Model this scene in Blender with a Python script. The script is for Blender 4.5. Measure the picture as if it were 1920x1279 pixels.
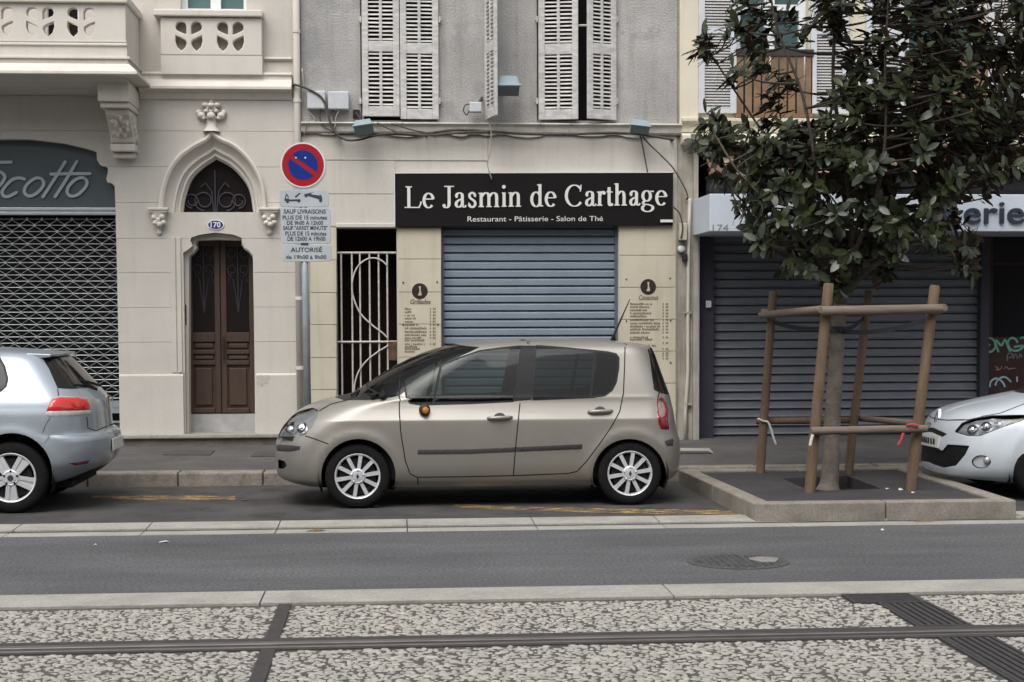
import bpy, math, random
import numpy as np
from mathutils import Vector, Matrix, geometry

for o in list(bpy.data.objects): bpy.data.objects.remove(o)
SC = bpy.context.scene
COL = SC.collection
random.seed(7)
R = math.radians

# ---------------------------------------------------------------- camera
FPX = 3000.0                      # focal length in pixels of the 1920 px wide photograph
CAM = Vector((0, 0, 1.74))
YAW, PITCH, ROLL = R(4.3), R(3.0), R(-0.2)
PCX, PCY = 960.0, 747.0           # where the optical axis meets the (cropped) picture
cam = bpy.data.cameras.new('camera'); camo = bpy.data.objects.new('camera', cam); COL.objects.link(camo)
cam.sensor_width = 36; cam.lens = 36 * FPX / 1920
cam.shift_x = (960 - PCX) / 1920; cam.shift_y = (PCY - 639.5) / 1920
cam.clip_start = 0.1; cam.clip_end = 2000
RM = Matrix.Rotation(-YAW, 3, 'Z') @ Matrix.Rotation(R(90) - PITCH, 3, 'X') @ Matrix.Rotation(ROLL, 3, 'Z')
camo.matrix_world = Matrix.Translation(CAM) @ RM.to_4x4()
SC.camera = camo
SC.render.resolution_x = 1024; SC.render.resolution_y = 682

# ---------------------------------------------------------------- sky, sun, exposure (overcast)
SUN_EL, SUN_AZ = R(58), R(205)    # azimuth measured clockwise from +Y: behind the camera, a little to the left
w = bpy.data.worlds.new('World'); SC.world = w; w.use_nodes = True
nt = w.node_tree; bg = nt.nodes['Background']
sky = nt.nodes.new('ShaderNodeTexSky'); sky.sky_type = 'NISHITA'; sky.sun_disc = False
sky.sun_elevation = SUN_EL; sky.sun_rotation = SUN_AZ
sky.air_density = 1.0; sky.dust_density = 4.0; sky.ozone_density = 1.0
hs = nt.nodes.new('ShaderNodeHueSaturation'); hs.inputs['Saturation'].default_value = 0.22
nt.links.new(sky.outputs[0], hs.inputs['Color']); nt.links.new(hs.outputs[0], bg.inputs[0])
bg.inputs[1].default_value = 0.15
sl = bpy.data.lights.new('sun', 'SUN'); sl.energy = 0.7; sl.angle = R(45); sl.color = (1, 0.97, 0.93)
so = bpy.data.objects.new('sun', sl); COL.objects.link(so)
sd = Vector((math.sin(SUN_AZ) * math.cos(SUN_EL), math.cos(SUN_AZ) * math.cos(SUN_EL), math.sin(SUN_EL)))
so.rotation_euler = sd.to_track_quat('Z', 'Y').to_euler(); so.location = (0, 0, 12)
vs = SC.view_settings; vs.view_transform = 'Standard'; vs.look = 'None'; vs.exposure = 0.75; vs.gamma = 1

# ---------------------------------------------------------------- pixel <-> world helpers
def ray(px, py):
    return RM @ Vector(((px - PCX) / FPX, (PCY - py) / FPX, -1))
def at(px, py, Y):
    d = ray(px, py); t = (Y - CAM.y) / d.y
    return (CAM.x + d.x * t, CAM.z + d.z * t)
def atg(px, py, z=0.0):
    d = ray(px, py); t = (z - CAM.z) / d.z
    return (CAM.x + d.x * t, CAM.y + d.y * t)
RMT = np.array(RM.transposed())
def proj(P):
    q = (np.asarray(P, float) - np.array(CAM)) @ RMT.T
    return PCX + FPX * q[..., 0] / -q[..., 2], PCY - FPX * q[..., 1] / -q[..., 2]
def rect(x0, y0, x1, y1, Y):
    xm, ym = (x0 + x1) / 2, (y0 + y1) / 2
    return at(x0, ym, Y)[0], at(x1, ym, Y)[0], at(xm, y1, Y)[1], at(xm, y0, Y)[1]     # X0 X1 Z0 Z1
def poly(pts, Y): return [at(x, y, Y) for x, y in pts]

# ---------------------------------------------------------------- materials
MATS = {}
def mat(name, col, rough=0.8, var=0.12, scale=3.0, bump=0.0, bscale=80.0, metal=0.0, coat=0.0, streak=0.0,
        spots=None, spec=0.2, stretch=(1, 1, 1), grain=None):
    if name in MATS: return MATS[name]
    m = bpy.data.materials.new(name); MATS[name] = m; m.use_nodes = True
    t = m.node_tree; N = t.nodes; L = t.links; b = N['Principled BSDF']
    b.inputs['Roughness'].default_value = rough; b.inputs['Metallic'].default_value = metal
    b.inputs['Coat Weight'].default_value = coat; b.inputs['Coat Roughness'].default_value = 0.06
    b.inputs['Specular IOR Level'].default_value = spec
    g = N.new('ShaderNodeNewGeometry'); mp = N.new('ShaderNodeMapping'); mp.inputs['Scale'].default_value = stretch
    L.new(g.outputs['Position'], mp.inputs['Vector'])
    c = (*col, 1)
    if var > 0:
        n = N.new('ShaderNodeTexNoise'); n.inputs['Scale'].default_value = scale; n.inputs['Detail'].default_value = 8
        n.inputs['Roughness'].default_value = 0.65; L.new(mp.outputs[0], n.inputs['Vector'])
        r = N.new('ShaderNodeValToRGB'); r.color_ramp.elements[0].position = 0.3; r.color_ramp.elements[1].position = 0.7
        r.color_ramp.elements[0].color = (*[x * (1 - var) for x in col], 1); r.color_ramp.elements[1].color = (*[min(1, x * (1 + var)) for x in col], 1)
        L.new(n.outputs['Fac'], r.inputs[0]); out = r.outputs[0]
        if streak > 0:       # dirt runs: noise stretched along the vertical
            mp2 = N.new('ShaderNodeMapping'); mp2.inputs['Scale'].default_value = (5, 5, 0.35); L.new(g.outputs['Position'], mp2.inputs['Vector'])
            n2 = N.new('ShaderNodeTexNoise'); n2.inputs['Scale'].default_value = 2.2; n2.inputs['Detail'].default_value = 6; L.new(mp2.outputs[0], n2.inputs['Vector'])
            r2 = N.new('ShaderNodeValToRGB'); r2.color_ramp.elements[0].position = 0.5; r2.color_ramp.elements[1].position = 0.78
            r2.color_ramp.elements[0].color = (0, 0, 0, 1); r2.color_ramp.elements[1].color = (streak,) * 3 + (1,)
            L.new(n2.outputs['Fac'], r2.inputs[0])
            mx = N.new('ShaderNodeMixRGB'); mx.blend_type = 'MULTIPLY'; mx.inputs['Color2'].default_value = (0.42, 0.37, 0.31, 1)
            L.new(r2.outputs[0], mx.inputs['Fac']); L.new(out, mx.inputs['Color1']); out = mx.outputs[0]
        if spots:            # (scale, threshold, colour, strength): stains with outlines of their own
            n3 = N.new('ShaderNodeTexNoise'); n3.inputs['Scale'].default_value = spots[0]; n3.inputs['Detail'].default_value = 7
            n3.inputs['Roughness'].default_value = 0.7; L.new(mp.outputs[0], n3.inputs['Vector'])
            r3 = N.new('ShaderNodeValToRGB'); r3.color_ramp.elements[0].position = spots[1]; r3.color_ramp.elements[1].position = min(1, spots[1] + 0.07)
            r3.color_ramp.elements[0].color = (0, 0, 0, 1); r3.color_ramp.elements[1].color = (spots[3],) * 3 + (1,)
            L.new(n3.outputs['Fac'], r3.inputs[0])
            mx = N.new('ShaderNodeMixRGB'); mx.inputs['Color2'].default_value = (*spots[2], 1)
            L.new(r3.outputs[0], mx.inputs['Fac']); L.new(out, mx.inputs['Color1']); out = mx.outputs[0]
        if grain:            # fine speckle: (scale, amount)
            n4 = N.new('ShaderNodeTexNoise'); n4.inputs['Scale'].default_value = grain[0]; n4.inputs['Detail'].default_value = 3; L.new(g.outputs['Position'], n4.inputs['Vector'])
            r4 = N.new('ShaderNodeMapRange'); r4.inputs['From Min'].default_value = .3; r4.inputs['From Max'].default_value = .7; r4.inputs['To Min'].default_value = 1 - grain[1]; r4.inputs['To Max'].default_value = 1 + grain[1]
            L.new(n4.outputs['Fac'], r4.inputs['Value'])
            vm = N.new('ShaderNodeVectorMath'); vm.operation = 'SCALE'; L.new(out, vm.inputs[0]); L.new(r4.outputs[0], vm.inputs['Scale']); out = vm.outputs[0]
        L.new(out, b.inputs['Base Color'])
    else: b.inputs['Base Color'].default_value = c
    if bump > 0:
        n = N.new('ShaderNodeTexNoise'); n.inputs['Scale'].default_value = bscale; n.inputs['Detail'].default_value = 6
        L.new(mp.outputs[0], n.inputs['Vector'])
        bp = N.new('ShaderNodeBump'); bp.inputs['Strength'].default_value = bump; bp.inputs['Distance'].default_value = 0.02
        L.new(n.outputs['Fac'], bp.inputs['Height']); L.new(bp.outputs[0], b.inputs['Normal'])
    return m

def glass(name, tint, refl=1.0, rough=0.02):
    if name in MATS: return MATS[name]
    m = bpy.data.materials.new(name); MATS[name] = m; m.use_nodes = True
    t = m.node_tree; N = t.nodes; L = t.links; N.remove(N['Principled BSDF'])
    tr = N.new('ShaderNodeBsdfTransparent'); tr.inputs[0].default_value = (*tint, 1)
    gl = N.new('ShaderNodeBsdfGlossy'); gl.inputs['Roughness'].default_value = rough; gl.inputs[0].default_value = (refl, refl, refl, 1)
    fr = N.new('ShaderNodeFresnel'); fr.inputs[0].default_value = 1.5
    mx = N.new('ShaderNodeMixShader'); L.new(fr.outputs[0], mx.inputs[0]); L.new(tr.outputs[0], mx.inputs[1]); L.new(gl.outputs[0], mx.inputs[2])
    L.new(mx.outputs[0], N['Material Output'].inputs[0])
    return m

# ---------------------------------------------------------------- mesh building
class MB:
    def __init__(s): s.v = []; s.f = []; s.m = []; s.cur = 0
    def add(s, vs, fs):
        o = len(s.v); s.v += [tuple(p) for p in vs]; s.f += [tuple(i + o for i in f) for f in fs]; s.m += [s.cur] * len(fs); return s
    def box(s, x0, x1, y0, y1, z0, z1):
        return s.add([(x0, y0, z0), (x1, y0, z0), (x1, y1, z0), (x0, y1, z0), (x0, y0, z1), (x1, y0, z1), (x1, y1, z1), (x0, y1, z1)],
                     [(0, 3, 2, 1), (4, 5, 6, 7), (0, 1, 5, 4), (1, 2, 6, 5), (2, 3, 7, 6), (3, 0, 4, 7)])
    def hexa(s, pts):       # 8 points ordered like box
        return s.add(pts, [(0, 3, 2, 1), (4, 5, 6, 7), (0, 1, 5, 4), (1, 2, 6, 5), (2, 3, 7, 6), (3, 0, 4, 7)])
    def tube(s, path, r, n=8, caps=True):
        P = [Vector(p) for p in path]; k = len(P); rr = r if isinstance(r, (list, tuple)) else [r] * k
        up = None; vs = []
        for i in range(k):
            d = (P[min(i + 1, k - 1)] - P[max(i - 1, 0)]).normalized()
            if up is None: up = Vector((0, 0, 1)) if abs(d.z) < 0.9 else Vector((0, 1, 0))
            a = d.cross(up).normalized(); b = a.cross(d).normalized(); up = b
            for j in range(n):
                t = 2 * math.pi * j / n; vs.append(P[i] + (a * math.cos(t) + b * math.sin(t)) * rr[i])
        fs = [(i * n + j, i * n + (j + 1) % n, (i + 1) * n + (j + 1) % n, (i + 1) * n + j) for i in range(k - 1) for j in range(n)]
        if caps: fs += [tuple(range(n - 1, -1, -1)), tuple((k - 1) * n + j for j in range(n))]
        return s.add(vs, [f[::-1] for f in fs])
    def lathe(s, prof, c, axis='Z', n=24, a0=0.0, a1=2 * math.pi, flip=False):
        closed = abs(a1 - a0 - 2 * math.pi) < 1e-6; m = n if closed else n + 1; vs = []
        for r, h in prof:
            for j in range(m):
                t = a0 + (a1 - a0) * j / n; x, y = r * math.cos(t), r * math.sin(t)
                vs.append({'Z': (c[0] + x, c[1] + y, c[2] + h), 'Y': (c[0] + x, c[1] + h, c[2] + y), 'X': (c[0] + h, c[1] + x, c[2] + y)}[axis])
        fs = []
        for i in range(len(prof) - 1):
            for j in range(n):
                k = (j + 1) % m; fs.append((i * m + j, i * m + k, (i + 1) * m + k, (i + 1) * m + j))
        if axis == 'Y': fs = [f[::-1] for f in fs]
        if flip: fs = [f[::-1] for f in fs]
        return s.add(vs, fs)
    def prism(s, pts, y0, y1):      # polygon in X,Z extruded from y0 (front) to y1 (back)
        n = len(pts); area = sum(pts[i][0] * pts[(i + 1) % n][1] - pts[(i + 1) % n][0] * pts[i][1] for i in range(n))
        if area < 0: pts = pts[::-1]
        vs = [(x, y0, z) for x, z in pts] + [(x, y1, z) for x, z in pts]
        fs = [tuple(range(n)), tuple(range(2 * n - 1, n - 1, -1))] + [(i + n, (i + 1) % n + n, (i + 1) % n, i) for i in range(n)]
        return s.add(vs, fs)
    def prismx(s, pts, x0, x1):     # polygon in Y,Z extruded along X
        n = len(pts); area = sum(pts[i][0] * pts[(i + 1) % n][1] - pts[(i + 1) % n][0] * pts[i][1] for i in range(n))
        if area < 0: pts = pts[::-1]
        vs = [(x0, y, z) for y, z in pts] + [(x1, y, z) for y, z in pts]
        fs = [tuple(range(n - 1, -1, -1)), tuple(range(n, 2 * n))] + [(i, (i + 1) % n, (i + 1) % n + n, i + n) for i in range(n)]
        return s.add(vs, fs)
    def prismz(s, pts, z0, z1):
        n = len(pts); area = sum(pts[i][0] * pts[(i + 1) % n][1] - pts[(i + 1) % n][0] * pts[i][1] for i in range(n))
        if area < 0: pts = pts[::-1]
        vs = [(x, y, z0) for x, y in pts] + [(x, y, z1) for x, y in pts]
        fs = [tuple(range(n - 1, -1, -1)), tuple(range(n, 2 * n))] + [(i, (i + 1) % n, (i + 1) % n + n, i + n) for i in range(n)]
        return s.add(vs, fs)
    def ball(s, c, rx, ry=None, rz=None, n=10, k=6):
        ry = ry or rx; rz = rz or rx; vs = []
        for i in range(k + 1):
            p = math.pi * i / k - math.pi / 2
            for j in range(n):
                t = 2 * math.pi * j / n
                vs.append((c[0] + rx * math.cos(p) * math.cos(t), c[1] + ry * math.cos(p) * math.sin(t), c[2] + rz * math.sin(p)))
        return s.add(vs, [(i * n + j, i * n + (j + 1) % n, (i + 1) * n + (j + 1) % n, (i + 1) * n + j) for i in range(k) for j in range(n)])
    def ribbon(s, pts, w, y, d=0.006, widths=None):   # flat stroke in the X,Z plane, front face at y
        P = [Vector(p) for p in pts]; k = len(P); Lf = []; Rt = []
        for i in range(k):
            t = (P[min(i + 1, k - 1)] - P[max(i - 1, 0)]).normalized(); nn = Vector((-t.y, t.x)) * ((widths[i] if widths else w) / 2)
            Lf.append(P[i] + nn); Rt.append(P[i] - nn)
        vs = [(p.x, y, p.y) for p in Lf] + [(p.x, y, p.y) for p in Rt] + [(p.x, y + d, p.y) for p in Lf] + [(p.x, y + d, p.y) for p in Rt]
        fs = []
        for i in range(k - 1):
            fs += [(i, k + i, k + i + 1, i + 1), (i, i + 1, 2 * k + i + 1, 2 * k + i), (k + i, 3 * k + i, 3 * k + i + 1, k + i + 1)]
        fs += [(0, 2 * k, 3 * k, k), (k - 1, 2 * k - 1, 4 * k - 1, 3 * k - 1)]
        return s.add(vs, fs)
    def mesh(s, name, mats, smooth=False):
        me = bpy.data.meshes.new(name); me.from_pydata([tuple(map(float, p)) for p in s.v], [], s.f)
        for m in (mats if isinstance(mats, (list, tuple)) else [mats]): me.materials.append(m)
        if any(s.m): me.polygons.foreach_set('material_index', s.m)
        if smooth: me.polygons.foreach_set('use_smooth', [True] * len(me.polygons))
        me.validate(); me.update(); return me
    def build(s, name, mats, parent=None, smooth=False, bevel=0, sharp=None, segs=2):
        o = put(name, s.mesh(name, mats, smooth or bool(sharp)), parent)
        if sharp:
            o.data.set_sharp_from_angle(angle=R(sharp))
        if bevel:
            b = o.modifiers.new('bevel', 'BEVEL'); b.width = bevel; b.segments = segs; b.limit_method = 'ANGLE'; b.angle_limit = R(40)
        return o
def put(name, me, parent=None, loc=(0, 0, 0), rot=None):
    o = bpy.data.objects.new(name, me); COL.objects.link(o)
    if parent is not None:
        o.parent = parent
        if parent.type == 'EMPTY': o.matrix_parent_inverse = Matrix.Translation(parent.location).inverted()
    o.location = loc
    if rot: o.rotation_euler = rot
    return o
def tag(o, label, cat, group=None):
    o['label'] = label; o['category'] = cat
    if group: o['group'] = group
    return o
def thing(name, loc, label, cat, group=None):
    o = bpy.data.objects.new(name, None); COL.objects.link(o); o.location = loc; o.empty_display_size = 0.2
    return tag(o, label, cat, group)
def structure(o): o['kind'] = 'structure'; return o
def stuff(o): o['kind'] = 'stuff'; return o

def inpoly(pts, X, Y):
    X = np.asarray(X); Y = np.asarray(Y); r = np.zeros(X.shape, bool); n = len(pts)
    for i in range(n):
        x0, y0 = pts[i]; x1, y1 = pts[(i + 1) % n]
        if y0 == y1: continue
        c = ((y0 > Y) != (y1 > Y)) & (X < (x1 - x0) * (Y - y0) / (y1 - y0) + x0); r ^= c
    return r
def cdt(loops, extra=()):
    vs = []; es = []
    for lp in loops:
        o = len(vs); n = len(lp); vs += [Vector(p) for p in lp]; es += [(o + i, o + (i + 1) % n) for i in range(n)]
    vs += [Vector(p) for p in extra]
    r = geometry.delaunay_2d_cdt(vs, es, [], 0, 1e-6)
    return np.array([tuple(p) for p in r[0]]), np.array([f for f in r[2] if len(f) == 3])
def sheets(regions, holes, y, depth):
    """solid pieces cut from an X,Z plane: one MB per region polygon, minus the holes, extruded back by depth"""
    V, T = cdt(list(regions) + list(holes)); C = V[T].mean(1); hole = np.zeros(len(T), bool)
    for h in holes: hole |= inpoly(h, C[:, 0], C[:, 1])
    out = []; A = V[T]; ar = (A[:, 1, 0] - A[:, 0, 0]) * (A[:, 2, 1] - A[:, 0, 1]) - (A[:, 2, 0] - A[:, 0, 0]) * (A[:, 1, 1] - A[:, 0, 1])
    T = T.copy(); T[ar < 0] = T[ar < 0][:, ::-1]
    for rg in regions:
        sel = T[inpoly(rg, C[:, 0], C[:, 1]) & ~hole & (np.abs(ar) > 1e-9)]
        if not len(sel): out.append(None); continue
        ids = np.unique(sel); mp = {int(i): k for k, i in enumerate(ids)}; n = len(ids)
        mb = MB(); vs = [(V[i][0], y, V[i][1]) for i in ids] + [(V[i][0], y + depth, V[i][1]) for i in ids]
        fs = []; ec = {}
        for t in sel:
            a = [mp[int(i)] for i in t]; fs.append(tuple(a)); fs.append((a[2] + n, a[1] + n, a[0] + n))
            for i in range(3): ec[(a[i], a[(i + 1) % 3])] = 1
        for (i, j) in ec:
            if (j, i) not in ec: fs.append((i + n, j + n, j, i))
        mb.add(vs, fs); out.append(mb)
    return out
def rpoly(x0, x1, z0, z1): return [(x0, z0), (x1, z0), (x1, z1), (x0, z1)]
def ellipse(cx, cz, rx, rz, n=32, a0=0, a1=360): return [(cx + rx * math.cos(R(a0 + (a1 - a0) * i / n)), cz + rz * math.sin(R(a0 + (a1 - a0) * i / n))) for i in range(n + (abs(a1 - a0) < 359.9))]
def spline(pts, n=8):
    P = [Vector(p) for p in pts]; out = []
    for i in range(len(P) - 1):
        a, b, c, d = P[max(i - 1, 0)], P[i], P[i + 1], P[min(i + 2, len(P) - 1)]
        for k in range(n):
            t = k / n; out.append(0.5 * ((2 * b) + (c - a) * t + (2 * a - 5 * b + 4 * c - d) * t * t + (3 * b - a - 3 * c + d) * t ** 3))
    out.append(P[-1]); return [tuple(p) for p in out]

_txt = {}
def text_mb(mb, body, x0, x1, zbase, y, height=None, depth=0.002, bold=0.0, slant=0.0, rot=0.0):
    """built-in sans lettering standing in the X,Z plane, stretched to x0..x1; height is the cap height"""
    key = (body, bold)
    if key not in _txt:
        cu = bpy.data.curves.new('t', 'FONT'); cu.body = body; cu.size = 1; cu.resolution_u = 4; cu.offset = bold
        o = bpy.data.objects.new('t', cu); COL.objects.link(o); bpy.context.view_layer.update()
        me = bpy.data.meshes.new_from_object(o.evaluated_get(bpy.context.evaluated_depsgraph_get()))
        _txt[key] = ([tuple(v.co) for v in me.vertices], [tuple(p.vertices) for p in me.polygons])
        bpy.data.objects.remove(o); bpy.data.curves.remove(cu); bpy.data.meshes.remove(me)
    vs, fs = _txt[key]; xs = [v[0] for v in vs]; a, b = min(xs), max(xs); k = (x1 - x0) / (b - a)
    h = (height / 0.69) if height else k
    mb.add([(x0 + (v[0] - a) * k + v[1] * h * slant, y, zbase + v[1] * h + (v[0] - a) * k * rot) for v in vs], fs)
    return mb
# ================================================================ materials used all over
M_ASPH = mat('asphalt_lane', (0.094, 0.094, 0.097), 0.85, 0.26, 0.9, 0.4, 220, stretch=(.5, 1.6, 1), spots=(3.2, 0.62, (0.07, 0.07, 0.072), 0.4), grain=(42, .4))
M_BAY = mat('asphalt_bay', (0.064, 0.061, 0.06), 0.8, 0.35, 1.7, 0.4, 180, spots=(1.9, 0.56, (0.035, 0.033, 0.032), 0.75), grain=(70, .35))
M_WALK = mat('asphalt_sidewalk', (0.092, 0.086, 0.084), 0.85, 0.25, 1.5, 0.3, 200, spots=(2.6, 0.6, (0.075, 0.07, 0.066), 0.6), grain=(60, .25))
M_PATCH = mat('asphalt_patch', (0.07, 0.067, 0.065), 0.85, 0.25, 6, 0.3, 200)
M_KERB = mat('kerb_stone', (0.22, 0.195, 0.168), 0.8, 0.3, 5, 0.25, 120, spots=(7, 0.56, (0.13, 0.105, 0.08), 0.65), grain=(60, .2))
M_CONC = mat('pale_concrete', (0.295, 0.283, 0.254), 0.85, 0.2, 3, 0.2, 120, spots=(6, 0.58, (0.25, 0.235, 0.2), 0.65), grain=(55, .14))
M_PLANT = mat('planter_concrete', (0.225, 0.203, 0.175), 0.85, 0.25, 4, 0.25, 120, spots=(3.5, 0.56, (0.2, 0.15, 0.105), 0.65), grain=(55, .16))
M_MATRIX = mat('aggregate_matrix', (0.085, 0.078, 0.069), 0.9, 0.3, 60, 0.5, 150)
M_PEB = mat('aggregate_pebbles', (0.315, 0.3, 0.27), 0.8, 0.3, 14)
M_RAIL = mat('rail_steel', (0.2, 0.185, 0.175), 0.38, 0.25, 12, metal=0.8, stretch=(0.3, 3, 3))
M_RUB = mat('rail_rubber', (0.05, 0.046, 0.045), 0.75, 0.25, 14, 0.2, 90)
M_IRON = mat('cast_iron', (0.06, 0.057, 0.057), 0.6, 0.3, 20, 0.3, 120, metal=0.3)

Yg = lambda py, z=0.0: atg(960, py, z)[1]
Y_GUT1, Y_GUT0, Y_LANE0, Y_BORD0 = Yg(974), Yg(994.5), Yg(1102), Yg(1124)
Y_KERB = Yg(905); KH = 0.14
FY = 19.3                                    # plane of the house fronts
XL, XR = -40.0, 40.0
def walk_z(y): return KH + (y - Y_KERB) * 0.022

# ground under everything
structure(MB().add([(-900, -900, -0.32), (900, -900, -0.32), (900, 900, -0.32), (-900, 900, -0.32)], [(0, 1, 2, 3)]).build('ground', mat('earth', (0.12, 0.11, 0.1))))
# asphalt lane and parking bay
structure(MB().box(XL, XR, Y_LANE0, Y_GUT0, -0.3, 0).build('road', M_ASPH))
structure(MB().box(XL, XR, Y_GUT1, Y_KERB + 0.05, -0.3, 0).build('parking_bay', M_BAY))
structure(MB().box(XL, XR, -14, Y_BORD0 - 0.001, -0.3, -0.012).build('tram_track_bed', M_MATRIX))
# the pavement behind the kerb, tilted up to the houses
mb = MB(); y0, y1 = Y_KERB + 0.26, FY + 0.6
mb.add([(XL, y0, KH - 0.006), (XR, y0, KH - 0.006), (XR, y1, walk_z(y1)), (XL, y1, walk_z(y1)), (XL, y0, -0.3), (XR, y0, -0.3), (XR, y1, -0.3), (XL, y1, -0.3)],
       [(0, 1, 2, 3), (4, 5, 1, 0), (6, 7, 3, 2)])
WALK = structure(mb.build('sidewalk', M_WALK))

def pieces(name, parent_name, xs, fn, m, bevel=0.008):
    """a run of stones with open joints: each one an object of its own under the structure"""
    p = bpy.data.objects.new(parent_name, None); COL.objects.link(p); p['kind'] = 'structure'
    for a, b in zip(xs[:-1], xs[1:]):
        mb = MB(); fn(mb, a + 0.004, b - 0.004); mb.build(name, m, p, bevel=bevel)
    return p
# kerb stones: joints seen at px 190 and 343
xj = atg(343, 892, 0.07)[0]; KX = [xj + k * (0.86 + 0.05 * ((k * 7) % 3 - 1)) for k in range(-9, 14)]; KX.sort()
pieces('kerb_stone', 'kerb', KX, lambda m, a, b: m.box(a, b, Y_KERB + random.uniform(-.004, .004), Y_KERB + 0.26, -0.28, KH + random.uniform(-.004, .003)), M_KERB, 0.018)
# drainage channel: two rows of long concrete pieces with a groove
GX = [atg(1000 + k * 237, 980, 0)[0] for k in range(-9, 9)]
ym = Y_GUT0 + (Y_GUT1 - Y_GUT0) * 0.42
def gutter(m, a, b):
    m.prismx([(Y_GUT0, -0.28), (Y_GUT0, 0.004), (ym - 0.055, 0.0), (ym - .05, -0.06), (ym + .07, -.06), (ym + 0.075, 0.006), (Y_GUT1, 0.016), (Y_GUT1, -0.28)], a, b)
GC = pieces('channel_stone', 'gutter_channel', GX, gutter, M_CONC, 0.004)
MB().box(XL, XR, ym - .045, ym + .065, -.2, -.008).build('channel_dirt_shade', mat('channel_dirt_shade', (.06, .055, .05), .95, .4, 8), GC)  # dark strip in the groove: dirt plus the groove's shade painted as colour
# pale concrete border between lane and tracks
BX = [atg(1820 + k * 330, 1110, 0)[0] if False else atg(1255, 1110, 0)[0] + k * 2.53 for k in range(-6, 6)]
pieces('border_slab', 'track_border', BX, lambda m, a, b: m.box(a, b, Y_BORD0, Y_LANE0, -0.28, 0.006), M_CONC, 0.004)

# exposed aggregate: light pebbles bedded in the darker matrix
def pebbles(x0, x1, y0, y1, sp, avoid):
    rng = np.random.default_rng(3); nx, ny = int((x1 - x0) / sp), int((y1 - y0) / (sp * 0.9))
    gx, gy = np.meshgrid(np.arange(nx), np.arange(ny)); n = gx.size
    cx = x0 + (gx + 0.5 * (gy % 2)).ravel() * sp + rng.uniform(-.4, .4, n) * sp; cy = y0 + gy.ravel() * sp * 0.9 + rng.uniform(-.4, .4, n) * sp
    keep = rng.random(n) > 0.06
    for f in avoid: keep &= ~f(cx, cy)
    cx, cy = cx[keep], cy[keep]; n = len(cx)
    k = 7; ang = np.arange(k) * 2 * np.pi / k; rot = rng.uniform(0, 6.28, n); ra = sp * rng.uniform(.38, .86, n); rb = ra * rng.uniform(.45, .95, n)
    hgt = rng.uniform(.004, .013, n); base = -0.015; V = np.zeros((n, 2 * k + 1, 3)); jit = rng.uniform(.8, 1.15, (n, k))
    for ring, (s, hz) in enumerate(((1.0, 0.0), (0.72, 0.75))):
        lx = np.cos(ang) * ra[:, None] * s * jit; ly = np.sin(ang) * rb[:, None] * s * jit
        V[:, ring * k:(ring + 1) * k, 0] = cx[:, None] + lx * np.cos(rot)[:, None] - ly * np.sin(rot)[:, None]
        V[:, ring * k:(ring + 1) * k, 1] = cy[:, None] + lx * np.sin(rot)[:, None] + ly * np.cos(rot)[:, None]
        V[:, ring * k:(ring + 1) * k, 2] = base + hgt[:, None] * hz * (1 if ring else 0)
    V[:, 2 * k] = np.stack([cx, cy, base + hgt], 1)
    F = [(i, (i + 1) % k, k + (i + 1) % k, k + i) for i in range(k)]; T = [(k + i, k + (i + 1) % k, 2 * k) for i in range(k)]
    off = (np.arange(n) * (2 * k + 1))[:, None]
    fq = (np.array(F)[None] + off[:, None]).reshape(-1, 4); ft = (np.array(T)[None] + off[:, None]).reshape(-1, 3)
    me = bpy.data.meshes.new('pebbles'); me.from_pydata(V.reshape(-1, 3).tolist(), [], fq.tolist() + ft.tolist()); me.materials.append(M_PEB)
    me.polygons.foreach_set('use_smooth', [True] * len(me.polygons)); return me
RY1, RY0 = Yg(1187.5), Yg(1208)              # far and near edge of the rail with its rubber jacket
JX = atg(522, 1165, 0)[0]                    # expansion joint
DX0, DX1 = atg(1755, 1192, 0)[0], atg(1852, 1187, 0)[0]
DU0, DU1, DUY = atg(1577, 1114, 0)[0], atg(1702, 1111, 0)[0], Yg(1141)
avoid = [lambda x, y: (y > RY0 - .015) & (y < RY1 + .015), lambda x, y: (abs(x - JX) < 0.045), lambda x, y: (x > DX0 - .02) & (x < DX1 + .02),
         lambda x, y: (x > DU0 - .02) & (x < DU1 + .02) & (y > DUY), lambda x, y: (y > RY0 - 1.45 - .015) & (y < RY1 - 1.45 + .015)]
stuff(tag(put('aggregate_pebbles', pebbles(-3.6, 5.6, 6.6, Y_BORD0 - 0.03, 0.037, avoid)), 'pale pebbles set in the concrete of the tram track', 'pebbles'))
# grooved tram rails
def tram_rail(y0, y1, label):
    t = thing('tram_rail', (0, (y0 + y1) / 2, 0), label, 'rail', 'grooved tram rails'); W = y1 - y0
    MB().prismx([(y1 - W * .42, -.2), (y1 - W * .42, -.004), (y1 - W * .38, .002), (y1, -.002), (y1, -.2)], XL, XR).build('rubber_strip', M_RUB, t)
    MB().prismx([(y0, -.2), (y0, -.004), (y0 + W * .13, -.002), (y0 + W * .13, -.2)], XL, XR).build('rubber_strip', M_RUB, t)
    MB().prismx([(y0 + W * .14, -.2), (y0 + W * .14, .001), (y0 + W * .24, .002), (y0 + W * .26, -.045), (y0 + W * .37, -.045), (y0 + W * .39, .003), (y0 + W * .42, .007), (y0 + W * .56, .007), (y0 + W * .575, 0), (y0 + W * .575, -.2)], XL, XR).build('rail_head', M_RAIL, t, bevel=0.003)
tram_rail(RY0, RY1, 'grooved steel tram rail with dark rubber edge crossing the foreground')
tram_rail(RY0 - 1.45, RY1 - 1.45, 'second grooved tram rail, nearer the viewer below the picture edge')
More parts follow.
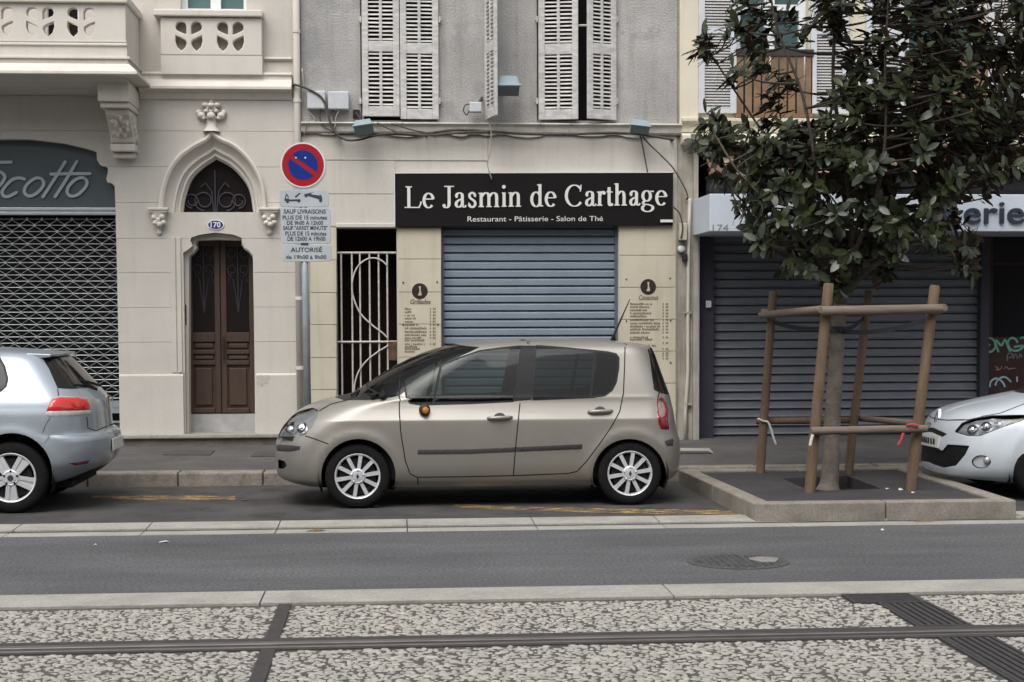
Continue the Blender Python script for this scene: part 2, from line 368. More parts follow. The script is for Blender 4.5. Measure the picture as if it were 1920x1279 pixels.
for a, b, lab in ((RY1, Y_BORD0, 'dark rubber expansion joint between tram rail and concrete border'), (RY0 - 1.45 + (RY1 - RY0), RY0, 'dark rubber expansion joint in front of the tram rail')):
    tag(MB().box(JX - .038, JX + .038, a + .003, b - .003, -.1, -.003).build('expansion_joint', M_RUB), lab, 'joint', 'joints in the track concrete')
# drain grates across the track: frame and slotted bars
def grate(x0, x1, y0, y1, label, n, along):
    t = thing('drain_grate', ((x0 + x1) / 2, (y0 + y1) / 2, 0), label, 'grate', 'drain grates in the track')
    MB().box(x0, x1, y0, y1, -.2, -.05).build('channel', M_RUB, t)
    e = .02
    for q in ((x0, x1, y0, y0 + e), (x0, x1, y1 - e, y1), (x0, x0 + e, y0 + e, y1 - e), (x1 - e, x1, y0 + e, y1 - e)): MB().box(*q, -.06, 0).build('frame_bar', M_IRON, t)
    for k in range(n):
        if along: a = x0 + e + (x1 - x0 - 2 * e) * (k + .2) / n; q = (a, a + (x1 - x0 - 2 * e) * .62 / n, y0 + e, y1 - e)
        else: a = y0 + e + (y1 - y0 - 2 * e) * (k + .2) / n; q = (x0 + e, x1 - e, a, a + (y1 - y0 - 2 * e) * .62 / n)
        MB().box(*q, -.05, -.003).build('bar', M_IRON, t)
grate(DU0, DU1, DUY, Y_BORD0 - .004, 'wide dark drain grate against the pale concrete border', 7, False)
grate(DX0 - .01, DX1, RY1 + .004, DUY - .004, 'short dark drain grate between the wide grate and the tram rail', 6, True)
grate(DX0, DX1, RY0 - 1.45 + (RY1 - RY0), RY0 - .004, 'long dark drain grate in front of the tram rail', 6, True)
# manhole cover
mx, my = atg(1383, 1053, 0); mr = 0.36
t = thing('manhole_cover', (mx, my, 0), 'round cast iron manhole cover in the asphalt lane', 'manhole')
MB().lathe([(mr, -.05), (mr, .005), (mr - .05, .006), (mr - .055, .001), (mr - .055, -.05)], (mx, my, 0), n=40).build('frame_ring', mat('manhole_iron', (.075, .073, .074), .7, .35, 18, .5, 60, grain=(60, .4)), t)
mb = MB().lathe([(mr - .06, -.05), (mr - .06, .004), (0.0001, .006)], (mx, my, 0), n=40)
for i in range(-5, 6):
    for j in range(-5, 6):
        x, y = i * .052, j * .052
        if x * x + y * y < (mr - .09) ** 2: mb.box(mx + x - .016, mx + x + .016, my + y - .016, my + y + .016, .003, .0095)
mb.build('cover', MATS['manhole_iron'], t)
MB().prismz([(mx + mr * .55 + .1 * math.cos(a) * (1 + .2 * math.sin(3 * a)), my + .02 + .13 * math.sin(a)) for a in [k * .42 for k in range(15)]], .001, .0105).build('mortar_patch', mat('mortar', (.2, .19, .175), .9, .3, 20), t)

# painted lines, worn through
def worn_paint(name, col, th):
    m = mat(name, col, .7, .25, 6); N = m.node_tree.nodes; L = m.node_tree.links; b = N['Principled BSDF']
    n = N.new('ShaderNodeTexNoise'); n.inputs['Scale'].default_value = 9; n.inputs['Detail'].default_value = 9; n.inputs['Roughness'].default_value = .75
    mp = N.new('ShaderNodeMapping'); mp.inputs['Scale'].default_value = (.5, 1.6, 1); g = N.new('ShaderNodeNewGeometry'); L.new(g.outputs['Position'], mp.inputs[0]); L.new(mp.outputs[0], n.inputs['Vector'])
    r = N.new('ShaderNodeValToRGB'); r.color_ramp.elements[0].position = th; r.color_ramp.elements[1].position = th + .12; L.new(n.outputs['Fac'], r.inputs[0]); L.new(r.outputs[0], b.inputs['Alpha'])
    return m
M_YEL = worn_paint('yellow_paint', (.36, .25, .1), .46); M_YELW = worn_paint('yellow_paint_worn', (.5, .33, .09), .5)
def flat(name, pts, z, m, label, cat, group=None):
    mb = MB(); P = [atg(x, y, z) for x, y in pts]; mb.add([(x, y, z) for x, y in P], [tuple(range(len(P)))]); me_ = mb.build(name, m)
    if me_.data.polygons[0].normal.z < 0: me_.data.flip_normals()
    return tag(me_, label, cat, group)
flat('bay_marking', [(170, 930), (300, 928.5), (440, 930), (442, 937), (330, 938), (235, 937), (170, 933)], .004, M_YEL, 'worn yellow bay line on the asphalt between the two left cars', 'road marking', 'yellow bay lines')
flat('bay_marking', [(840, 944), (960, 950), (1392, 957.5), (1412, 966), (1200, 964), (960, 956.5), (860, 951)], .004, M_YEL, 'thin yellow bay line beside the beige car leading to the planter kerb', 'road marking', 'yellow bay lines')
flat('bay_marking', [(455, 907), (530, 905), (530, 909), (440, 911)], .0045, worn_paint('white_scuff', (.4, .38, .35), .47), 'faint white scuffed line by the kerb near the beige car', 'road marking')
# pavement repairs and covers
def walk_flat(name, pts, dz, m, label, cat, thick=.012):
    P = []
    for x, y in pts:
        z = .2
        for _ in range(6): z = walk_z(atg(x, y, z)[1]) + dz
        P.append((*atg(x, y, z), z))
    mb = MB(); n = len(P); mb.add(P + [(a, b, c - thick) for a, b, c in P], [tuple(range(n)), tuple(range(2 * n - 1, n - 1, -1))] + [(i, i + n, (i + 1) % n + n, (i + 1) % n) for i in range(n)])
    o = mb.build(name, m)
    if o.data.polygons[0].normal.z < 0: o.data.flip_normals()
    return tag(o, label, cat)
walk_flat('asphalt_patch', [(322, 843), (403, 844), (393, 853), (305, 852)], .004, M_PATCH, 'dark asphalt patch on the pavement in front of the brown door', 'asphalt patch')
walk_flat('asphalt_patch', [(480, 846), (560, 845), (560, 855), (470, 855)], .004, M_PATCH, 'dark asphalt patch on the pavement beside the beige car nose', 'asphalt patch')
walk_flat('pavement_hatch', [(1262, 840), (1330, 840), (1337, 849), (1255, 849)], .004, M_CONC, 'pale concrete hatch cover in the pavement below the drainpipe', 'hatch')
walk_flat('pavement_hatch', [(1262, 845.5), (1328, 845.5), (1335, 849), (1258, 849)], .008, M_PATCH, 'dark edge of the hatch cover in the pavement', 'hatch')

# ---------------------------------------------------------------- planter bed of the street tree
PZ = .15
fl, fr_, bl, br = atg(1414, 944, PZ), atg(1906, 938, PZ), atg(1272, 880, PZ), atg(1700, 874, PZ)
pl = thing('tree_planter', ((fl[0] + br[0]) / 2, (fl[1] + br[1]) / 2, 0), 'raised tree bed with pale concrete kerb and dark asphalt fill beside the beige car', 'planter')
KW = .16
def inset(a, b, c, d, w):     # quad a b c d (front-left, front-right, back-right, back-left) shrunk by w
    f = lambda p, q, r: (p[0] + (q[0] - p[0]) * w / math.dist(p, q) + (r[0] - p[0]) * w / math.dist(p, r), p[1] + (q[1] - p[1]) * w / math.dist(p, q) + (r[1] - p[1]) * w / math.dist(p, r))
    return f(a, b, d), f(b, a, c), f(c, b, d), f(d, c, a)
Q = (fl, fr_, br, bl); I = inset(*Q, KW); M_ = lambda a, b, t: (a[0] + (b[0] - a[0]) * t, a[1] + (b[1] - a[1]) * t)
for i, cuts in enumerate(((0, .5, 1), (0, .55, 1), (0, .5, 1), (0, .5, 1))):
    o0, o1, i0, i1 = Q[i], Q[(i + 1) % 4], I[i], I[(i + 1) % 4]
    for s0, s1 in zip(cuts[:-1], cuts[1:]):
        e = .0015; q = [M_(o0, o1, s0 + (e if s0 else 0)), M_(o0, o1, s1 - (e if s1 < 1 else 0)), M_(i0, i1, s1 - (e if s1 < 1 else 0)), M_(i0, i1, s0 + (e if s0 else 0))]
        MB().prismz(q, -.02, PZ).build('planter_kerb', M_PLANT, pl, bevel=.012)
# asphalt fill with the open pit
tz = PZ - .022
pit = [atg(1466, 897, tz), atg(1590, 892, tz), atg(1652, 916, tz), atg(1520, 921, tz)]
V, T = cdt([[M_(I[0], I[2], 0), I[1], I[2], I[3]], pit]); C = V[T].mean(1); T = T[inpoly(list(I), C[:, 0], C[:, 1]) & ~inpoly(pit, C[:, 0], C[:, 1])]
mb = MB(); n = len(V); mb.add([(x, y, tz) for x, y in V], [tuple(t) for t in T])
k = len(mb.v); P4 = [(x, y) for x, y in pit]
mb.add([(x, y, tz) for x, y in P4] + [(x, y, -.02) for x, y in P4], [(i, (i + 1) % 4, (i + 1) % 4 + 4, i + 4) for i in range(4)])
o = mb.build('asphalt_fill', mat('asphalt_fill', (.05, .047, .048), .85, .25, 3, .35, 200, grain=(70, .3)), pl)
MB().add([(x, y, .015) for x, y in P4], [(0, 1, 2, 3)]).build('pit_soil', mat('soil', (.022, .018, .015), .95, .5, 12, .8, 40), pl)
# ================================================================ left house, number 170
M_CREAM = mat('cream_stone', (.525, .493, .447), .85, .07, 1.1, .12, 160, streak=.1, grain=(40, .03))
M_CREAM2 = mat('cream_trim', (.6, .562, .505), .82, .05, 2.0, .08, 160, streak=.15)
M_WOOD = mat('brown_door_paint', (.068, .045, .035), .5, .15, 5, .08, 60, stretch=(6, 6, .6))
M_DGLASS = mat('dark_pane', (.016, .013, .013), .12, 0)
M_WI = mat('wrought_iron', (.03, .026, .026), .55, .2, 20)
M_ALU = mat('aluminium', (.46, .49, .52), .42, .08, 5, metal=.75)
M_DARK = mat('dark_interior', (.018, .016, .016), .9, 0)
HA = thing('stone_house', (-4.5, FY, 0), 'cream stone house with pointed arch over a brown door and a balcony', 'house')
XA = at(556, 500, FY)[0]                      # right end of this house
base = 0.12
def px(pts, Y=FY): return poly(pts, Y)
arch_px = [(52, 261), (75, 263.5), (116, 268), (150, 275.6), (176, 283), (181, 286), (182, 300), (187.6, 309.4), (193, 312), (199, 312), (202.6, 317), (201.7, 326), (199, 336), (201.7, 342), (208, 343), (215, 349), (216.5, 388)]
A = px(arch_px); cx0 = at(-6, 300, FY)[0]; xs_ = at(222, 600, FY)[0]
A = A + [(xs_, base)]; SHOP = A + [(2 * cx0 - x, z) for x, z in A[::-1]]
door_px = [(341, 483), (343, 474), (353, 468), (361, 461), (356.5, 451), (359, 445), (376, 440), (404, 436), (438, 440), (453, 446), (453.5, 454), (458, 464), (467, 470), (474, 479)]
D0 = px(door_px); xdl, xdr = at(346, 640, FY)[0], at(478.5, 640, FY)[0]
DOOR = [(xdl, base)] + [(max(x, xdl) if i < 1 else x, z) for i, (x, z) in enumerate(D0)] + [(xdr, base)]
fan_px = spline([(340, 398), (343.5, 374), (355, 338), (375, 315), (402.5, 296)], 6)[:-1] + spline([(402.5, 296), (430, 311), (452, 333), (466, 358), (473, 398)], 6)
FAN = px(fan_px)
out_px = spline([(297, 398), (303, 351), (316, 315), (337, 288), (366, 268), (386, 258), (397, 245)], 4)[:-1] + spline([(397, 245), (415, 258), (439, 268), (466, 292), (484, 320), (495, 349), (500, 398)], 4)
HOOD = px(out_px)
win_up = px([(338, 20), (338, -330), (462, -330), (462, 20)])
ZTOP = 9.0; win_bal = px([(78, 130), (78, -260), (148, -260), (148, 130)])
# courses of stone blocks with recessed joints, and the wall behind them
zc = [at(420, y, FY)[1] for y in (700, 641, 576, 511, 447, 380, 313, 246, 182)]
X_L = -11.0; x_strip0, x_strip1 = at(322, 600, FY)[0], at(497, 600, FY)[0]; x_pier = at(228, 600, FY)[0]
regs = []
for a, b in zip(zc[:-1], zc[1:]):
    xc_ = at(404, 500, FY)[0]; cols = [(xs_, xc_), (xc_, XA)] if b < at(0, 385, FY)[1] else [(X_L, 2 * cx0 - xs_ if b < at(0, 275, FY)[1] else (X_L + xs_) / 2), ((xs_ - .3) if b < at(0, 300, FY)[1] else cx0, xc_), (xc_, XA)]
    for c, d in cols: regs.append(rpoly(c + .0005, d - .0005, a + .002, b - .002))
wallp = rpoly(X_L, XA, base, ZTOP)
for mb in sheets([wallp], [SHOP, DOOR, HOOD, win_up, win_bal], FY + .012, .42): mb.build('wall', M_CREAM, HA)
for mb in sheets(regs, [SHOP, DOOR, HOOD], FY, .011):
    if mb: mb.build('stone_block', M_CREAM, HA)
# plinth, a little proud
pr = [rpoly(xs_ - .0, at(345, 760, FY)[0], base, zc[0] - .004), rpoly(at(480, 760, FY)[0], XA, base, zc[0] - .004)]
for q in pr:
    x0, x1, z0, z1 = q[0][0], q[1][0], q[0][1], q[2][1]
    MB().prismx([(FY + .01, z0), (FY - .03, z0), (FY - .03, z1 - .02), (FY - .005, z1 + .004), (FY + .01, z1 + .004)], x0, x1).build('plinth_stone', M_CREAM, HA, bevel=.006)
# pilaster strip left of the door and door surround lip
for a, b, dpt in ((322, 331, .012), (333, 341, .02)):
    MB().box(at(a, 600, FY)[0], at(b, 600, FY)[0], FY - dpt, FY - .0005, zc[0] + .01, at(330, 445, FY)[1]).build('pilaster_strip', M_CREAM, HA, bevel=.005)
# pointed hood: stepped rings lofted from the hood edge to the fanlight
def resample(P, n):
    P = np.array(P); s = np.r_[0, np.cumsum(np.hypot(*np.diff(P, axis=0).T))]; t = np.linspace(0, s[-1], n); return np.stack([np.interp(t, s, P[:, 0]), np.interp(t, s, P[:, 1])], 1)
def half_resample(P, apex, n): return np.vstack([resample(P[:apex + 1], n), resample(P[apex:], n)[1:]])
Ho = half_resample(HOOD, len(HOOD) // 2, 24); Fo = half_resample(FAN, len(FAN) // 2, 24)
prof = [(0, .02), (0, -.05), (.10, -.06), (.2, -.045), (.22, -.01), (.34, .03), (.46, .06), (.56, .065), (.58, .045), (.66, .045), (.68, .075), (.8, .1), (.83, .085), (.9, .088), (.92, .12), (1.0, .14), (1.0, .32)]
mb = MB(); nn = len(Ho); vs_ = []
for t_, dy in prof:
    q = Ho * (1 - t_) + Fo * t_; vs_ += [(x, FY + dy, z) for x, z in q]
mb.add(vs_, [(i * nn + j, (i + 1) * nn + j, (i + 1) * nn + j + 1, i * nn + j + 1) for i in range(len(prof) - 1) for j in range(nn - 1)])
mb.build('arch_moulding', M_CREAM2, HA, sharp=40)
# tympanum panel between fanlight and door, fanlight sill
tx0, tx1, tz0, tz1 = rect(322, 399, 497, 447, FY)
for mb in sheets([rpoly(at(343, 420, FY)[0], at(471, 420, FY)[0], at(400, 449, FY)[1], FAN[0][1])], [DOOR], FY + .004, .3): mb.build('tympanum', M_CREAM2, HA)
MB().box(at(338, 398, FY)[0], at(475, 398, FY)[0], FY + .09, FY + .3, FAN[0][1] - .03, FAN[0][1]).build('fanlight_sill', M_CREAM2, HA, bevel=.005)
fl_ = MB().prism(FAN, FY + .22, FY + .235).build('fanlight', M_DGLASS, HA)
fx, fz = at(404, 398, FY + .2); mb = MB(); Yf = FY + .2
sc = (FAN[-1][0] - FAN[0][0])
for s in (-1, 1):
    for (c0, r0) in ((.16, .13), (.33, .1)):
        mb.tube([(fx + s * sc * (c0 + r0 * math.cos(R(a)) * (1 - a / 900)), Yf, fz + .02 + sc * (.14 + r0 * math.sin(R(a)) * (1 - a / 900))) for a in range(-90, 390, 24)], .009, 6)
    mb.tube([(fx + s * sc * .02, Yf, fz), (fx + s * sc * .05, Yf, fz + sc * .3), (fx + s * sc * .14, Yf, fz + sc * .42), (fx + s * sc * .2, Yf, fz + sc * .36)], .009, 6)
mb.tube([(fx, Yf, fz), (fx, Yf, fz + sc * .6)], .011, 6); mb.build('scroll_iron', mat('scroll_iron', (.05, .045, .055), .5, 0), fl_)
# finial and the two carved corbels
def lumps(mb, c, n, r, spread, seed):
    rnd = random.Random(seed)
    for i in range(n):
        a = 2 * math.pi * i / n; mb.ball((c[0] + spread[0] * math.cos(a), c[1] - .02 + .02 * rnd.random(), c[2] + spread[1] * math.sin(a)), r * rnd.uniform(.8, 1.2), r * .8, r * rnd.uniform(.8, 1.2), 8, 6)
fx0, fz0 = at(397, 243, FY); s = 19.3 / FPX
mb = MB().lathe([(16 * s, -4 * s), (10 * s, 6 * s), (9 * s, 18 * s), (12 * s, 22 * s), (7 * s, 26 * s), (8 * s, 34 * s), (11 * s, 40 * s), (6 * s, 46 * s), (3.5 * s, 52 * s), (2 * s, 58 * s), (.1 * s, 60 * s)], (fx0, FY - .0, fz0), n=14)
for sx in (-1, 1):
    mb.ball((fx0 + sx * 18 * s, FY - .03, fz0 + 25 * s), 8 * s, 8 * s, 6.5 * s); mb.ball((fx0 + sx * 23 * s, FY - .025, fz0 + 30 * s), 5 * s, 6 * s, 6 * s); mb.ball((fx0 + sx * 11 * s, FY - .035, fz0 + 44 * s), 7 * s, 7 * s, 5 * s)
for dx, dz, r_ in ((-9, 33, 5), (9, 33, 5), (-14, 20, 4.5), (14, 20, 4.5), (-5, 38, 4.5), (5, 38, 4.5), (-20, 22, 3.5), (20, 22, 3.5), (0, 33, 5)): mb.ball((fx0 + dx * s, FY - .045, fz0 + dz * s), r_ * s, r_ * s, r_ * .8 * s, 8, 6)
mb.ball((fx0, FY - .07, fz0 + 24 * s), 8 * s, 6 * s, 7 * s); mb.ball((fx0, FY - .065, fz0 + 43 * s), 7 * s, 6 * s, 5 * s)
mb.build('finial', M_CREAM2, HA, smooth=True)
for cxp in (298, 505):
    x, z = at(cxp, 390, FY); mb = MB()
    mb.box(x - 19 * s, x + 19 * s, FY - .11, FY - .001, z - 5 * s, z); mb.box(x - 17 * s, x + 17 * s, FY - .095, FY - .001, z - 9 * s, z - 5 * s)
    mb.build('corbel_cap', M_CREAM2, HA, bevel=.008)
    mb = MB().lathe([(15 * s, -9 * s), (13 * s, -14 * s), (11 * s, -24 * s), (7 * s, -32 * s), (3 * s, -38 * s), (4.5 * s, -43 * s), (5 * s, -47 * s), (.1 * s, -51 * s)], (x, FY - .01, z), n=14, a0=math.pi, a1=2 * math.pi)
    for q, (dx, dz) in enumerate(((-8, -18), (7, -17), (0, -22), (-5, -28), (9, -27), (2, -31))): mb.ball((x + dx * s, FY - .07 - .012 * (q % 2), z + dz * s), 5.5 * s, 5 * s, 5 * s, 8, 6)
    mb.build('carved_corbel', M_CREAM2, HA, smooth=True)
INN = px([(352, 830), (352, 487), (353, 480), (361, 473), (367, 465), (365, 456), (367, 450), (404, 448.5), (452, 450), (451, 458), (457, 467), (466, 474), (473.5, 484), (477.5, 830)])
for mb in sheets([DOOR], [INN], FY + .1, .24): mb.build('door_frame', M_CREAM2, HA, bevel=.006)
# --- door: two leaves with glazed upper panels
DYF = FY + .34
dx0, dx1, dz0, dz1 = rect(350, 444, 479.5, 775, DYF)
dr = MB().box(dx0 - .05, dx1 + .05, DYF, DYF + .05, dz0, dz1 + .12).build('door', M_WOOD, HA)
def dbox(x0, y0, x1, y1, o0, o1, name, m, bev=.006, par=None):
    a, b, c, d = rect(x0, y0, x1, y1, DYF); return MB().box(a, b, DYF - o0, DYF - o1, c, d).build(name, m, par or dr, bevel=bev)
for (l, r) in ((352, 413.5), (415.5, 478)):
    dbox(l, 452, l + 10, 774, .03, .0, 'stile', M_WOOD); dbox(r - 10, 452, r, 774, .03, .0, 'stile', M_WOOD)
    dbox(l + 10, 623.5, r - 10, 641, .03, 0, 'rail', M_WOOD); dbox(l + 10, 656, r - 10, 664, .03, 0, 'rail', M_WOOD); dbox(l + 10, 676, r - 10, 684, .03, 0, 'rail', M_WOOD); dbox(l + 10, 765, r - 10, 774, .03, 0, 'rail', M_WOOD); dbox(l + 10, 452, r - 10, 462, .03, 0, 'rail', M_WOOD)
    dbox(l + 13, 644, r - 13, 653, .022, 0, 'panel', M_WOOD, .012); dbox(l + 13, 667, r - 13, 674, .02, 0, 'panel', M_WOOD, .01)
    dbox(l + 15, 690, r - 15, 760, .022, 0, 'panel', M_WOOD, .016)
    pane = dbox(l + 10, 462, r - 10, 623.5, .012, .004, 'pane', M_DGLASS, 0)
    mb = MB(); a, b, c, d = rect(l + 10, 462, r - 10, 623.5, DYF); xm = (a + b) / 2; yy = DYF - .02; sc = b - a
    mb.tube([(xm, yy, c + .3), (xm, yy, d)], .008, 6)
    for sx in (-1, 1):
        for zz in (d - sc * .35, d - sc * 1.05): mb.tube([(xm + sx * sc * (.25 + .2 * math.cos(R(q)) * (1 - q / 700)), yy, zz + sc * .24 * math.sin(R(q)) * (1 - q / 700)) for q in range(-90, 360, 30)], .006, 5)
        mb.tube([(xm, yy, c + sc * .9), (xm + sx * sc * .2, yy, d - sc * 1.5), (xm + sx * sc * .38, yy, d - sc * 1.3), (xm + sx * sc * .4, yy, d - sc * 1.6)], .006, 5)
    mb.build('door_grille', MATS['scroll_iron'], dr)
a, b, c, d = rect(417.5, 632, 420.5, 674, DYF - .07)
mb = MB().tube([((a + b) / 2, DYF - .07, c), ((a + b) / 2, DYF - .07, d)], .011, 8)
for z in (c + .03, d - .03): mb.tube([((a + b) / 2, DYF - .07, z), ((a + b) / 2, DYF - .02, z)], .009, 6)
mb.build('door_handle', M_WI, dr)
a, b, c, d = rect(344, 571, 348.5, 610, FY + .1); MB().box(xdl - .0005, xdl + .02, FY + .1, FY + .19, c, d).build('intercom', M_WI, HA, bevel=.004)
# riser, doorstep
M_STEP = mat('grey_step', (.36, .355, .35), .8, .25, 4, .1, 100)
zr0, zr1 = at(415, 806, DYF)[1], at(415, 776, DYF)[1]
MB().box(dx0 - .04, dx1 + .04, DYF - .03, DYF + .1, base, zr1).build('door_riser', M_STEP, HA)
zs = at(400, 814.5, FY - .1)[1]
MB().box(at(225, 818, FY)[0], at(549, 818, FY)[0], FY - .13, FY + .35, zs - .045, zs).build('doorstep', M_CONC, HA, bevel=.01)
x0, x1 = at(235, 830, FY)[0], at(545, 830, FY)[0]
MB().box(x0, x1, FY - .07, FY + .1, base - .1, zs - .045).build('step_base', mat('step_base', (.2, .175, .15), .85, .35, 5), HA)
M_STAIN = mat('grey_repair', (.43, .405, .37), .9, .2, 9)
for q in ([(481, 706), (489, 703), (494, 705), (503, 703), (506, 709), (502, 713), (504, 720), (496, 719), (491, 725), (485, 721), (481, 723)],): MB().prism(spline(poly(q + q[:1], FY - .033), 3)[:-1], FY - .0325, FY - .0295).build('wall_repair', M_STAIN, HA)
# number plaque
pxx, pz = at(404.5, 421.5, FY); pq = thing('number_plaque', (pxx, FY, pz), 'oval blue enamel plaque with white number 170 above the brown door', 'number plaque')
MB().prism(ellipse(pxx, pz, 15.5 * s, 9.3 * s), FY - .012, FY + .003).build('rim', mat('enamel_white', (.72, .72, .72), .25, 0), pq)
MB().prism(ellipse(pxx, pz, 13.6 * s, 7.7 * s), FY - .015, FY - .0125).build('plate', mat('enamel_blue', (.035, .04, .16), .2, 0), pq)
text_mb(MB(), '170', pxx - 9 * s, pxx + 9 * s, pz - 4.6 * s, FY - .0155, 9.4 * s, bold=.02).build('digits', MATS['enamel_white'], pq)
# --- shop front under the arch: sign panel, rail, grille
M_SIGN = mat('slate_panel', (.075, .092, .098), .42, .15, 1.2)
sg = thing('shop_sign', (cx0, FY + .14, at(60, 388, FY)[1]), 'slate grey arched shop sign with cursive letters over the metal grille', 'shop sign')
for mb in sheets([SHOP], [rpoly(-20, 20, -2, at(100, 389, FY + .14)[1])], FY + .14, .03): mb.build('panel', M_SIGN, sg)
def gpx(pts): return [at(x / 5.33, 240 + y / 5.33, FY + .13) for x, y in pts]
LET = [[(-190, 350), (-60, 346), (112, 342)], [(-50, 440), (0, 440), (38, 465), (48, 500), (20, 550), (-30, 600), (-120, 640)],
       [(245, 512), (190, 500), (120, 520), (55, 585), (22, 640), (40, 680), (90, 683), (165, 645)],
       [(415, 510), (370, 500), (310, 530), (255, 590), (248, 650), (290, 680), (350, 665), (420, 600), (438, 545), (415, 510)],
       [(652, 340), (540, 520), (430, 690)], [(768, 338), (660, 520), (552, 688)], [(510, 462), (700, 458), (900, 458)],
       [(850, 505), (800, 500), (740, 530), (685, 590), (675, 650), (715, 682), (780, 665), (850, 600), (872, 545), (850, 505)]]
mb = MB()
for k, q in enumerate(LET):
    pp = spline(gpx(q), 6); mb.ribbon(pp, .036, FY + .122 - .0007 * k, .012)
    for e in (pp[0], pp[-1]): mb.prism(ellipse(e[0], e[1], .018, .018, 12), FY + .1224 - .0007 * k, FY + .134)
mb.build('lettering', mat('sign_letters', (.33, .37, .4), .5, .05), sg)
a, b, c, d = rect(-238, 389, 221, 403, FY + .1)
MB().box(a, b, FY + .1, FY + .2, (c + d) / 2 + .004, d).build('lintel_rail', M_ALU, HA, bevel=.006); MB().box(a, b, FY + .11, FY + .2, c, (c + d) / 2 - .004).build('lintel_rail', M_ALU, HA, bevel=.006)
GY = FY + .2
gr = put('shop_grille', None, HA) if False else MB().box(a - .02, b + .02, GY + .25, GY + .28, base, c + .1).build('shop_window', mat('shop_glass', (.012, .013, .013), .08, 0), HA)
pit_ = 11.35; gw = 26.9
mb0 = at(100, 420, GY); sg_ = (19.3 + .2) / FPX
zt = at(100, 411, GY)[1]; xa, xb = a, xs_ + .03
M_GAL = mat('galvanised', (.3, .31, .31), .45, .25, 9, metal=.7)
GR = MB().box(xa, xb, GY - .02, GY + .03, at(100, 770, GY)[1] - .02, at(100, 752, GY)[1]).build('roller_grille', M_ALU, HA)
nr_ = 30
for i in range(nr_):
    z = zt - i * pit_ * sg_; MB().tube([(xa, GY, z), (xb, GY, z)], .0055, 6).build('rod', M_GAL, GR)
    mb = MB(); mc = MB(); ph = (i % 2) * gw / 2; x = xb - (10 + ph) * sg_; hw = gw * sg_ / 2; dz_ = pit_ * sg_
    while x > xa:
        mc.box(x - .007, x + .007, GY - .012, GY + .01, z - .017, z + .017)
        if i < nr_ - 1:
            for sx in (-1, 1): mb.tube([(x, GY - .004, z), (x + sx * hw * .35, GY - .004, z - dz_ * .42), (x + sx * hw * .65, GY - .004, z - dz_ * .58), (x + sx * hw, GY - .004, z - dz_)], .0048, 5, False)
        x -= gw * sg_
    stuff(mc.build('clip_row', M_ALU, GR))
    if mb.v: stuff(mb.build('link_row', M_GAL, GR))
M_STALL = mat('stallriser', (.07, .09, .09), .45, .15, 4)
MB().box(a, xs_ + .02, GY - .0, GY + .2, base, at(210, 790, GY)[1]).build('stallriser', M_STALL, HA)
for y_ in (762, 773, 791):
    q = rect(-230, y_, 222, y_ + 3.5, GY - .02); MB().box(q[0], xs_ + .02, GY - .025, GY - .001, q[2], q[3]).build('stallriser_trim', M_ALU, HA)
MB().box(cx0 * 2 - xs_, xs_, FY - .02, GY, base - .05, at(210, 812, FY)[1]).build('shop_step', M_CONC, HA)
# --- cornice, balcony, window parapet
def mould(prof, x0, x1, name, m=M_CREAM2, bev=.004): return MB().prismx(prof, x0, x1).build(name, m, HA, bevel=bev)
zf = lambda y, Y=FY: at(400, y, Y)[1]
BXR = at(236, 60, FY - .95)[0]; BYF = FY - .95
cxl, cxr = at(262, 160, FY)[0], XA - .03
mould([(FY + .01, zf(138)), (FY - .08, zf(137)), (FY - .09, zf(141)), (FY - .07, zf(145)), (FY - .07, zf(150)), (FY - .15, zf(165)), (FY - .15, zf(170)), (FY - .06, zf(176)), (FY - .02, zf(187)), (FY + .01, zf(187))], cxl, cxr, 'cornice')
mould([(FY + .01, zf(107)), (FY - .02, zf(107)), (FY - .03, zf(110)), (FY - .01, zf(113)), (FY + .01, zf(113))], at(496, 110, FY)[0], cxr, 'string_moulding')
# parapet under the window: coping, pierced panel, base
PY = FY - .12
def motif(xc, zc_, hw, hh):         # four teardrop openings round a branching stem
    H = []
    for sx in (-1, 1):
        H.append([(xc + sx * x * hw, zc_ + z * hh) for x, z in ((.16, .12), (.16, .7), (.3, .92), (.55, .98), (.78, .88), (.88, .62), (.82, .42), (.5, .26))])
        H.append([(xc + sx * x * hw, zc_ + z * hh) for x, z in ((.2, -.3), (.5, -.12), (.88, .04), (.9, -.35), (.78, -.72), (.5, -.98), (.26, -.74), (.16, -.5))])
    return H
def pierced(x0, x1, z0, z1, Y, cs, hw, hh, depth, name):
    hz = []
    for c in cs: hz += motif(c, (z0 + z1) / 2, hw, hh)
    for mb in sheets([rpoly(x0, x1, z0, z1)], hz, Y, depth): mb.build(name, M_CREAM2, HA, bevel=.012)
p0, p1 = at(301, 70, PY)[0], at(491, 70, PY)[0]
pierced(p0, p1, zf(104, PY), zf(33, PY), PY, [at(354, 70, PY)[0], at(432, 70, PY)[0]], 27 * s, 27 * s, .09, 'pierced_parapet')
MB().box(at(288, 22, PY)[0], at(493, 22, PY)[0], PY - .05, FY + .1, zf(32, PY), zf(19, PY)).build('parapet_coping', M_CREAM2, HA, bevel=.015)
MB().box(p0, p1, PY + .003, FY + .02, zf(139, PY), zf(104, PY) - .001).build('parapet_base', M_CREAM2, HA)
for q in (p0, p1 - .03): MB().box(q, q + .03, PY + .09, FY + .02, zf(104, PY), zf(33, PY)).build('parapet_cheek', M_CREAM2, HA)
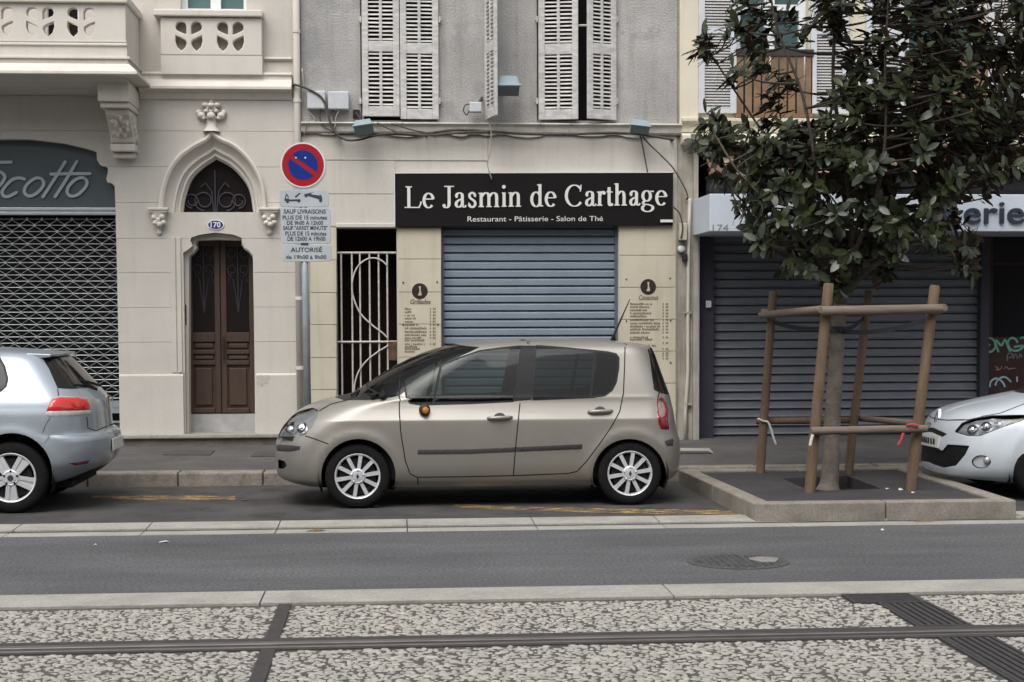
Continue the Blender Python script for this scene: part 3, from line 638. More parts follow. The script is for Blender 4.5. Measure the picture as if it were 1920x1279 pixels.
# upper window
MB().box(win_up[0][0] - .01, win_up[2][0] + .01, FY + .2, FY + .22, win_up[0][1], win_up[1][1]).build('window_pane', mat('teal_pane', (.1, .16, .16), .08, .1, 2), HA)
wx0, wx1 = win_up[0][0], win_up[2][0]; wm = (wx0 + wx1) / 2; M_WF = mat('white_frame', (.72, .74, .76), .5, .03)
wf = MB().box(wx0, wx1, FY + .13, FY + .2, win_up[0][1], win_up[0][1] + .05).build('window_frame', M_WF, HA)
for q in ((wx0, wx0 + .07), (wm - .06, wm + .06), (wx1 - .07, wx1)): MB().box(*q, FY + .14, FY + .2, win_up[0][1] + .05, win_up[1][1]).build('frame_post', M_WF, wf)
# French window behind the balcony
MB().box(win_bal[0][0] - .01, win_bal[2][0] + .01, FY + .2, FY + .22, win_bal[0][1], win_bal[1][1]).build('window_pane', M_DGLASS, HA)
wf = MB().box(win_bal[0][0], win_bal[0][0] + .05, FY + .13, FY + .2, win_bal[0][1], win_bal[1][1]).build('window_frame', M_WF, HA)
for q in (at(113, 40, FY)[0] - .025, win_bal[2][0] - .07): MB().box(q, q + .05, FY + .13, FY + .2, win_bal[0][1], win_bal[1][1]).build('frame_post', M_WF, wf)
# balcony
bxl = -11.0; zb = lambda y: at(120, y, BYF)[1]
MB().box(bxl, BXR + .03, BYF - .05, BYF + .2, zb(6), zb(-10)).build('balcony_coping', M_CREAM2, HA, bevel=.015)
MB().box(BXR - .2, BXR + .03, BYF + .2, FY, zb(6), zb(-10)).build('balcony_coping', M_CREAM2, HA, bevel=.015)
step_ = at(150, 40, BYF)[0] - at(73, 40, BYF)[0]; c1_ = at(152, 40, BYF)[0]
pierced(bxl, BXR, zb(76), zb(6) - .002, BYF, [c1_ - k * step_ for k in range(9)], 28 * s * .95, 27 * s * .95, .11, 'pierced_balustrade')
MB().box(BXR - .14, BXR - .001, BYF + .112, FY, zb(76), zb(6) - .002).build('balcony_side', M_CREAM2, HA)
MB().prismx([(BYF + .1, zb(76)), (BYF - .015, zb(76)), (BYF - .015, zb(79)), (BYF - .004, zb(80)), (BYF - .02, zb(82)), (BYF - .02, zb(85)), (BYF, zb(87)), (BYF + .0, zb(106)), (BYF + .1, zb(106))], bxl, BXR + .01).build('balcony_band', M_CREAM2, HA, bevel=.004)
MB().box(BXR - .14, BXR, BYF + .1, FY, zb(106), zb(76) - .001).build('balcony_side', M_CREAM2, HA)
def flare(y0, y1, e0, e1, name):   # mitred band round the balcony's front and side
    za, zb_ = zb(y1), zb(y0)
    P = [(bxl, BYF - e1, za), (BXR + e1, BYF - e1, za), (BXR + e1, FY, za), (bxl, FY, za), (bxl, BYF - e0, zb_), (BXR + e0, BYF - e0, zb_), (BXR + e0, FY, zb_), (bxl, FY, zb_)]
    MB().hexa(P).build(name, M_CREAM2, HA, bevel=.006)
flare(106.3, 111, .045, .045, 'balcony_moulding'); flare(111.2, 119, .02, .02, 'balcony_moulding'); flare(119.2, 137, .03, .14, 'balcony_moulding'); flare(137.2, 142, .14, .14, 'balcony_moulding')
MB().prismx([(BYF + .05, zb(142.3)), (BYF + .12, zb(150)), (BYF + .3, zb(156)), (FY + .01, zb(158)), (FY + .01, zb(142.3))], bxl, BXR - .02).build('balcony_soffit', M_CREAM, HA)
# carved bracket under the balcony
q0, q1 = at(212, 240, FY)[0], at(259, 240, FY)[0]; Zb = lambda y: at(236, y, FY)[1]
MB().box(q0 - .04, q1 + .02, FY - .76, FY, Zb(206), zb(150)).build('bracket_block', M_CREAM2, HA, bevel=.012)
MB().box(q0 - .025, q1 + .01, FY - .7, FY, Zb(216), Zb(206) - .001).build('bracket_block', M_CREAM2, HA, bevel=.012)
MB().prismx([(FY, Zb(217)), (FY - .6, Zb(217)), (FY - .57, Zb(226)), (FY - .44, Zb(238)), (FY - .34, Zb(252)), (FY - .27, Zb(262)), (FY - .25, Zb(272)), (FY, Zb(272))], q0 + .01, q1 - .01).build('bracket_scroll', M_CREAM2, HA, bevel=.02)
mb = MB()
for k in range(5):
    zz = Zb(226 + k * 9); yy = FY - (.55 - k * .075)
    for dx in ((.15,), (.09, .21), (.12, .2), (.16, .08), (.15,))[k]: mb.ball((q0 + dx, yy + .008, zz), .05, .03, .03 + .012 * (k % 2), 10, 6); mb.ball((q0 + dx + .03, yy + .012, zz - .03), .022, .03, .04, 8, 6)
    mb.ball((q1 - .01, yy + .16, zz), .025, .05, .04, 8, 6); mb.ball((q1 - .008, yy + .26, zz - .02), .02, .04, .03, 8, 6)
mb.build('bracket_carving', M_CREAM2, HA, smooth=True)
MB().box(q0, q1, FY - .24, FY, Zb(288), Zb(273)).build('bracket_foot', M_CREAM2, HA, bevel=.02)
MB().box(q0 + .02, q1 - .02, FY - .16, FY, Zb(299), Zb(289)).build('bracket_foot', M_CREAM2, HA, bevel=.02)
# rest of the house body and the rain strip at its end
MB().box(X_L, XA, FY + .9, FY + 8, base, ZTOP).build('house_body', M_DARK, HA)
gx = (at(551, 130, FY)[0] + at(564, 130, FY)[0]) / 2
rp = thing('downpipe', (gx, FY, .2), 'cream painted rain pipe on the joint between the two left houses', 'downpipe')
MB().tube([(XA + .03, FY - .045, .2), (XA + .03, FY - .045, ZTOP)], .042, 12).build('pipe', M_CREAM2, rp, smooth=True)
for y_ in (60, 190, 330, 560, 690):
    z = at(558, y_, FY)[1]; MB().lathe([(.042, -.02), (.05, -.018), (.05, .018), (.042, .02)], (XA + .03, FY - .045, z), n=14).build('pipe_clip', M_CREAM2, rp)
# ================================================================ middle house with the restaurant
M_STUC = mat('grey_stucco', (.38, .37, .355), .9, .2, 1.1, .5, 45, streak=.3, spots=(1.6, .55, (.25, .25, .25), .5), grain=(45, .08))
M_BEIGE = mat('beige_render', (.53, .5, .45), .88, .07, 1.5, .15, 120, streak=.18, grain=(40, .04))
M_YST = mat('yellow_stone', (.53, .487, .38), .85, .07, 2.2, .12, 120, streak=.22)
M_SHUT = mat('weathered_shutter', (.52, .505, .485), .8, .25, 7, .2, 60, stretch=(1, 1, 3), spots=(9, .6, (.2, .18, .16), .6))
M_BLACKSIGN = mat('black_sign', (.011, .009, .0095), .55, .1, 3, spec=.12)
M_LETTER = mat('white_letters', (.66, .65, .62), .5, .03)
M_BLUE = mat('blue_grey_slat', (.22, .265, .315), .5, .08, 3, metal=.15)
M_BOX = mat('white_box', (.5, .52, .54), .55, .12, 8)
M_LAMP = mat('lamp_grey', (.24, .3, .33), .5, .12, 8)
M_CAB = mat('cable_dark', (.075, .068, .06), .7, .3, 20)
M_CABL = mat('cable_pale', (.33, .3, .26), .7, .3, 20)
M_WHITEIRON = mat('white_iron', (.5, .47, .44), .6, .25, 20, spots=(25, .6, (.22, .13, .08), .7))
HB = thing('restaurant_house', (2, FY, 0), 'grey stucco house with yellow stone piers and louvred shutters above a restaurant', 'house')
XB0, XB1 = XA + .075, at(1269, 500, FY)[0]
zf = lambda y, x=900: at(x, y, FY)[1]
ZL = zf(256)                                  # underside of the string course
GATE = rpoly(*[rect(632, 426, 745, 900, FY)[k] for k in (0, 1)], base, zf(426, 690))
SHO = rpoly(*[rect(828, 424, 1160, 900, FY)[k] for k in (0, 1)], base, zf(400))
WN = []
for (x0, x1) in ((676, 824), (1008, 1154)):
    q = rect(x0, -230, x1, 226, FY); WN.append(rpoly(q[0] + .03, q[1] - .03, q[2], q[3]))
for mb in sheets([rpoly(XB0, XB1, base, ZL), rpoly(XB0, XB1, ZL, ZTOP)], [GATE, SHO] + WN, FY + .012, .4):
    pass
W2 = sheets([rpoly(XB0, XB1, base, ZL), rpoly(XB0, XB1, ZL, ZTOP)], [GATE, SHO] + WN, FY + .012, .4)
W2[0].build('wall', M_BEIGE, HB); W2[1].build('upper_wall', M_STUC, HB)
# painted courses: beige over the door, yellow piers
def block(x0, x1, y0, y1, m, proud=.0, nm='stone_block', n=1):
    q = rect(x0, y0, x1, y1, FY); MB().box(q[0] + .003, q[1] - .003, FY - proud, FY + .011, q[2] + .003, q[3] - .003).build(nm, m, HB, bevel=.004)
for y0, y1 in ((258, 301), (301, 364)):
    block(564, 741 if y0 > 300 else 915, y0, y1, M_BEIGE)
    if y0 < 300: block(915, 1266, y0, 324, M_BEIGE)
block(564, 741, 364, 425, M_BEIGE)
pw = rect(564, 426, 581, 905, FY); MB().box(pw[0], pw[1], FY + .0, FY + .011, base, pw[3]).build('stone_block', M_BEIGE, HB)
for ys, x0, x1 in (((428, 488, 549, 609, 671, 731, 792, 830), 582, 631.5), ((427, 486, 548, 608, 670, 731, 792, 830), 746, 827.5), ((421, 479, 539, 599, 659, 719, 779, 828), 1160.5, 1267)):
    for a, b in zip(ys[:-1], ys[1:]): block(x0, x1, a, b, M_YST, .014)
q = rect(630, 419, 746, 427, FY); MB().box(q[0], q[1], FY - .03, FY + .3, q[2], q[3]).build('gate_lintel', M_BEIGE, HB, bevel=.008)
# string course with broken lower edge
rnd = random.Random(4); mb = MB(); x = XB0
zs1, zs0 = zf(231), zf(252)
MB().prismx([(FY + .01, zs1), (FY - .09, zs1 - .004), (FY - .1, zs1 - .02), (FY - .06, zs1 - .05), (FY - .05, zs0 + .02), (FY - .02, zs0), (FY + .01, zs0)], XB0, XB1 + .05).build('string_course', mat('string_course', (.5, .475, .425), .88, .22, 5, .3, 60, spots=(4, .58, (.22, .2, .17), .75)), HB, bevel=.006)
x = XB0 + .2
while x < XB1 - .3:
    l = rnd.uniform(.15, .5); h = rnd.uniform(.015, .045)
    MB().prism([(x, zs0), (x + l, zs0), (x + l * .9, zs0 - h * .6), (x + l * .6, zs0 - h), (x + l * .25, zs0 - h * .7)], FY - .03, FY + .01).build('broken_render', M_BEIGE, HB); x += l + rnd.uniform(.02, .4)
# ---- windows: dark rooms and louvred shutters
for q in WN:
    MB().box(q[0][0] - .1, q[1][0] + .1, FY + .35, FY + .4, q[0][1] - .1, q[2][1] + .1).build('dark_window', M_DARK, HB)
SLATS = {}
def shutter_leaf(xh, w, z0, z1, ang, side, name='shutter_leaf', th=.035, m=M_SHUT, rows=((0.075, .47), (.53, .965)), pitch=.0465, cols=2, low=True):
    """louvred leaf hinged at xh; side=+1 hangs to the right of its hinge, -1 to the left; ang opens it outward"""
    h = z1 - z0; pv = Vector((xh, FY - .015, z0)); e = .075
    lf = bpy.data.objects.new(name, None)
    def loc(x0, x1, za, zb, y0=0, y1=th):
        mb = MB().box(min(x0 * side, x1 * side), max(x0 * side, x1 * side), -y1, -y0, za, zb); return mb
    fr = MB()
    for a, b in ((0, e), (w - e, w)): fr.box(min(a * side, b * side), max(a * side, b * side), -th, 0, 0, h)
    zr = [(0, rows[0][0] * h), (rows[0][1] * h, rows[1][0] * h), (rows[1][1] * h, h)]
    for a, b in zr: fr.box(min(e * side, (w - e) * side), max(e * side, (w - e) * side), -th + .002, -.002, a, b)
    cw = (w - 2 * e)
    if cols == 2:
        for (za, zb) in rows: fr.box(side * (e + cw / 2) - .018, side * (e + cw / 2) + .018, -th + .001, -.001, za * h, zb * h)
    me = fr.mesh('shutter_leaf', m); o = put(name, me, HB); o.location = pv; o.rotation_euler = (0, 0, -ang * side)
    b = o.modifiers.new('bevel', 'BEVEL'); b.width = .005; b.limit_method = 'ANGLE'
    sw = cw / cols - (.036 if cols == 2 else 0) / 2
    key = (round(sw, 3), m.name)
    if key not in SLATS: SLATS[key] = MB().hexa([(-sw / 2, -.030, -.010), (sw / 2, -.030, -.010), (sw / 2, -.020, -.013), (-sw / 2, -.020, -.013), (-sw / 2, -.012, .012), (sw / 2, -.012, .012), (sw / 2, -.002, .009), (-sw / 2, -.002, .009)]).mesh('slat', m)
    for (za, zb) in rows:
        n = max(1, int((zb - za) * h / pitch))
        for c in range(cols):
            xc = e + sw / 2 + c * (cw - sw) if cols == 2 else e + sw / 2
            for k in range(n):
                s_ = bpy.data.objects.new('slat', SLATS[key]); COL.objects.link(s_); s_.parent = o; s_.location = (xc * side, rnd.uniform(-.002, .002), za * h + (k + .5) * (zb - za) * h / n)
                s_.rotation_euler = (rnd.uniform(-.12, .06), rnd.uniform(-.015, .015), 0)
    return o
zw0 = zf(225); zr_ = lambda y: (zf(y) - zw0)
HH = 2.9; R1 = ((.048, .505), (.552, .985))
def rows_px(h): return ((zr_(206) / h, zr_(103) / h), (zr_(83) / h, min(.98, zr_(-110) / h)))
q = rect(679, 0, 822, 225, FY)
xm = at(749.5, 110, FY)[0]
shutter_leaf(q[0], xm - q[0] - .004, zw0 + .03, zw0 + HH, 0.0, 1, rows=rows_px(HH)); shutter_leaf(q[1], q[1] - xm - .004, zw0, zw0 + HH, 0.02, -1, rows=rows_px(HH))
q = rect(1010, 0, 1153, 225, FY)
shutter_leaf(q[0], .475, zw0, zw0 + HH, .18, 1, rows=rows_px(HH)); shutter_leaf(q[1], .40, zw0, zw0 + HH, .42, -1, rows=rows_px(HH))
# leaf of a window out of sight, standing open at a right angle
xo = at(913, 110, FY)[0]
shutter_leaf(xo, .5, zf(226), zf(226) + HH, R(79), 1, name='open_shutter_leaf', rows=rows_px(HH))
for xh, sx in ((676, -1), (824, 1), (1007, -1), (1156, 1)):
    for y_ in (37, 190):
        hx, hz = at(xh, y_, FY); mb = MB().tube([(hx, FY - .03, hz - .035), (hx, FY - .03, hz + .035)], .013, 8); mb.box(hx - .02, hx + .02, FY - .03, FY + .015, hz - .012, hz + .012); mb.build('hinge', M_SHUT, HB)
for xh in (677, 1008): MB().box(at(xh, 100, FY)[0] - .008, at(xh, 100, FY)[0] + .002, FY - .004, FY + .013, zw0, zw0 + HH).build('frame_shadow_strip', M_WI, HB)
hx, hz = at(1088, 49, FY - .05); MB().tube([(hx - .07, FY - .075, hz), (hx + .1, FY - .1, hz)], .014, 8).build('shutter_bar', M_SHUT, HB)
# ---- iron gate in the passage
GQ = rect(633, 474, 744, 812, FY + .1); gy = FY + .1
gt = MB().tube([(GQ[0], gy, GQ[3]), (GQ[1], gy, GQ[3])], .015, 6); 
gt = gt.build('iron_gate', M_WHITEIRON, HB)
for xb in (641, 661, 676, 694, 711, 727):
    x = at(xb, 640, gy)[0]; lean = (at(xb + 3, 760, gy)[0] - at(xb, 500, gy)[0]) * .0
    MB().tube([(x, gy, GQ[2]), (x + lean, gy, GQ[3])], .0108, 6).build('gate_bar', M_WHITEIRON, gt)
for y_ in (641, 800): MB().tube([(GQ[0], gy - .012, at(690, y_, gy)[1]), (GQ[1], gy - .012, at(690, y_, gy)[1])], .014, 6).build('gate_rail', M_WHITEIRON, gt)
sc_px = [(725, 497), (716, 489), (703, 484), (688, 486), (673, 497), (663, 516), (660, 540), (664, 562), (676, 588), (697, 609), (717, 624), (727, 634)]
MB().tube([(*at(a, b, gy - .02)[:1], gy - .02, at(a, b, gy - .02)[1]) for a, b in spline(sc_px, 4)], .0105, 6).build('scroll', M_WHITEIRON, gt)
sc_px = [(728, 648), (708, 660), (688, 676), (674, 694), (667, 712), (664, 735), (670, 760), (690, 780), (715, 790)]
MB().tube([(*at(a, b, gy - .02)[:1], gy - .02, at(a, b, gy - .02)[1]) for a, b in spline(sc_px, 4)], .0105, 6).build('scroll', M_WHITEIRON, gt)
lk = rect(728, 640, 745, 676, gy); MB().box(lk[0], lk[1], gy - .03, gy + .03, lk[2], lk[3]).build('lock_box', mat('rusty_lock', (.1, .06, .04), .8, .4, 20), gt, bevel=.006)
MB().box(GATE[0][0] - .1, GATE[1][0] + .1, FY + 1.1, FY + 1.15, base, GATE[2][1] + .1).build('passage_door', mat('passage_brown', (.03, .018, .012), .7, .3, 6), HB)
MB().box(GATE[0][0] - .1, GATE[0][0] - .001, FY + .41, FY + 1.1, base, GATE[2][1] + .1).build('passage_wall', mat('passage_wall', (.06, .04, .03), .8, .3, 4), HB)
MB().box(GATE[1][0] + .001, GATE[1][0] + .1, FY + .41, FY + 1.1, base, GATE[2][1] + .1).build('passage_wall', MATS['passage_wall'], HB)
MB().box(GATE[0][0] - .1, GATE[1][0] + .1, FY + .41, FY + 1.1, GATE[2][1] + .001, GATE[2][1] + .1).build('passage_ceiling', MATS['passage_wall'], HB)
# ---- roller shutters (also used next door)
def roller(x0, x1, z0, z1, Y, pitch, m, parent, lip=False):
    back = MB().box(x0, x1, Y + .062, Y + .075, z0, z1).build('roller_shutter', m, parent)
    n = int(math.ceil((z1 - z0) / pitch)); h = pitch
    pr = [(.06, 0), (-.004, .001), (-.016, .03), (-.016, .07), (.004, .22), (.006, .3), (.008, .6), (.010, .85), (.05, .87), (.06, .87)] if lip else [(.06, 0), (.004, .001), (0, .04), (0, .64), (.02, .82), (.05, .83), (.06, .83)]
    me = MB().prismx([(a, b * h) for a, b in pr], 0, x1 - x0).mesh('slat', m)
    for k in range(n):
        o = bpy.data.objects.new('slat', me); COL.objects.link(o); o.parent = back; o.location = (x0, Y + rnd.uniform(-.0015, .0015), z0 + k * pitch)
    return back
q = rect(828, 424, 1160, 815, FY + .12)
roller(SHO[0][0], SHO[1][0], base + .06, SHO[2][1], FY + .12, 15.55 * (FY + .12) / FPX, M_BLUE, HB)
for xx in (SHO[0][0], SHO[1][0] - .035): MB().box(xx, xx + .035, FY + .07, FY + .118, base, SHO[2][1]).build('guide_rail', mat('guide_rail', (.1, .115, .14), .5, .1), HB)
# ---- black fascia with the restaurant's name
SY = FY - .07
sx0, sx1, sz0, sz1 = rect(741, 325, 1262, 424, SY)
bs = thing('shop_sign', ((sx0 + sx1) / 2, FY, sz0), 'long black restaurant sign with large white serif lettering', 'shop sign')
tilt = math.tan(R(.32)); tz_ = lambda x: (x - (sx0 + sx1) / 2) * tilt
mb = MB().hexa([(sx0, SY, sz0 + tz_(sx0)), (sx1, SY, sz0 + tz_(sx1)), (sx1, FY - .002, sz0 + tz_(sx1)), (sx0, FY - .002, sz0 + tz_(sx0)), (sx0, SY, sz1 + tz_(sx0)), (sx1, SY, sz1 + tz_(sx1)), (sx1, FY - .002, sz1 + tz_(sx1)), (sx0, FY - .002, sz1 + tz_(sx0))])
mb.build('board', M_BLACKSIGN, bs, bevel=.004)
mb = MB().hexa([(x_, y_, z_ + tz_(x_)) for z_ in (sz1 + .002, sz1 + .016) for x_, y_ in ((sx0 - .01, SY - .006), (sx1, SY - .006), (sx1, FY - .002), (sx0 - .01, FY - .002))]); mb.build('top_trim', M_LETTER, bs)
MB().box(sx0 - .014, sx0 - .002, SY - .004, FY - .002, sz0 + tz_(sx0), sz1 + tz_(sx0)).build('end_trim', M_LETTER, bs)
def pen(mb, pts, y, thick, thin, sy=1.0):
    P = [Vector(p) for p in pts]; k = len(P); wd = []
    for i in range(k):
        t = (P[min(i + 1, k - 1)] - P[max(i - 1, 0)]).normalized(); wd.append(thin + (thick - thin) * abs(t.y) ** 1.4)
    mb.ribbon(pts, 0, y, .008, wd)
def serif_glyph(mb, ch, x0, w, zb_, H, yb):
    cnt = [0]
    def Y():
        cnt[0] += 1; return yb - .0006 * cnt[0]
    X = lambda a: x0 + a * w
    Z = lambda b: zb_ + b * H
    T, N = .142 * H, .05 * H; xh = .68
    def S(pts, sp=5, thick=T, thin=N):
        q = [(X(a), Z(b)) for a, b in pts]; pen(mb, spline(q, sp) if len(q) > 2 else q, Y(), thick, thin)
    def stem(a, b0, b1): S([(a, b0), (a, b1)])
    def bar(a0, a1, b, t=N / H): S([(a0, b), (a1, b)], thin=t * H)
    def ser(a, b, l=.13, r=.13): bar(a - l * H / w * 1.15, a + r * H / w * 1.15, b + (.024 if b < .5 else -.024))
    def ell(a, b, ra, rb, t0, t1): S([(a + ra * math.cos(R(t0 + (t1 - t0) * i / 18)), b + rb * math.sin(R(t0 + (t1 - t0) * i / 18))) for i in range(19)], 2)
    if ch == 'L': stem(.27, 0, 1); ser(.27, 1); bar(.02, .92, .024); S([(.84, .02), (.95, .16), (.99, .3)], thick=.07 * H)
    elif ch == 'J': stem(.6, .2, 1); ser(.6, 1, .2, .2); S([(.6, .25), (.56, .08), (.4, .0), (.2, .02), (.12, .1)]); mb.prism(ellipse(X(.14), Z(.09), .075 * H, .075 * H, 14), Y(), yb + .008)
    elif ch == 'e': ell(.52, .335, .4, .33, 10, 318); bar(.14, .93, .4)
    elif ch == 'C': ell(.54, .49, .45, .49, 42, 322); S([(.86, .68), (.9, .84), (.9, 1.0)], thick=.05 * H)
    elif ch == 'a': stem(.68, .1, .5); S([(.68, .45), (.66, .6), (.46, .67), (.26, .63), (.16, .5)]); S([(.68, .4), (.42, .34), (.2, .24), (.17, .1), (.32, .015), (.5, .04), (.68, .16)]); S([(.68, .14), (.74, .03), (.88, .02), (.98, .1)], thick=.09 * H); mb.prism(ellipse(X(.2), Z(.49), .06 * H, .06 * H, 12), Y(), yb + .008)
    elif ch == 's': S([(.86, .5), (.74, .62), (.5, .67), (.24, .61), (.2, .5), (.34, .41), (.6, .33), (.82, .24), (.82, .1), (.58, .01), (.3, .03), (.12, .16)], thick=.12 * H, thin=.09 * H); S([(.86, .46), (.86, .66)], thick=.04 * H); S([(.12, .02), (.12, .22)], thick=.04 * H)
    elif ch in 'mnhr':
        top = 1.04 if ch == 'h' else .67
        st = {'m': (.13, .48, .83), 'n': (.22, .76), 'h': (.22, .76), 'r': (.34,)}[ch]
        stem(st[0], 0, top); bar(st[0] - .13 * H / w, st[0], top - .03); ser(st[0], 0, .11, .11)
        for p, q in zip(st[:-1], st[1:]):
            d = q - p; S([(p + .02, .48), (p + d * .3, .6), (p + d * .62, .665), (p + d * .92, .6), (q, .45)]); stem(q, 0, .47); ser(q, 0, .11, .11)
        if ch == 'r': S([(.36, .46), (.5, .6), (.7, .66), (.9, .6)]); mb.prism(ellipse(X(.84), Z(.59), .075 * H, .07 * H, 12), Y(), yb + .008)
    elif ch == 'i': stem(.5, 0, .67); bar(.02, .5, .64); ser(.5, 0, .1, .1); mb.prism(ellipse(X(.46), Z(.93), .088 * H, .088 * H, 16), Y(), yb + .008)
    elif ch == 'd': stem(.74, .02, 1.04); bar(.52, .74, 1.01); bar(.74, .98, .03); ell(.44, .335, .34, .335, 40, 325)
    elif ch == 't': stem(.4, .14, .86); bar(.02, .9, .64, .06); S([(.4, .16), (.45, .05), (.66, .01), (.92, .1)]); S([(.06, .64), (.3, .74), (.4, .86)], thick=.06 * H)
    elif ch == 'g': ell(.42, .44, .3, .24, 0, 360); S([(.66, .6), (.8, .66), (.98, .64)], thick=.08 * H); S([(.3, .22), (.16, .14), (.22, .06), (.55, .03), (.85, -.04), (.9, -.16), (.7, -.27), (.4, -.29), (.14, -.22), (.1, -.1), (.26, .02)])
GL = [('L', 65, 180), ('e', 190, 268), ('J', 325, 400), ('a', 405, 485), ('s', 497, 556), ('m', 568, 718), ('i', 728, 758), ('n', 770, 862), ('d', 922, 1010), ('e', 1020, 1097), ('C', 1155, 1278), ('a', 1290, 1370), ('r', 1372, 1432), ('t', 1438, 1484), ('h', 1490, 1580), ('a', 1590, 1668), ('g', 1675, 1762), ('e', 1770, 1850)]
u = SY / FPX / 3.623; H_ = 145 * u
for k, (ch, a, b) in enumerate(GL):
    px_ = 740 + a / 3.623; py_ = 310 + (290 - (a - 65) * .0112) / 3.623; gx_, gz_ = at(px_, py_, SY)
    mb = MB(); serif_glyph(mb, ch, gx_, (b - a) * u, gz_, H_, SY - .009); mb.build('letter', M_LETTER, bs)
mb = MB(); a, za = at(740 + 495 / 3.623, 310 + 382 / 3.623, SY); b, zb_ = at(740 + 1415 / 3.623, 310 + 376 / 3.623, SY)
stuff(text_mb(mb, 'Restaurant - Pâtisserie - Salon de Thé', a, b, za, SY - .003, 34 * u, rot=tilt * .9).build('small_lettering', M_LETTER, bs))
q = rect(1238, 412, 1261, 417, SY); MB().box(q[0], q[1], SY - .02, SY - .001, q[2], q[3]).build('tube_end', M_LETTER, bs)
# ---- printed menus on the two piers
M_PRINT = mat('menu_print', (.16, .12, .085), .8, .2, 30); M_DISC = mat('menu_disc', (.035, .026, .022), .5, .1); M_FIG = mat('menu_figure', (.5, .45, .36), .6, .1)
def menu(cx, cyd, head, hx0, hx1, hy, lx, rx, rows, label, holes):
    y = FY - .017; c = at(cx, cyd, FY); t = thing('menu_board', (c[0], FY - .014, at(cx, 690, FY)[1]), label, 'menu')
    s = FY / FPX
    MB().prism(ellipse(c[0], c[1], 14.8 * s, 14.8 * s, 32), y, FY - .0142).build('logo_disc', M_DISC, t)
    mb = MB().prism([(c[0] + a * s, c[1] + b * s) for a, b in ((-2, 9), (2, 9), (1.6, 2), (3.5, -6), (3, -8), (-3.4, -8), (-3, -6), (-1, -3), (-.6, 3))], y - .002, y - .0005); mb.build('logo_figure', M_FIG, t)
    a, z = at(hx0, hy, FY); text_mb(MB(), head, a, at(hx1, hy, FY)[0], z, y, 8.5 * s, slant=.15, bold=.02).build('heading', M_PRINT, t)
    rn = random.Random(len(label)); mb = MB()
    for (yy, ln, price) in rows:
        x = lx
        while x < lx + ln:
            wl = rn.uniform(1.2, 2.6); hgt = rn.choice((3.0, 3.0, 4.2)); q = rect(x, yy - hgt, x + wl * .62, yy, FY); mb.prism(rpoly(*q), y, FY - .0143); x += wl
            if rn.random() < .08: x += 2
        if price:
            for k in range(4):
                if k == 1: continue
                q = rect(rx + k * 2.9, yy - 3.6, rx + k * 2.9 + 1.7, yy, FY); mb.prism(rpoly(*q), y, FY - .0143)
    stuff(mb.build('price_list', M_PRINT, t))
    mb = MB()
    for a, b in holes:
        q = at(a, b, FY); mb.prism(ellipse(q[0], q[1], 1.6 * s, 1.6 * s, 10), y - .003, FY - .0143)
    mb.build('screws', M_WI, t)
menu(787, 546, 'Grillades', 768.5, 807, 570, 759, 806, [(581, 11, 1), (587, 13, 1), (593, 19, 1), (599, 20, 1), (605, 14, 1), (611, 24, 1), (617.5, 39, 1), (624, 40, 1), (630, 39, 1), (635.5, 30, 1), (640, 36, 0), (647, 38, 1), (652, 24, 0), (656, 28, 0), (661, 18, 0)], 'printed price list headed Grillades on the pier left of the blue shutter', [(756, 530), (819.5, 529), (756, 609), (821, 609)])
menu(1215, 538, 'Couscous', 1197, 1233, 562, 1181, 1242, [(572, 40, 1), (577.5, 36, 1), (583.5, 32, 1), (589.5, 40, 1), (595, 30, 1), (602, 44, 1), (608, 55, 1), (614, 55, 1), (619.5, 54, 1), (625.5, 36, 1), (634.5, 33, 1), (638.5, 42, 0), (645, 0, 1), (650, 48, 0), (656, 0, 1), (664, 0, 1), (668.5, 46, 1), (674, 0, 1)], 'printed price list headed Couscous on the pier right of the blue shutter', [(1174, 524), (1256, 522), (1174, 602), (1257, 601), (1257, 680)])
# ---- boxes, floodlights and cables on the wall
def wbox(x0, y0, x1, y1, d, label, m=M_BOX):
    q = rect(x0, y0, x1, y1, FY - d); return tag(MB().box(q[0], q[1], FY - d, FY + .011, q[2], q[3]).build('junction_box', m, bevel=.014), label, 'junction box', 'boxes on the grey wall')
wbox(576, 170, 610, 204, .12, 'pale grey junction box against the rain pipe, crossed by cables'); wbox(615, 171, 654, 205, .12, 'white junction box right of the cabled grey one, left of the shutters')
def flood(x, y, w, h, d, yawd, tiltd, label, arm):
    cx_, cz_ = at(x, y, FY - d); t = thing('floodlight', (cx_, FY, cz_), label, 'floodlight', 'floodlights on the grey wall'); sc_ = FY / FPX
    hw, hh = w * sc_ / 2, h * sc_ / 2
    rot = Matrix.Translation((cx_, FY - d, cz_)) @ Matrix.Rotation(R(yawd), 4, 'Y') @ Matrix.Rotation(R(tiltd), 4, 'X')
    def tf(mb): mb.v = [tuple(rot @ Vector(p)) for p in mb.v]; return mb
    tf(MB().hexa([(-hw, -.09, -hh), (hw, -.09, -hh), (hw * .8, .07, -hh * .6), (-hw * .8, .07, -hh * .6), (-hw, -.09, hh), (hw, -.09, hh), (hw * .8, .07, hh * .7), (-hw * .8, .07, hh * .7)])).build('housing', M_LAMP, t, bevel=.012)
    tf(MB().box(-hw * .96, hw * .96, -.1, -.0905, -hh * .9, hh * .9)).build('glass', mat('lamp_glass', (.16, .19, .19), .15, .1), t)
    tf(MB().box(-hw - .012, hw + .012, -.104, -.08, hh * .92, hh * 1.12)).build('visor', M_LAMP, t)
    mb = MB().tube([tuple(rot @ Vector((0, .05, 0))), (arm[0], FY - d * .5, arm[1]), (arm[0], FY + .011, arm[1])], .014, 6); mb.box(arm[0] - .04, arm[0] + .04, FY - .02, FY + .011, arm[1] - .05, arm[1] + .05); mb.build('bracket', M_WI, t)
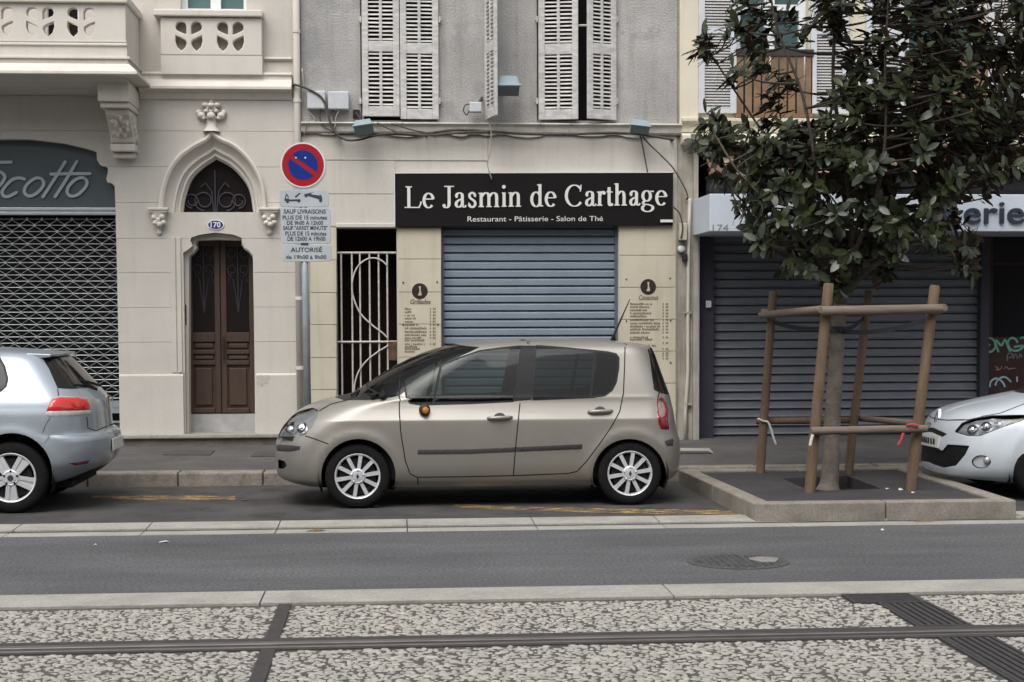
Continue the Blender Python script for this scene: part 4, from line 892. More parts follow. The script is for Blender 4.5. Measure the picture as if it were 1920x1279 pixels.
flood(681, 236, 36, 22, .22, -9, 38, 'grey floodlight below the left shutters, tilted down', at(668, 214, FY))
flood(1199, 235, 36, 18, .22, 6, 40, 'grey floodlight on the ledge above the right end of the black sign', at(1192, 246, FY))
flood(953, 158, 40, 34, .3, 0, 62, 'square grey floodlight beside the open shutter leaf', at(940, 168, FY))
t = thing('wall_camera', (at(890, 200, FY)[0], FY, at(890, 200, FY)[1]), 'small grey bracketed box with hanging wire left of the open shutter', 'wall fitting')
q = rect(880, 192, 903, 211, FY - .15); MB().box(q[0], q[1], FY - .2, FY - .1, q[2], q[3]).build('housing', M_BOX, t, bevel=.012)
a = at(903, 185, FY); b = at(893, 200, FY - .15); MB().tube([(b[0], FY - .13, b[1]), (a[0], FY - .1, a[1]), (a[0], FY + .011, a[1])], .016, 8).build('bracket', M_CAB, t)
MB().tube([(at(x, y, FY - .15)[0], FY - .15, at(x, y, FY - .15)[1]) for x, y in spline([(884, 195), (873, 197), (869, 207), (875, 216), (880, 207)], 4)], .008, 6).build('wire', M_CAB, t)
def cable(pts, r, label, d=.11, m=M_CAB):
    P = [(at(x, y, FY - d)[0], FY - d, at(x, y, FY - d)[1]) for x, y in spline(pts, 5)]; e = P[-1]; b = P[0]
    tag(MB().tube([(b[0], FY + .01, b[2])] + P + [(e[0], FY + .01, e[2])], r, 6).build('cable', m, smooth=True), label, 'cable', 'cables on the facades')
cable([(550, 158), (575, 166), (600, 180), (612, 200), (618, 226), (628, 248), (648, 262), (675, 262), (705, 254), (745, 250), (800, 254), (860, 249), (918, 247)], .014, 'dark cable running from the rain pipe below the junction boxes to the ledge', .13)
cable([(632, 250), (660, 250), (700, 250), (780, 252), (850, 244), (915, 246), (980, 251), (1060, 252), (1140, 249), (1200, 252), (1262, 262)], .017, 'thick dark cable along the ledge over the black sign', .12)
cable([(708, 231), (730, 242), (760, 253), (800, 255)], .009, 'thin dark cable slanting down the ledge under the left shutters', .12)
cable([(735, 232), (770, 243), (815, 252)], .009, 'second thin cable slanting down the ledge under the left shutters', .125)
cable([(567, 130), (571, 170), (578, 205), (590, 225), (575, 235), (571, 250)], .012, 'pale cable hanging along the rain pipe beside the junction boxes', .06, M_CABL)
cable([(601, 206), (600, 222), (606, 236), (622, 246), (638, 258)], .008, 'thin cable looping below the grey junction box', .08)
cable([(624, 206), (626, 225), (622, 238)], .008, 'short dark cable below the white junction box', .08)
cable([(637, 206), (630, 220), (628, 240)], .008, 'short pale cable below the white junction box', .09, M_CABL)
cable([(919, 215), (918, 232), (921, 250), (920, 285), (914, 308), (922, 336)], .007, 'thin wire hanging from the open shutter down over the black sign', .14, M_CABL)
cable([(1201, 255), (1206, 280), (1214, 322)], .008, 'short wire from the right floodlight down to the black sign', .08)
cable([(1203, 252), (1215, 268), (1240, 292), (1264, 318), (1285, 355), (1290, 372)], .01, 'wire slanting from the right floodlight to the drainpipe', .1)
cable([(1262, 388), (1274, 400), (1280, 425), (1277, 445)], .01, 'short dark cable above the meter box', .1)
# ---- stained pier with conduit at the end of the house
M_PIER = mat('stained_pier', (.37, .34, .29), .9, .25, 3, .3, 60, streak=.8)
XC = at(1300, 500, FY)[0]
MB().box(XB1 + .002, XC - .002, FY + .03, FY + .4, base, ZTOP).build('end_pier', M_PIER, HB)
cp = thing('conduit', (at(1289, 600, FY)[0], FY, .2), 'thin pale conduit running down the stained pier beside the grey shutter', 'conduit')
cpx = [(1293, 372), (1292, 420), (1291, 500), (1290, 600), (1290, 700), (1287, 745), (1285, 775), (1285, 826)]
MB().tube([(at(x, y, FY)[0], FY + .0, at(x, y, FY)[1]) for x, y in cpx], .021, 10).build('pipe', M_CREAM, cp, smooth=True)
for y_ in (586, 758): 
    q = at(1290, y_, FY); MB().box(q[0] - .04, q[0] + .04, FY - .02, FY + .031, q[1] - .012, q[1] + .012).build('pipe_clip', M_CABL, cp)
def small(x0, y0, x1, y1, d, name, label, m):
    q = rect(x0, y0, x1, y1, FY); return tag(MB().box(q[0], q[1], FY - d, FY + .031, q[2], q[3]).build(name, m, bevel=.01), label, 'meter box')
small(1272, 419, 1286, 451, .08, 'meter_box', 'small cream box on the pier below the black sign corner', M_YST)
x_, z_ = at(1277, 467.5, FY); tag(MB().lathe([(.045, .05), (.045, -.03), (.03, -.04), (.0001, -.042)], (x_, FY, z_), 'Y', 18).build('meter_dial', M_BOX, smooth=True), 'round pale fitting on the pier under the small cream box', 'meter')
small(1279, 476, 1288, 489, .05, 'switch_box', 'tiny dark switch box on the pier under the round fitting', M_WI)
MB().box(XB0, XC, FY + 1.3, FY + 8, base, ZTOP).build('house_body', M_DARK, HB)
# ================================================================ right house with the grey roller shutter
M_CR3 = mat('yellow_cream', (.63, .58, .465), .86, .06, 1.6, .1, 120, streak=.2)
M_LOUV = mat('louvre_grey', (.42, .41, .395), .75, .1, 5)
M_DGREY = mat('dark_grey_slat', (.15, .158, .178), .5, .1, 4, metal=.15)
M_FRAMEW = mat('white_metal', (.55, .57, .6), .5, .08, 5)
M_FASC = mat('fascia_pale_blue', (.55, .6, .66), .45, .05, 2)
M_RUST = mat('balcony_brown', (.2, .125, .075), .75, .3, 5)
HC = thing('corner_shop_house', (5.5, FY, 0), 'cream house with white louvred shutters over a grey roller shutter behind the tree', 'house')
XCR = 14.0
zf3 = lambda y, x=1600: at(x, y, FY)[1]
zcor = zf3(271, 1400)
WU = [rpoly(*[rect(1381, 0, 1516, 220, FY)[k] for k in (0, 1)], zf3(226), 7.6), rpoly(*[rect(1700, 0, 1845, 220, FY)[k] for k in (0, 1)], zf3(226), 7.6)]
xw0 = at(1272, 120, FY)[0]
U = sheets([rpoly(XC, XCR, zcor, ZTOP)], WU, FY + .012, .4)[0]; U.build('upper_wall', M_CR3, HC)
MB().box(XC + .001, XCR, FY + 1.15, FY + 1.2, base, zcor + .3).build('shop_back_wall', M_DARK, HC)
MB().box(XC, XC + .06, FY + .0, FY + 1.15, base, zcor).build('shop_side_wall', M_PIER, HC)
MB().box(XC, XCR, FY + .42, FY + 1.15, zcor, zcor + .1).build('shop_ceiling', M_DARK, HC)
# wide pilaster in front of the joint
MB().box(at(1274, 120, FY)[0], at(1309, 120, FY)[0], FY - .03, FY + .028, zf3(248, 1290), ZTOP).build('pilaster', M_CR3, HC, bevel=.006)
def mo(prof, name, m=M_CR3): MB().prismx([(FY + a, zf3(b, 1450)) for a, b in prof], at(1276, 250, FY)[0], XCR).build(name, m, HC, bevel=.005)
mo([(.01, 223), (-.12, 224), (-.12, 230), (-.06, 236), (-.06, 250), (.01, 250)], 'sill_course'); mo([(.01, 251), (-.04, 251), (-.16, 257), (-.16, 270), (-.1, 272), (.4, 272), (.4, 262), (.01, 262)], 'cornice')
# windows
M_TEAL = mat('teal_glass', (.06, .1, .105), .07, .15, 2)
for k, q in enumerate(WU):
    x0, x1, z0, z1 = q[0][0], q[1][0], q[0][1], q[2][1]
    MB().box(x0, x1, FY + .22, FY + .24, z0, z1).build('window_pane', M_TEAL, HC)
    f = MB().box(x0, x1, FY + .15, FY + .22, z0, z0 + .08).build('window_frame', M_WF, HC)
    for a, b in ((x0, x0 + .08), ((x0 + x1) / 2 - .06, (x0 + x1) / 2 + .06), (x1 - .08, x1)): MB().box(a, b, FY + .16, FY + .22, z0 + .08, z1).build('frame_post', M_WF, f)
    MB().box(x0, x1, FY + .165, FY + .22, z0 + 1.35, z0 + 1.42).build('frame_rail', M_WF, f)
    zb0, zb1 = zf3(222), zf3(95)
    rl = MB().box(x0 - .02, x1 + .05, FY - .05, FY - .02, zb0, zb0 + .05).build('balcony_rail', M_RUST, HC)
    MB().box(x0 - .02, x1 + .05, FY - .06, FY - .01, zb1 - .08, zb1).build('top_rail', mat('rail_dark', (.05, .042, .04), .6, .2), rl)
    n = 9
    for i in range(n):
        a = x0 - .02 + (x1 - x0 + .07) * i / n; MB().box(a + .012, a + (x1 - x0 + .07) / n - .012, FY - .045, FY - .025, zb0 + .05, zb1 - .08).build('baluster_board', M_RUST, rl)
# louvred shutter leaves folded against the wall
def leaf(x0, x1, y0=213):
    a, b = at(x0, 100, FY)[0], at(x1, 100, FY)[0]; z0 = zf3(y0, 1340); h = 3.1; e = .075; th = .045; z = lambda y: zf3(y, 1340)
    fr = MB(); 
    for p, q in ((a, a + e), (b - e, b)): fr.box(p, q, FY - th, FY + .011, z0, z0 + h)
    rws = ((z(204), z(113)), (z(105), z(97)), (z(52), z(-60)))
    rows = [(z(204), z(64)), (z(53), z(-90))]
    for p, q in ((z0, rows[0][0]), (rows[0][1], rows[1][0]), (rows[1][1], z0 + h)): fr.box(a + e, b - e, FY - th + .003, FY + .011, p, q)
    o = fr.build('shutter_leaf', M_FRAMEW, HC, bevel=.005); w = b - a - 2 * e
    me = MB().hexa([(0, -.034, -.012), (w, -.034, -.012), (w, -.026, -.014), (0, -.026, -.014), (0, -.012, .018), (w, -.012, .018), (w, -.004, .016), (0, -.004, .016)]).mesh('slat', M_LOUV)
    for p, q in rows:
        n = int((q - p) / .034)
        for i in range(n):
            s_ = bpy.data.objects.new('slat', me); COL.objects.link(s_); s_.parent = o; s_.location = (a + e, FY, p + (i + .5) * (q - p) / n)
leaf(1309, 1380); leaf(1519, 1590); leaf(1622, 1694); leaf(1850, 1921)
# awning, rolled half in
AY0, AY1 = FY + .25, FY - .35
aw = thing('awning', (7, FY, zf3(300)), 'half rolled brown and cream striped awning above the pale shop fascia', 'awning')
za0, za1 = at(1600, 279, AY0)[1], at(1600, 327, AY1)[1]; xa0 = at(1317, 282, AY0)[0]; xa1 = at(1334, 322, AY1)[0]; xa0 = xa1
MA = [mat('awning_brown', (.14, .08, .062), .85, .15, 6), mat('awning_cream', (.36, .28, .21), .85, .15, 6)]
x = xa1; k = 0
while x < 13:
    wd = .16 if k % 2 == 0 else .2
    MB().hexa([(x, AY1, za1), (x + wd, AY1, za1), (x + wd, AY0, za0), (x, AY0, za0), (x, AY1, za1 + .006), (x + wd, AY1, za1 + .006), (x + wd, AY0, za0 + .006), (x, AY0, za0 + .006)]).build('stripe', MA[k % 2], aw)
    x += wd; k += 1
MB().tube([(xa1 - .03, AY1, za1), (13, AY1, za1)], .028, 10).build('front_bar', MA[0], aw, smooth=True)
MB().tube([(xa1 - .05, AY0, za0 - .02), (13, AY0, za0 - .02)], .05, 10).build('roller_tube', mat('tube_dark', (.06, .05, .05), .6, .2), aw, smooth=True)
MB().tube([(xa1 + .1, FY + .5, zf3(345)), (13, FY + .5, zf3(345))], .13, 12).build('cover_roll', mat('cover_roll', (.2, .2, .22), .7, .2, 5), aw, smooth=True)
MB().tube([(xa1 + .25, AY0 + .2, zf3(350)), (xa1 + .1, AY1, za1)], .014, 6).build('arm', M_ALU, aw)
MB().box(xa1 + .15, 13, AY0 + .1, FY + 1.15, za0 - .08, za0 - .05).build('bearing_bar', MATS['tube_dark'], aw)
# pale fascia box that stands out a metre from the wall
FD = 1.0; FYF = FY - FD
fx0 = at(1300, 410, FY)[0]; q = rect(1331, 366, 1920, 434, FYF)
zb0, zb1 = at(1620, 434, FYF)[1], at(1620, 364, FYF)[1]
fs = thing('shop_sign', (fx0 + 3, FY, zb0), 'pale blue shop fascia with dark letters ending in erie and number 174', 'shop sign')
MB().box(fx0, 13, FYF, FY + .6, zb0, zb1).build('fascia_box', M_FASC, fs, bevel=.008)
mb = MB(); M_NAVY = mat('navy_letters', (.03, .04, .06), .45, .1)
ya = FYF - .03
a, z = at(1808, 418.5, ya); text_mb(mb, 'erie', a, at(1921, 418, ya)[0], z, ya, 43 * ya / FPX, bold=.008)
a = at(1764, 419.5, ya)[0]; text_mb(mb, 'g', a, at(1797, 419, ya)[0], z, ya, 43 * ya / FPX, bold=.008)
mb2 = MB(); n = len(mb.v); mb2.add([(x, y, z_) for x, y, z_ in mb.v] + [(x, FYF - .001, z_) for x, y, z_ in mb.v], mb.f); ed = {}
for f in mb.f:
    for i in range(len(f)): ed[(f[i], f[(i + 1) % len(f)])] = 1
mb2.add([(x, y, z_) for x, y, z_ in mb.v] + [(x, FYF - .001, z_) for x, y, z_ in mb.v], [(j, i, i + n, j + n) for (i, j) in ed if (j, i) not in ed])
mb2.build('lettering', M_NAVY, fs)
a, z = at(1336, 434, FYF); text_mb(MB(), '174', a, at(1366, 430, FYF)[0], z + .0, FYF - .004, 13 * FYF / FPX).build('number', mat('grey_digits', (.2, .22, .26), .6, 0), fs)
# roller shutter below, its frame and the key switch
RY = FY + .3; r0, r1, rz0, rz1 = rect(1335, 440, 1832, 829, RY)
roller(r0, r1, rz0, at(1600, 400, RY)[1], RY, 16.42 * RY / FPX, M_DGREY, HC, True)
MB().box(at(1313, 600, FY + .2)[0], r0, FY + .2, FY + .36, base, zb0 + .2).build('shutter_guide', mat('guide_dark', (.045, .045, .06), .5, .1), HC)
MB().box(at(1301, 600, FY)[0], at(1312, 600, FY)[0], FY + .02, FY + .36, base, zb0 + .02).build('white_post', M_FRAMEW, HC, bevel=.004)
q = rect(1323, 564, 1333, 577, FY + .2); tag(MB().box(q[0], q[1], FY + .17, FY + .201, q[2], q[3]).build('key_switch', M_FRAMEW, bevel=.006), 'small white key switch on the dark frame left of the grey shutter', 'key switch')
MB().box(r0 - .1, r1 + .1, FY + .1, FY + .8, base - .1, rz0 - .03).build('threshold', M_PATCH, HC)
MB().box(r1, r1 + .11, FY + .18, FY + .36, base, zb0 + .2).build('shutter_guide', MATS['guide_dark'], HC)
# maroon shop door with dark glass and spray paint
M_MAR = mat('maroon_panel', (.045, .022, .022), .5, .25, 4)
gx0 = r1 + .115; zp1 = at(1880, 632, FY + .25)[1]
pn = MB().box(gx0, XCR, FY + .25, FY + .3, base, zp1).build('maroon_panel', M_MAR, HC)
MB().box(gx0, gx0 + .06, FY + .24, FY + .3, zp1, zb0 + .2).build('door_post', M_MAR, HC)
MB().box(gx0 + .06, XCR, FY + .27, FY + .28, zp1, zb0 + .2).build('shop_glass_pane', mat('black_pane', (.012, .011, .014), .1, 0), HC)
MB().box(gx0 + .06, XCR, FY + .245, FY + .269, at(1880, 497, FY + .25)[1], at(1880, 492, FY + .25)[1]).build('glazing_bar', M_MAR, HC)
GYF = FY + .24
def spray(strokes, col, wd, name, label):
    mb = MB()
    for k, q in enumerate(strokes): mb.ribbon(spline([at(1800 + x / 7.108, 560 + y / 7.108, GYF) for x, y in q], 5), wd, GYF + .003 - .0006 * k, .0005)
    tag(mb.build(name, mat(name + '_' + label.split()[0], col, .6, .3, 14)), label, 'graffiti', 'spray paint on the maroon panel')
spray([[(320, 510), (280, 540), (270, 600), (300, 660), (360, 705), (420, 705), (465, 660), (470, 600), (440, 545), (380, 515), (330, 508)], [(360, 600), (400, 625)], [(515, 715), (490, 640), (470, 560), (500, 570), (550, 625), (590, 560), (610, 560), (640, 640), (670, 710)],
       [(770, 590), (740, 540), (690, 525), (645, 560), (640, 610), (670, 670), (730, 695), (800, 680), (845, 630), (720, 645)], [(800, 530), (850, 520), (900, 560), (905, 640), (930, 690)]], (.13, .38, .28), .026, 'graffiti', 'green sprayed letters OMG on the maroon panel at the right edge')
spray([[(630, 830), (640, 740), (690, 730), (700, 770), (650, 790)], [(710, 800), (740, 740), (770, 800)], [(790, 790), (800, 740), (830, 780)]], (.16, .16, .19), .016, 'graffiti', 'faint grey sprayed scrawl just below the green letters')
spray([[(470, 900), (510, 930), (480, 950), (540, 940), (560, 900)], [(590, 940), (620, 905), (650, 940), (690, 930), (740, 930)]], (.24, .18, .15), .012, 'graffiti', 'small pinkish sprayed scrawl in the middle of the maroon panel')
spray([[(400, 1180), (410, 1110), (470, 1065), (530, 1080), (580, 1130), (600, 1180)], [(470, 1160), (500, 1090), (570, 1045), (630, 1060), (680, 1110)], [(760, 1040), (762, 1110)]], (.3, .42, .5), .022, 'graffiti', 'pale blue sprayed loops just above the white car bonnet')
MB().box(XC, XCR, FY + 1.5, FY + 8, base, ZTOP).build('house_body', M_DARK, HC)
# ================================================================ cars
M_GLASS = glass('car_glass', (.3, .39, .37), .5); M_GLASSD = glass('car_glass_dark', (.18, .225, .215), .5); M_LENS = glass('lamp_lens', (.86, .87, .88))
M_TYRE = mat('tyre', (.011, .0105, .0105), .8, .2, 12, .2, 60, spec=.12); M_BLK = mat('black_plastic', (.014, .014, .015), .5, .15, 8); M_TRIM = mat('grey_plastic', (.05, .045, .047), .55, .12, 8)
M_LINER = mat('wheel_liner', (.012, .012, .012), .9, 0); M_GAP = mat('panel_gap', (.02, .018, .016), .8, 0)
M_RIM = mat('rim_silver', (.6, .61, .63), .35, .06, 10, metal=.35, spec=.5); M_CHROME = mat('chrome', (.75, .76, .78), .12, 0, metal=1)
M_SEAT = mat('seat_cloth', (.03, .03, .033), .9, .2, 20)
def paint(name, col, metal, rough, dirt): return mat(name, col, rough, .05, 3, metal=metal, coat=.6, spots=(7, .66, dirt, .25))
def pchip(v, T):
    """monotone cubic through rows T (n,k) at integer positions"""
    n = len(T); d = np.diff(T, axis=0); m = np.zeros_like(T)
    a, b = d[:-1], d[1:]; s = a * b > 0
    with np.errstate(divide='ignore', invalid='ignore'): m[1:-1] = np.where(s, 2 * a * b / np.where(s, a + b, 1), 0)
    m[0] = d[0]; m[-1] = d[-1]
    i = np.clip(np.floor(v).astype(int), 0, n - 2); t = (v - i)[..., None]
    return T[i] * (2 * t**3 - 3 * t**2 + 1) + m[i] * (t**3 - 2 * t**2 + t) + T[i + 1] * (-2 * t**3 + 3 * t**2) + m[i + 1] * (t**3 - t**2)
class Car:
    """body as a stack of rounded outlines: u runs front centre 0 > near front corner 1 > near rear corner 2 > rear centre 3, v is the height row"""
    def __init__(s, rows, X, Yc, nf, nr, wheels, flare=.016, fr=.37):
        s.T = np.array(rows, float); s.X, s.Y = X, Yc; s.nf, s.nr = nf, nr; s.wh = wheels; s.fl = flare; s.fr = fr; s.vm = len(rows) - 1
        U, V = np.meshgrid(np.linspace(0, 3, 541), np.linspace(0, s.vm, 301)); P = s.body(U, V); N = s.norm(U, V)
        vis = ((P - np.array(CAM)) * N).sum(-1) < 0.02; x, y = proj(P); s.gu, s.gv, s.gx, s.gy = U[vis], V[vis], x[vis], y[vis]
    def body(s, u, v):
        u = np.asarray(u, float); v = np.asarray(v, float); c = pchip(v, s.T); z, xf, xr, W, af, ar = [c[..., i] for i in range(6)]
        t1 = np.clip(u, 1e-4, 1) * np.pi / 2; t3 = np.clip(3 - u, 1e-4, 1) * np.pi / 2; sd = np.clip(u - 1, 0, 1)
        cf = np.clip(np.cos(t1), 0, 1); cr = np.clip(np.cos(t3), 0, 1)
        bul = 1 + .016 * np.sin(np.pi * sd) ** 2
        x = np.where(u < 1, xf + af * (1 - cf ** (2 / s.nf)), np.where(u > 2, xr - ar * (1 - cr ** (2 / s.nr)), xf + af + (xr - ar - xf - af) * sd))
        y = W * np.where(u < 1, np.sin(t1) ** (2 / s.nf), np.where(u > 2, np.sin(t3) ** (2 / s.nr), bul))
        y = np.where(u <= 2e-4, 0, np.where(u >= 3 - 2e-4, 0, y))
        for wx, wz in s.wh:
            r = np.hypot(x - wx, z - wz); y = y + s.fl * np.exp(-((r - s.fr) / .055) ** 2) * (z > wz - .12) * (y > .5) * np.clip((W - .6) / .15, 0, 1)
        return np.stack([s.X + x, s.Y - y, z], -1)
    def norm(s, u, v, e=2e-3):
        du = s.body(np.minimum(u + e, 3), v) - s.body(np.maximum(u - e, 0), v); dv = s.body(u, np.minimum(v + e, s.vm)) - s.body(u, np.maximum(v - e, 0))
        n = np.cross(du, dv); l = np.linalg.norm(n, axis=-1, keepdims=True); n = n / np.maximum(l, 1e-12)
        return n
    def inv(s, px, py):
        k = np.argmin((s.gx - px) ** 2 + (s.gy - py) ** 2); u, v = s.gu[k], s.gv[k]
        for _ in range(4):
            e = 1e-3; q = s.body(np.array([u, min(u + e, 3), u]), np.array([v, v, min(v + e, s.vm)])); x, y = proj(q)
            J = np.array([[x[1] - x[0], x[2] - x[0]], [y[1] - y[0], y[2] - y[0]]]) / e
            if abs(np.linalg.det(J)) < 1: break
            d = np.linalg.solve(J, [px - x[0], py - y[0]]); d = np.clip(d, -.05, .05); u = float(np.clip(u + d[0], 0, 3)); v = float(np.clip(v + d[1] * 1, 0, s.vm))
        return (u, v)
    def trace(s, pts, step=6, closed=True):
        out = []; n = len(pts)
        for i in range(n if closed else n - 1):
            a, b = pts[i], pts[(i + 1) % n]; k = max(1, int(math.dist(a, b) / step))
            for j in range(k): out.append(s.inv(a[0] + (b[0] - a[0]) * j / k, a[1] + (b[1] - a[1]) * j / k))
        if not closed: out.append(s.inv(*pts[-1]))
        return out
    def line(s, pts, w=1.1):
        P = []; n = len(pts)
        for i in range(n - 1):
            k = max(1, int(math.dist(pts[i], pts[i + 1]) / 6))
            for j in range(k + (i == n - 2)): P.append((pts[i][0] + (pts[i + 1][0] - pts[i][0]) * j / k, pts[i][1] + (pts[i + 1][1] - pts[i][1]) * j / k))
        L, Rr = [], []
        for i, p in enumerate(P):
            a, b = P[max(i - 1, 0)], P[min(i + 1, len(P) - 1)]; d = math.dist(a, b) or 1; nx, ny = -(b[1] - a[1]) / d * w, (b[0] - a[0]) / d * w
            L.append(s.inv(p[0] + nx, p[1] + ny)); Rr.append(s.inv(p[0] - nx, p[1] - ny))
        return L + Rr[::-1]
    def vz(s, z): return float(np.interp(z, s.T[:, 0], np.arange(len(s.T))))
    def sc(s, p): u, v = p; return ((u if u < 1 else 1 + 2.7 * (u - 1) if u < 2 else 3.7 + (u - 2)), v * .09)
    def unsc(s, q):
        a = q[:, 0]; return np.where(a < 1, a, np.where(a < 3.7, 1 + (a - 1) / 2.7, a - 1.7)), np.clip(q[:, 1] / .09, 0, s.vm)
    def shell(s, regs, root):
        """regs: (name, uv polygon, material, 'side'|'mid', offset, parent name); first match wins; name None leaves the spot open"""
        loops = [[s.sc(p) for p in r[1]] for r in regs]; S = 4.7; H = s.vm * .09
        frame = [(0, 0), (S, 0), (S, H), (0, H)]
        g = [(x, y) for x in np.arange(.02, S, .042) for y in np.arange(.018, H - .01, .036)]
        V, T = cdt([frame] + loops, g); C = V[T].mean(1); lab = np.full(len(T), -1)
        for k, lp in enumerate(loops): lab[(lab < 0) & inpoly(lp, C[:, 0], C[:, 1])] = k
        inside = (C[:, 0] > 0) & (C[:, 0] < S) & (C[:, 1] > 0) & (C[:, 1] < H)
        u, v = s.unsc(V); P = s.body(u, v); N = s.norm(u, v); made = {}
        for k, r in enumerate(regs):
            if r[0] is None: continue
            sel = T[(lab == k) & inside]
            if not len(sel): print('empty region', r[0]); continue
            ids = np.unique(sel); mp = np.full(len(V), -1); mp[ids] = np.arange(len(ids)); F = mp[sel]; p = P[ids].copy(); nn = N[ids].copy(); off = r[4] if len(r) > 4 else 0
            if off:
                ec = {}
                for f in F:
                    for i in range(3): a, b = sorted((f[i], f[(i + 1) % 3])); ec[(a, b)] = ec.get((a, b), 0) + 1
                bd = {i for e, c in ec.items() if c == 1 for i in e}; w_ = np.array([0 if i in bd else 1 for i in range(len(ids))]) if off > 0 else np.ones(len(ids)); p += nn * (off * w_)[:, None]
            # winding to agree with the outward normal
            fn = np.cross(p[F[:, 1]] - p[F[:, 0]], p[F[:, 2]] - p[F[:, 0]]); flip = (fn * nn[F[:, 0]]).sum(1) < 0; F[flip] = F[flip][:, ::-1]
            ok = np.linalg.norm(fn, axis=1) > 1e-12; F = F[ok]
            pm = p.copy(); pm[:, 1] = 2 * s.Y - p[:, 1]; nm = nn * np.array([1, -1, 1]); Fm = F[:, ::-1]
            sets = [(np.vstack([p, pm]), np.vstack([F, Fm + len(p)]), np.vstack([nn, nm]))] if r[3] == 'mid' else [(p, F, nn), (pm, Fm, nm)]
            for j, (pp, ff, n_) in enumerate(sets):
                me = bpy.data.meshes.new(r[0]); me.from_pydata(pp.tolist(), [], ff.tolist()); me.materials.append(r[2]); me.polygons.foreach_set('use_smooth', [True] * len(ff))
                if not off > 0: me.normals_split_custom_set_from_vertices(n_.tolist())
                par = made.get((r[5], j), made.get((r[5], 0))) if len(r) > 5 and r[5] else root
                made.setdefault((r[0], j), put(r[0], me, par))
        return made
def wheel(root, X, Yo, Z, rt, rr, style, width=.19, spokes=10):
    """wheel whose outer face is at Yo (towards the viewer), axis along Y; also one on the far side by the caller"""
    ax = (X, Yo, Z)
    wo = MB().lathe([(.0001, .03), (rr * .8, .03), (rr * .8, .06), (.0001, .06)], ax, 'Y', 24).build('wheel', M_LINER, root)
    MB().lathe([(rr, .16), (rr * 1.0, .012), (rr * 1.02, .0), (rr * 1.06, -.004), (rt * .9, .002), (rt * .965, .014), (rt * .995, .035), (rt, .06), (rt, width - .05), (rt * .97, width - .01), (rr, width)], ax, 'Y', 48).build('tyre', M_TYRE, wo, smooth=True)
    mb = MB().lathe([(rr, .10), (rr * .995, .002), (rr * .97, -.004), (rr * .93, .0), (rr * .9, .014), (rr * .88, .06), (rr * .86, .12)], ax, 'Y', 48)
    if style == 'ten':
        for k in range(spokes):
            a = 2 * math.pi * k / spokes + .16; c, s_ = math.cos(a), math.sin(a); P = []
            for y0, y1 in ((.0, .0), (.04, .04)):
                pass
            r0, r1, w0, w1 = rr * .3, rr * .93, rr * .075, rr * .085
            def pt(r, w, y): return (X + r * c - w * s_, Yo + y, Z + r * s_ + w * c)
            mb.hexa([pt(r0, -w0, .002), pt(r1, -w1, .004), pt(r1, -w1, .05), pt(r0, -w0, .05), pt(r0, w0, .002), pt(r1, w1, .004), pt(r1, w1, .05), pt(r0, w0, .05)])
    else:
        for k in range(5):
            for dw in (-1, 1):
                a = 2 * math.pi * k / 5 - math.pi / 2; c, s_ = math.cos(a), math.sin(a)
                def pt(r, w, y): return (X + r * c - w * s_, Yo + y, Z + r * s_ + w * c)
                r0, r1 = rr * .22, rr * .95; a0, a1, b0, b1 = dw * rr * .03, dw * rr * .17, dw * rr * .1, dw * rr * .27
                mb.hexa([pt(r0, a0, -.002), pt(r1, b0, .004), pt(r1, b0, .05), pt(r0, a0, .05), pt(r0, a1, -.002), pt(r1, b1, .004), pt(r1, b1, .05), pt(r0, a1, .05)])
            a = 2 * math.pi * k / 5 - math.pi / 2; c, s_ = math.cos(a), math.sin(a); r0, r1 = rr * .3, rr * .95
            mb.hexa([pt(r0, -rr * .06, .006), pt(r1, -rr * .12, .012), pt(r1, -rr * .12, .05), pt(r0, -rr * .06, .05), pt(r0, rr * .06, .006), pt(r1, rr * .12, .012), pt(r1, rr * .12, .05), pt(r0, rr * .06, .05)])
    mb.lathe([(rr * .34, .05), (rr * .33, -.002), (rr * .27, -.008), (rr * .22, -.004), (rr * .2, -.012), (.0001, -.014)], ax, 'Y', 28)
    mb.build('rim', M_RIM, wo, sharp=35)
    mb = MB()
    for k in range(5):
        a = 2 * math.pi * k / 5 + .3; mb.ball((X + rr * .27 * math.cos(a), Yo - .008, Z + rr * .27 * math.sin(a)), .011, .008, .011, 8, 4)
    mb.build('wheel_bolt', M_LINER if style != 'ten' else M_RIM, wo, smooth=True)
    MB().prism([(X, Z + rr * .12), (X + rr * .07, Z), (X, Z - rr * .12), (X - rr * .07, Z)] if style == 'ten' else ellipse(X, Z, rr * .12, rr * .12, 16), Yo - .0165, Yo - .012).build('hub_badge', M_TRIM, wo)
    return wo
def far_wheel(root, X, Yi, Z, rt): MB().lathe([(.0001, -.02), (rt * .6, -.02), (rt * .9, -.01), (rt, -.05), (rt, -.16), (rt * .9, -.19), (.0001, -.19)], (X, Yi, Z), 'Y', 32, flip=True).build('wheel', M_TYRE, root, smooth=True)
def rail_box(root, P, r, name, m): return MB().tube(P, r, 10).build(name, m, root, smooth=True)
def under(root, car, x0, x1, z0=.2, z1=.62, hw=.6, gaps=()):
    """dark floor pan, wheel boxes and firewall so that nothing shines through the joints"""
    X, Y = car.X, car.Y
    MB().box(X + x0, X + x1, Y - hw, Y + hw, z0, z0 + .06).build('floor_pan', M_LINER, root)
    for (wx, wz) in car.wh:
        for sy in (-1, 1):
            MB().lathe([(.355, Y + sy * (hw - .05) - (Y)), (.355, sy * .82)], (X + wx, Y, wz), 'Y', 24, a0=R(-25), a1=R(205)).build('wheel_liner', M_LINER, root)
            MB().prism([(X + wx + .36 * math.cos(R(a)), wz + .36 * math.sin(R(a))) for a in range(-25, 206, 15)], Y + sy * (hw - .05), Y + sy * (hw - .04)).build('wheel_liner', M_LINER, root)
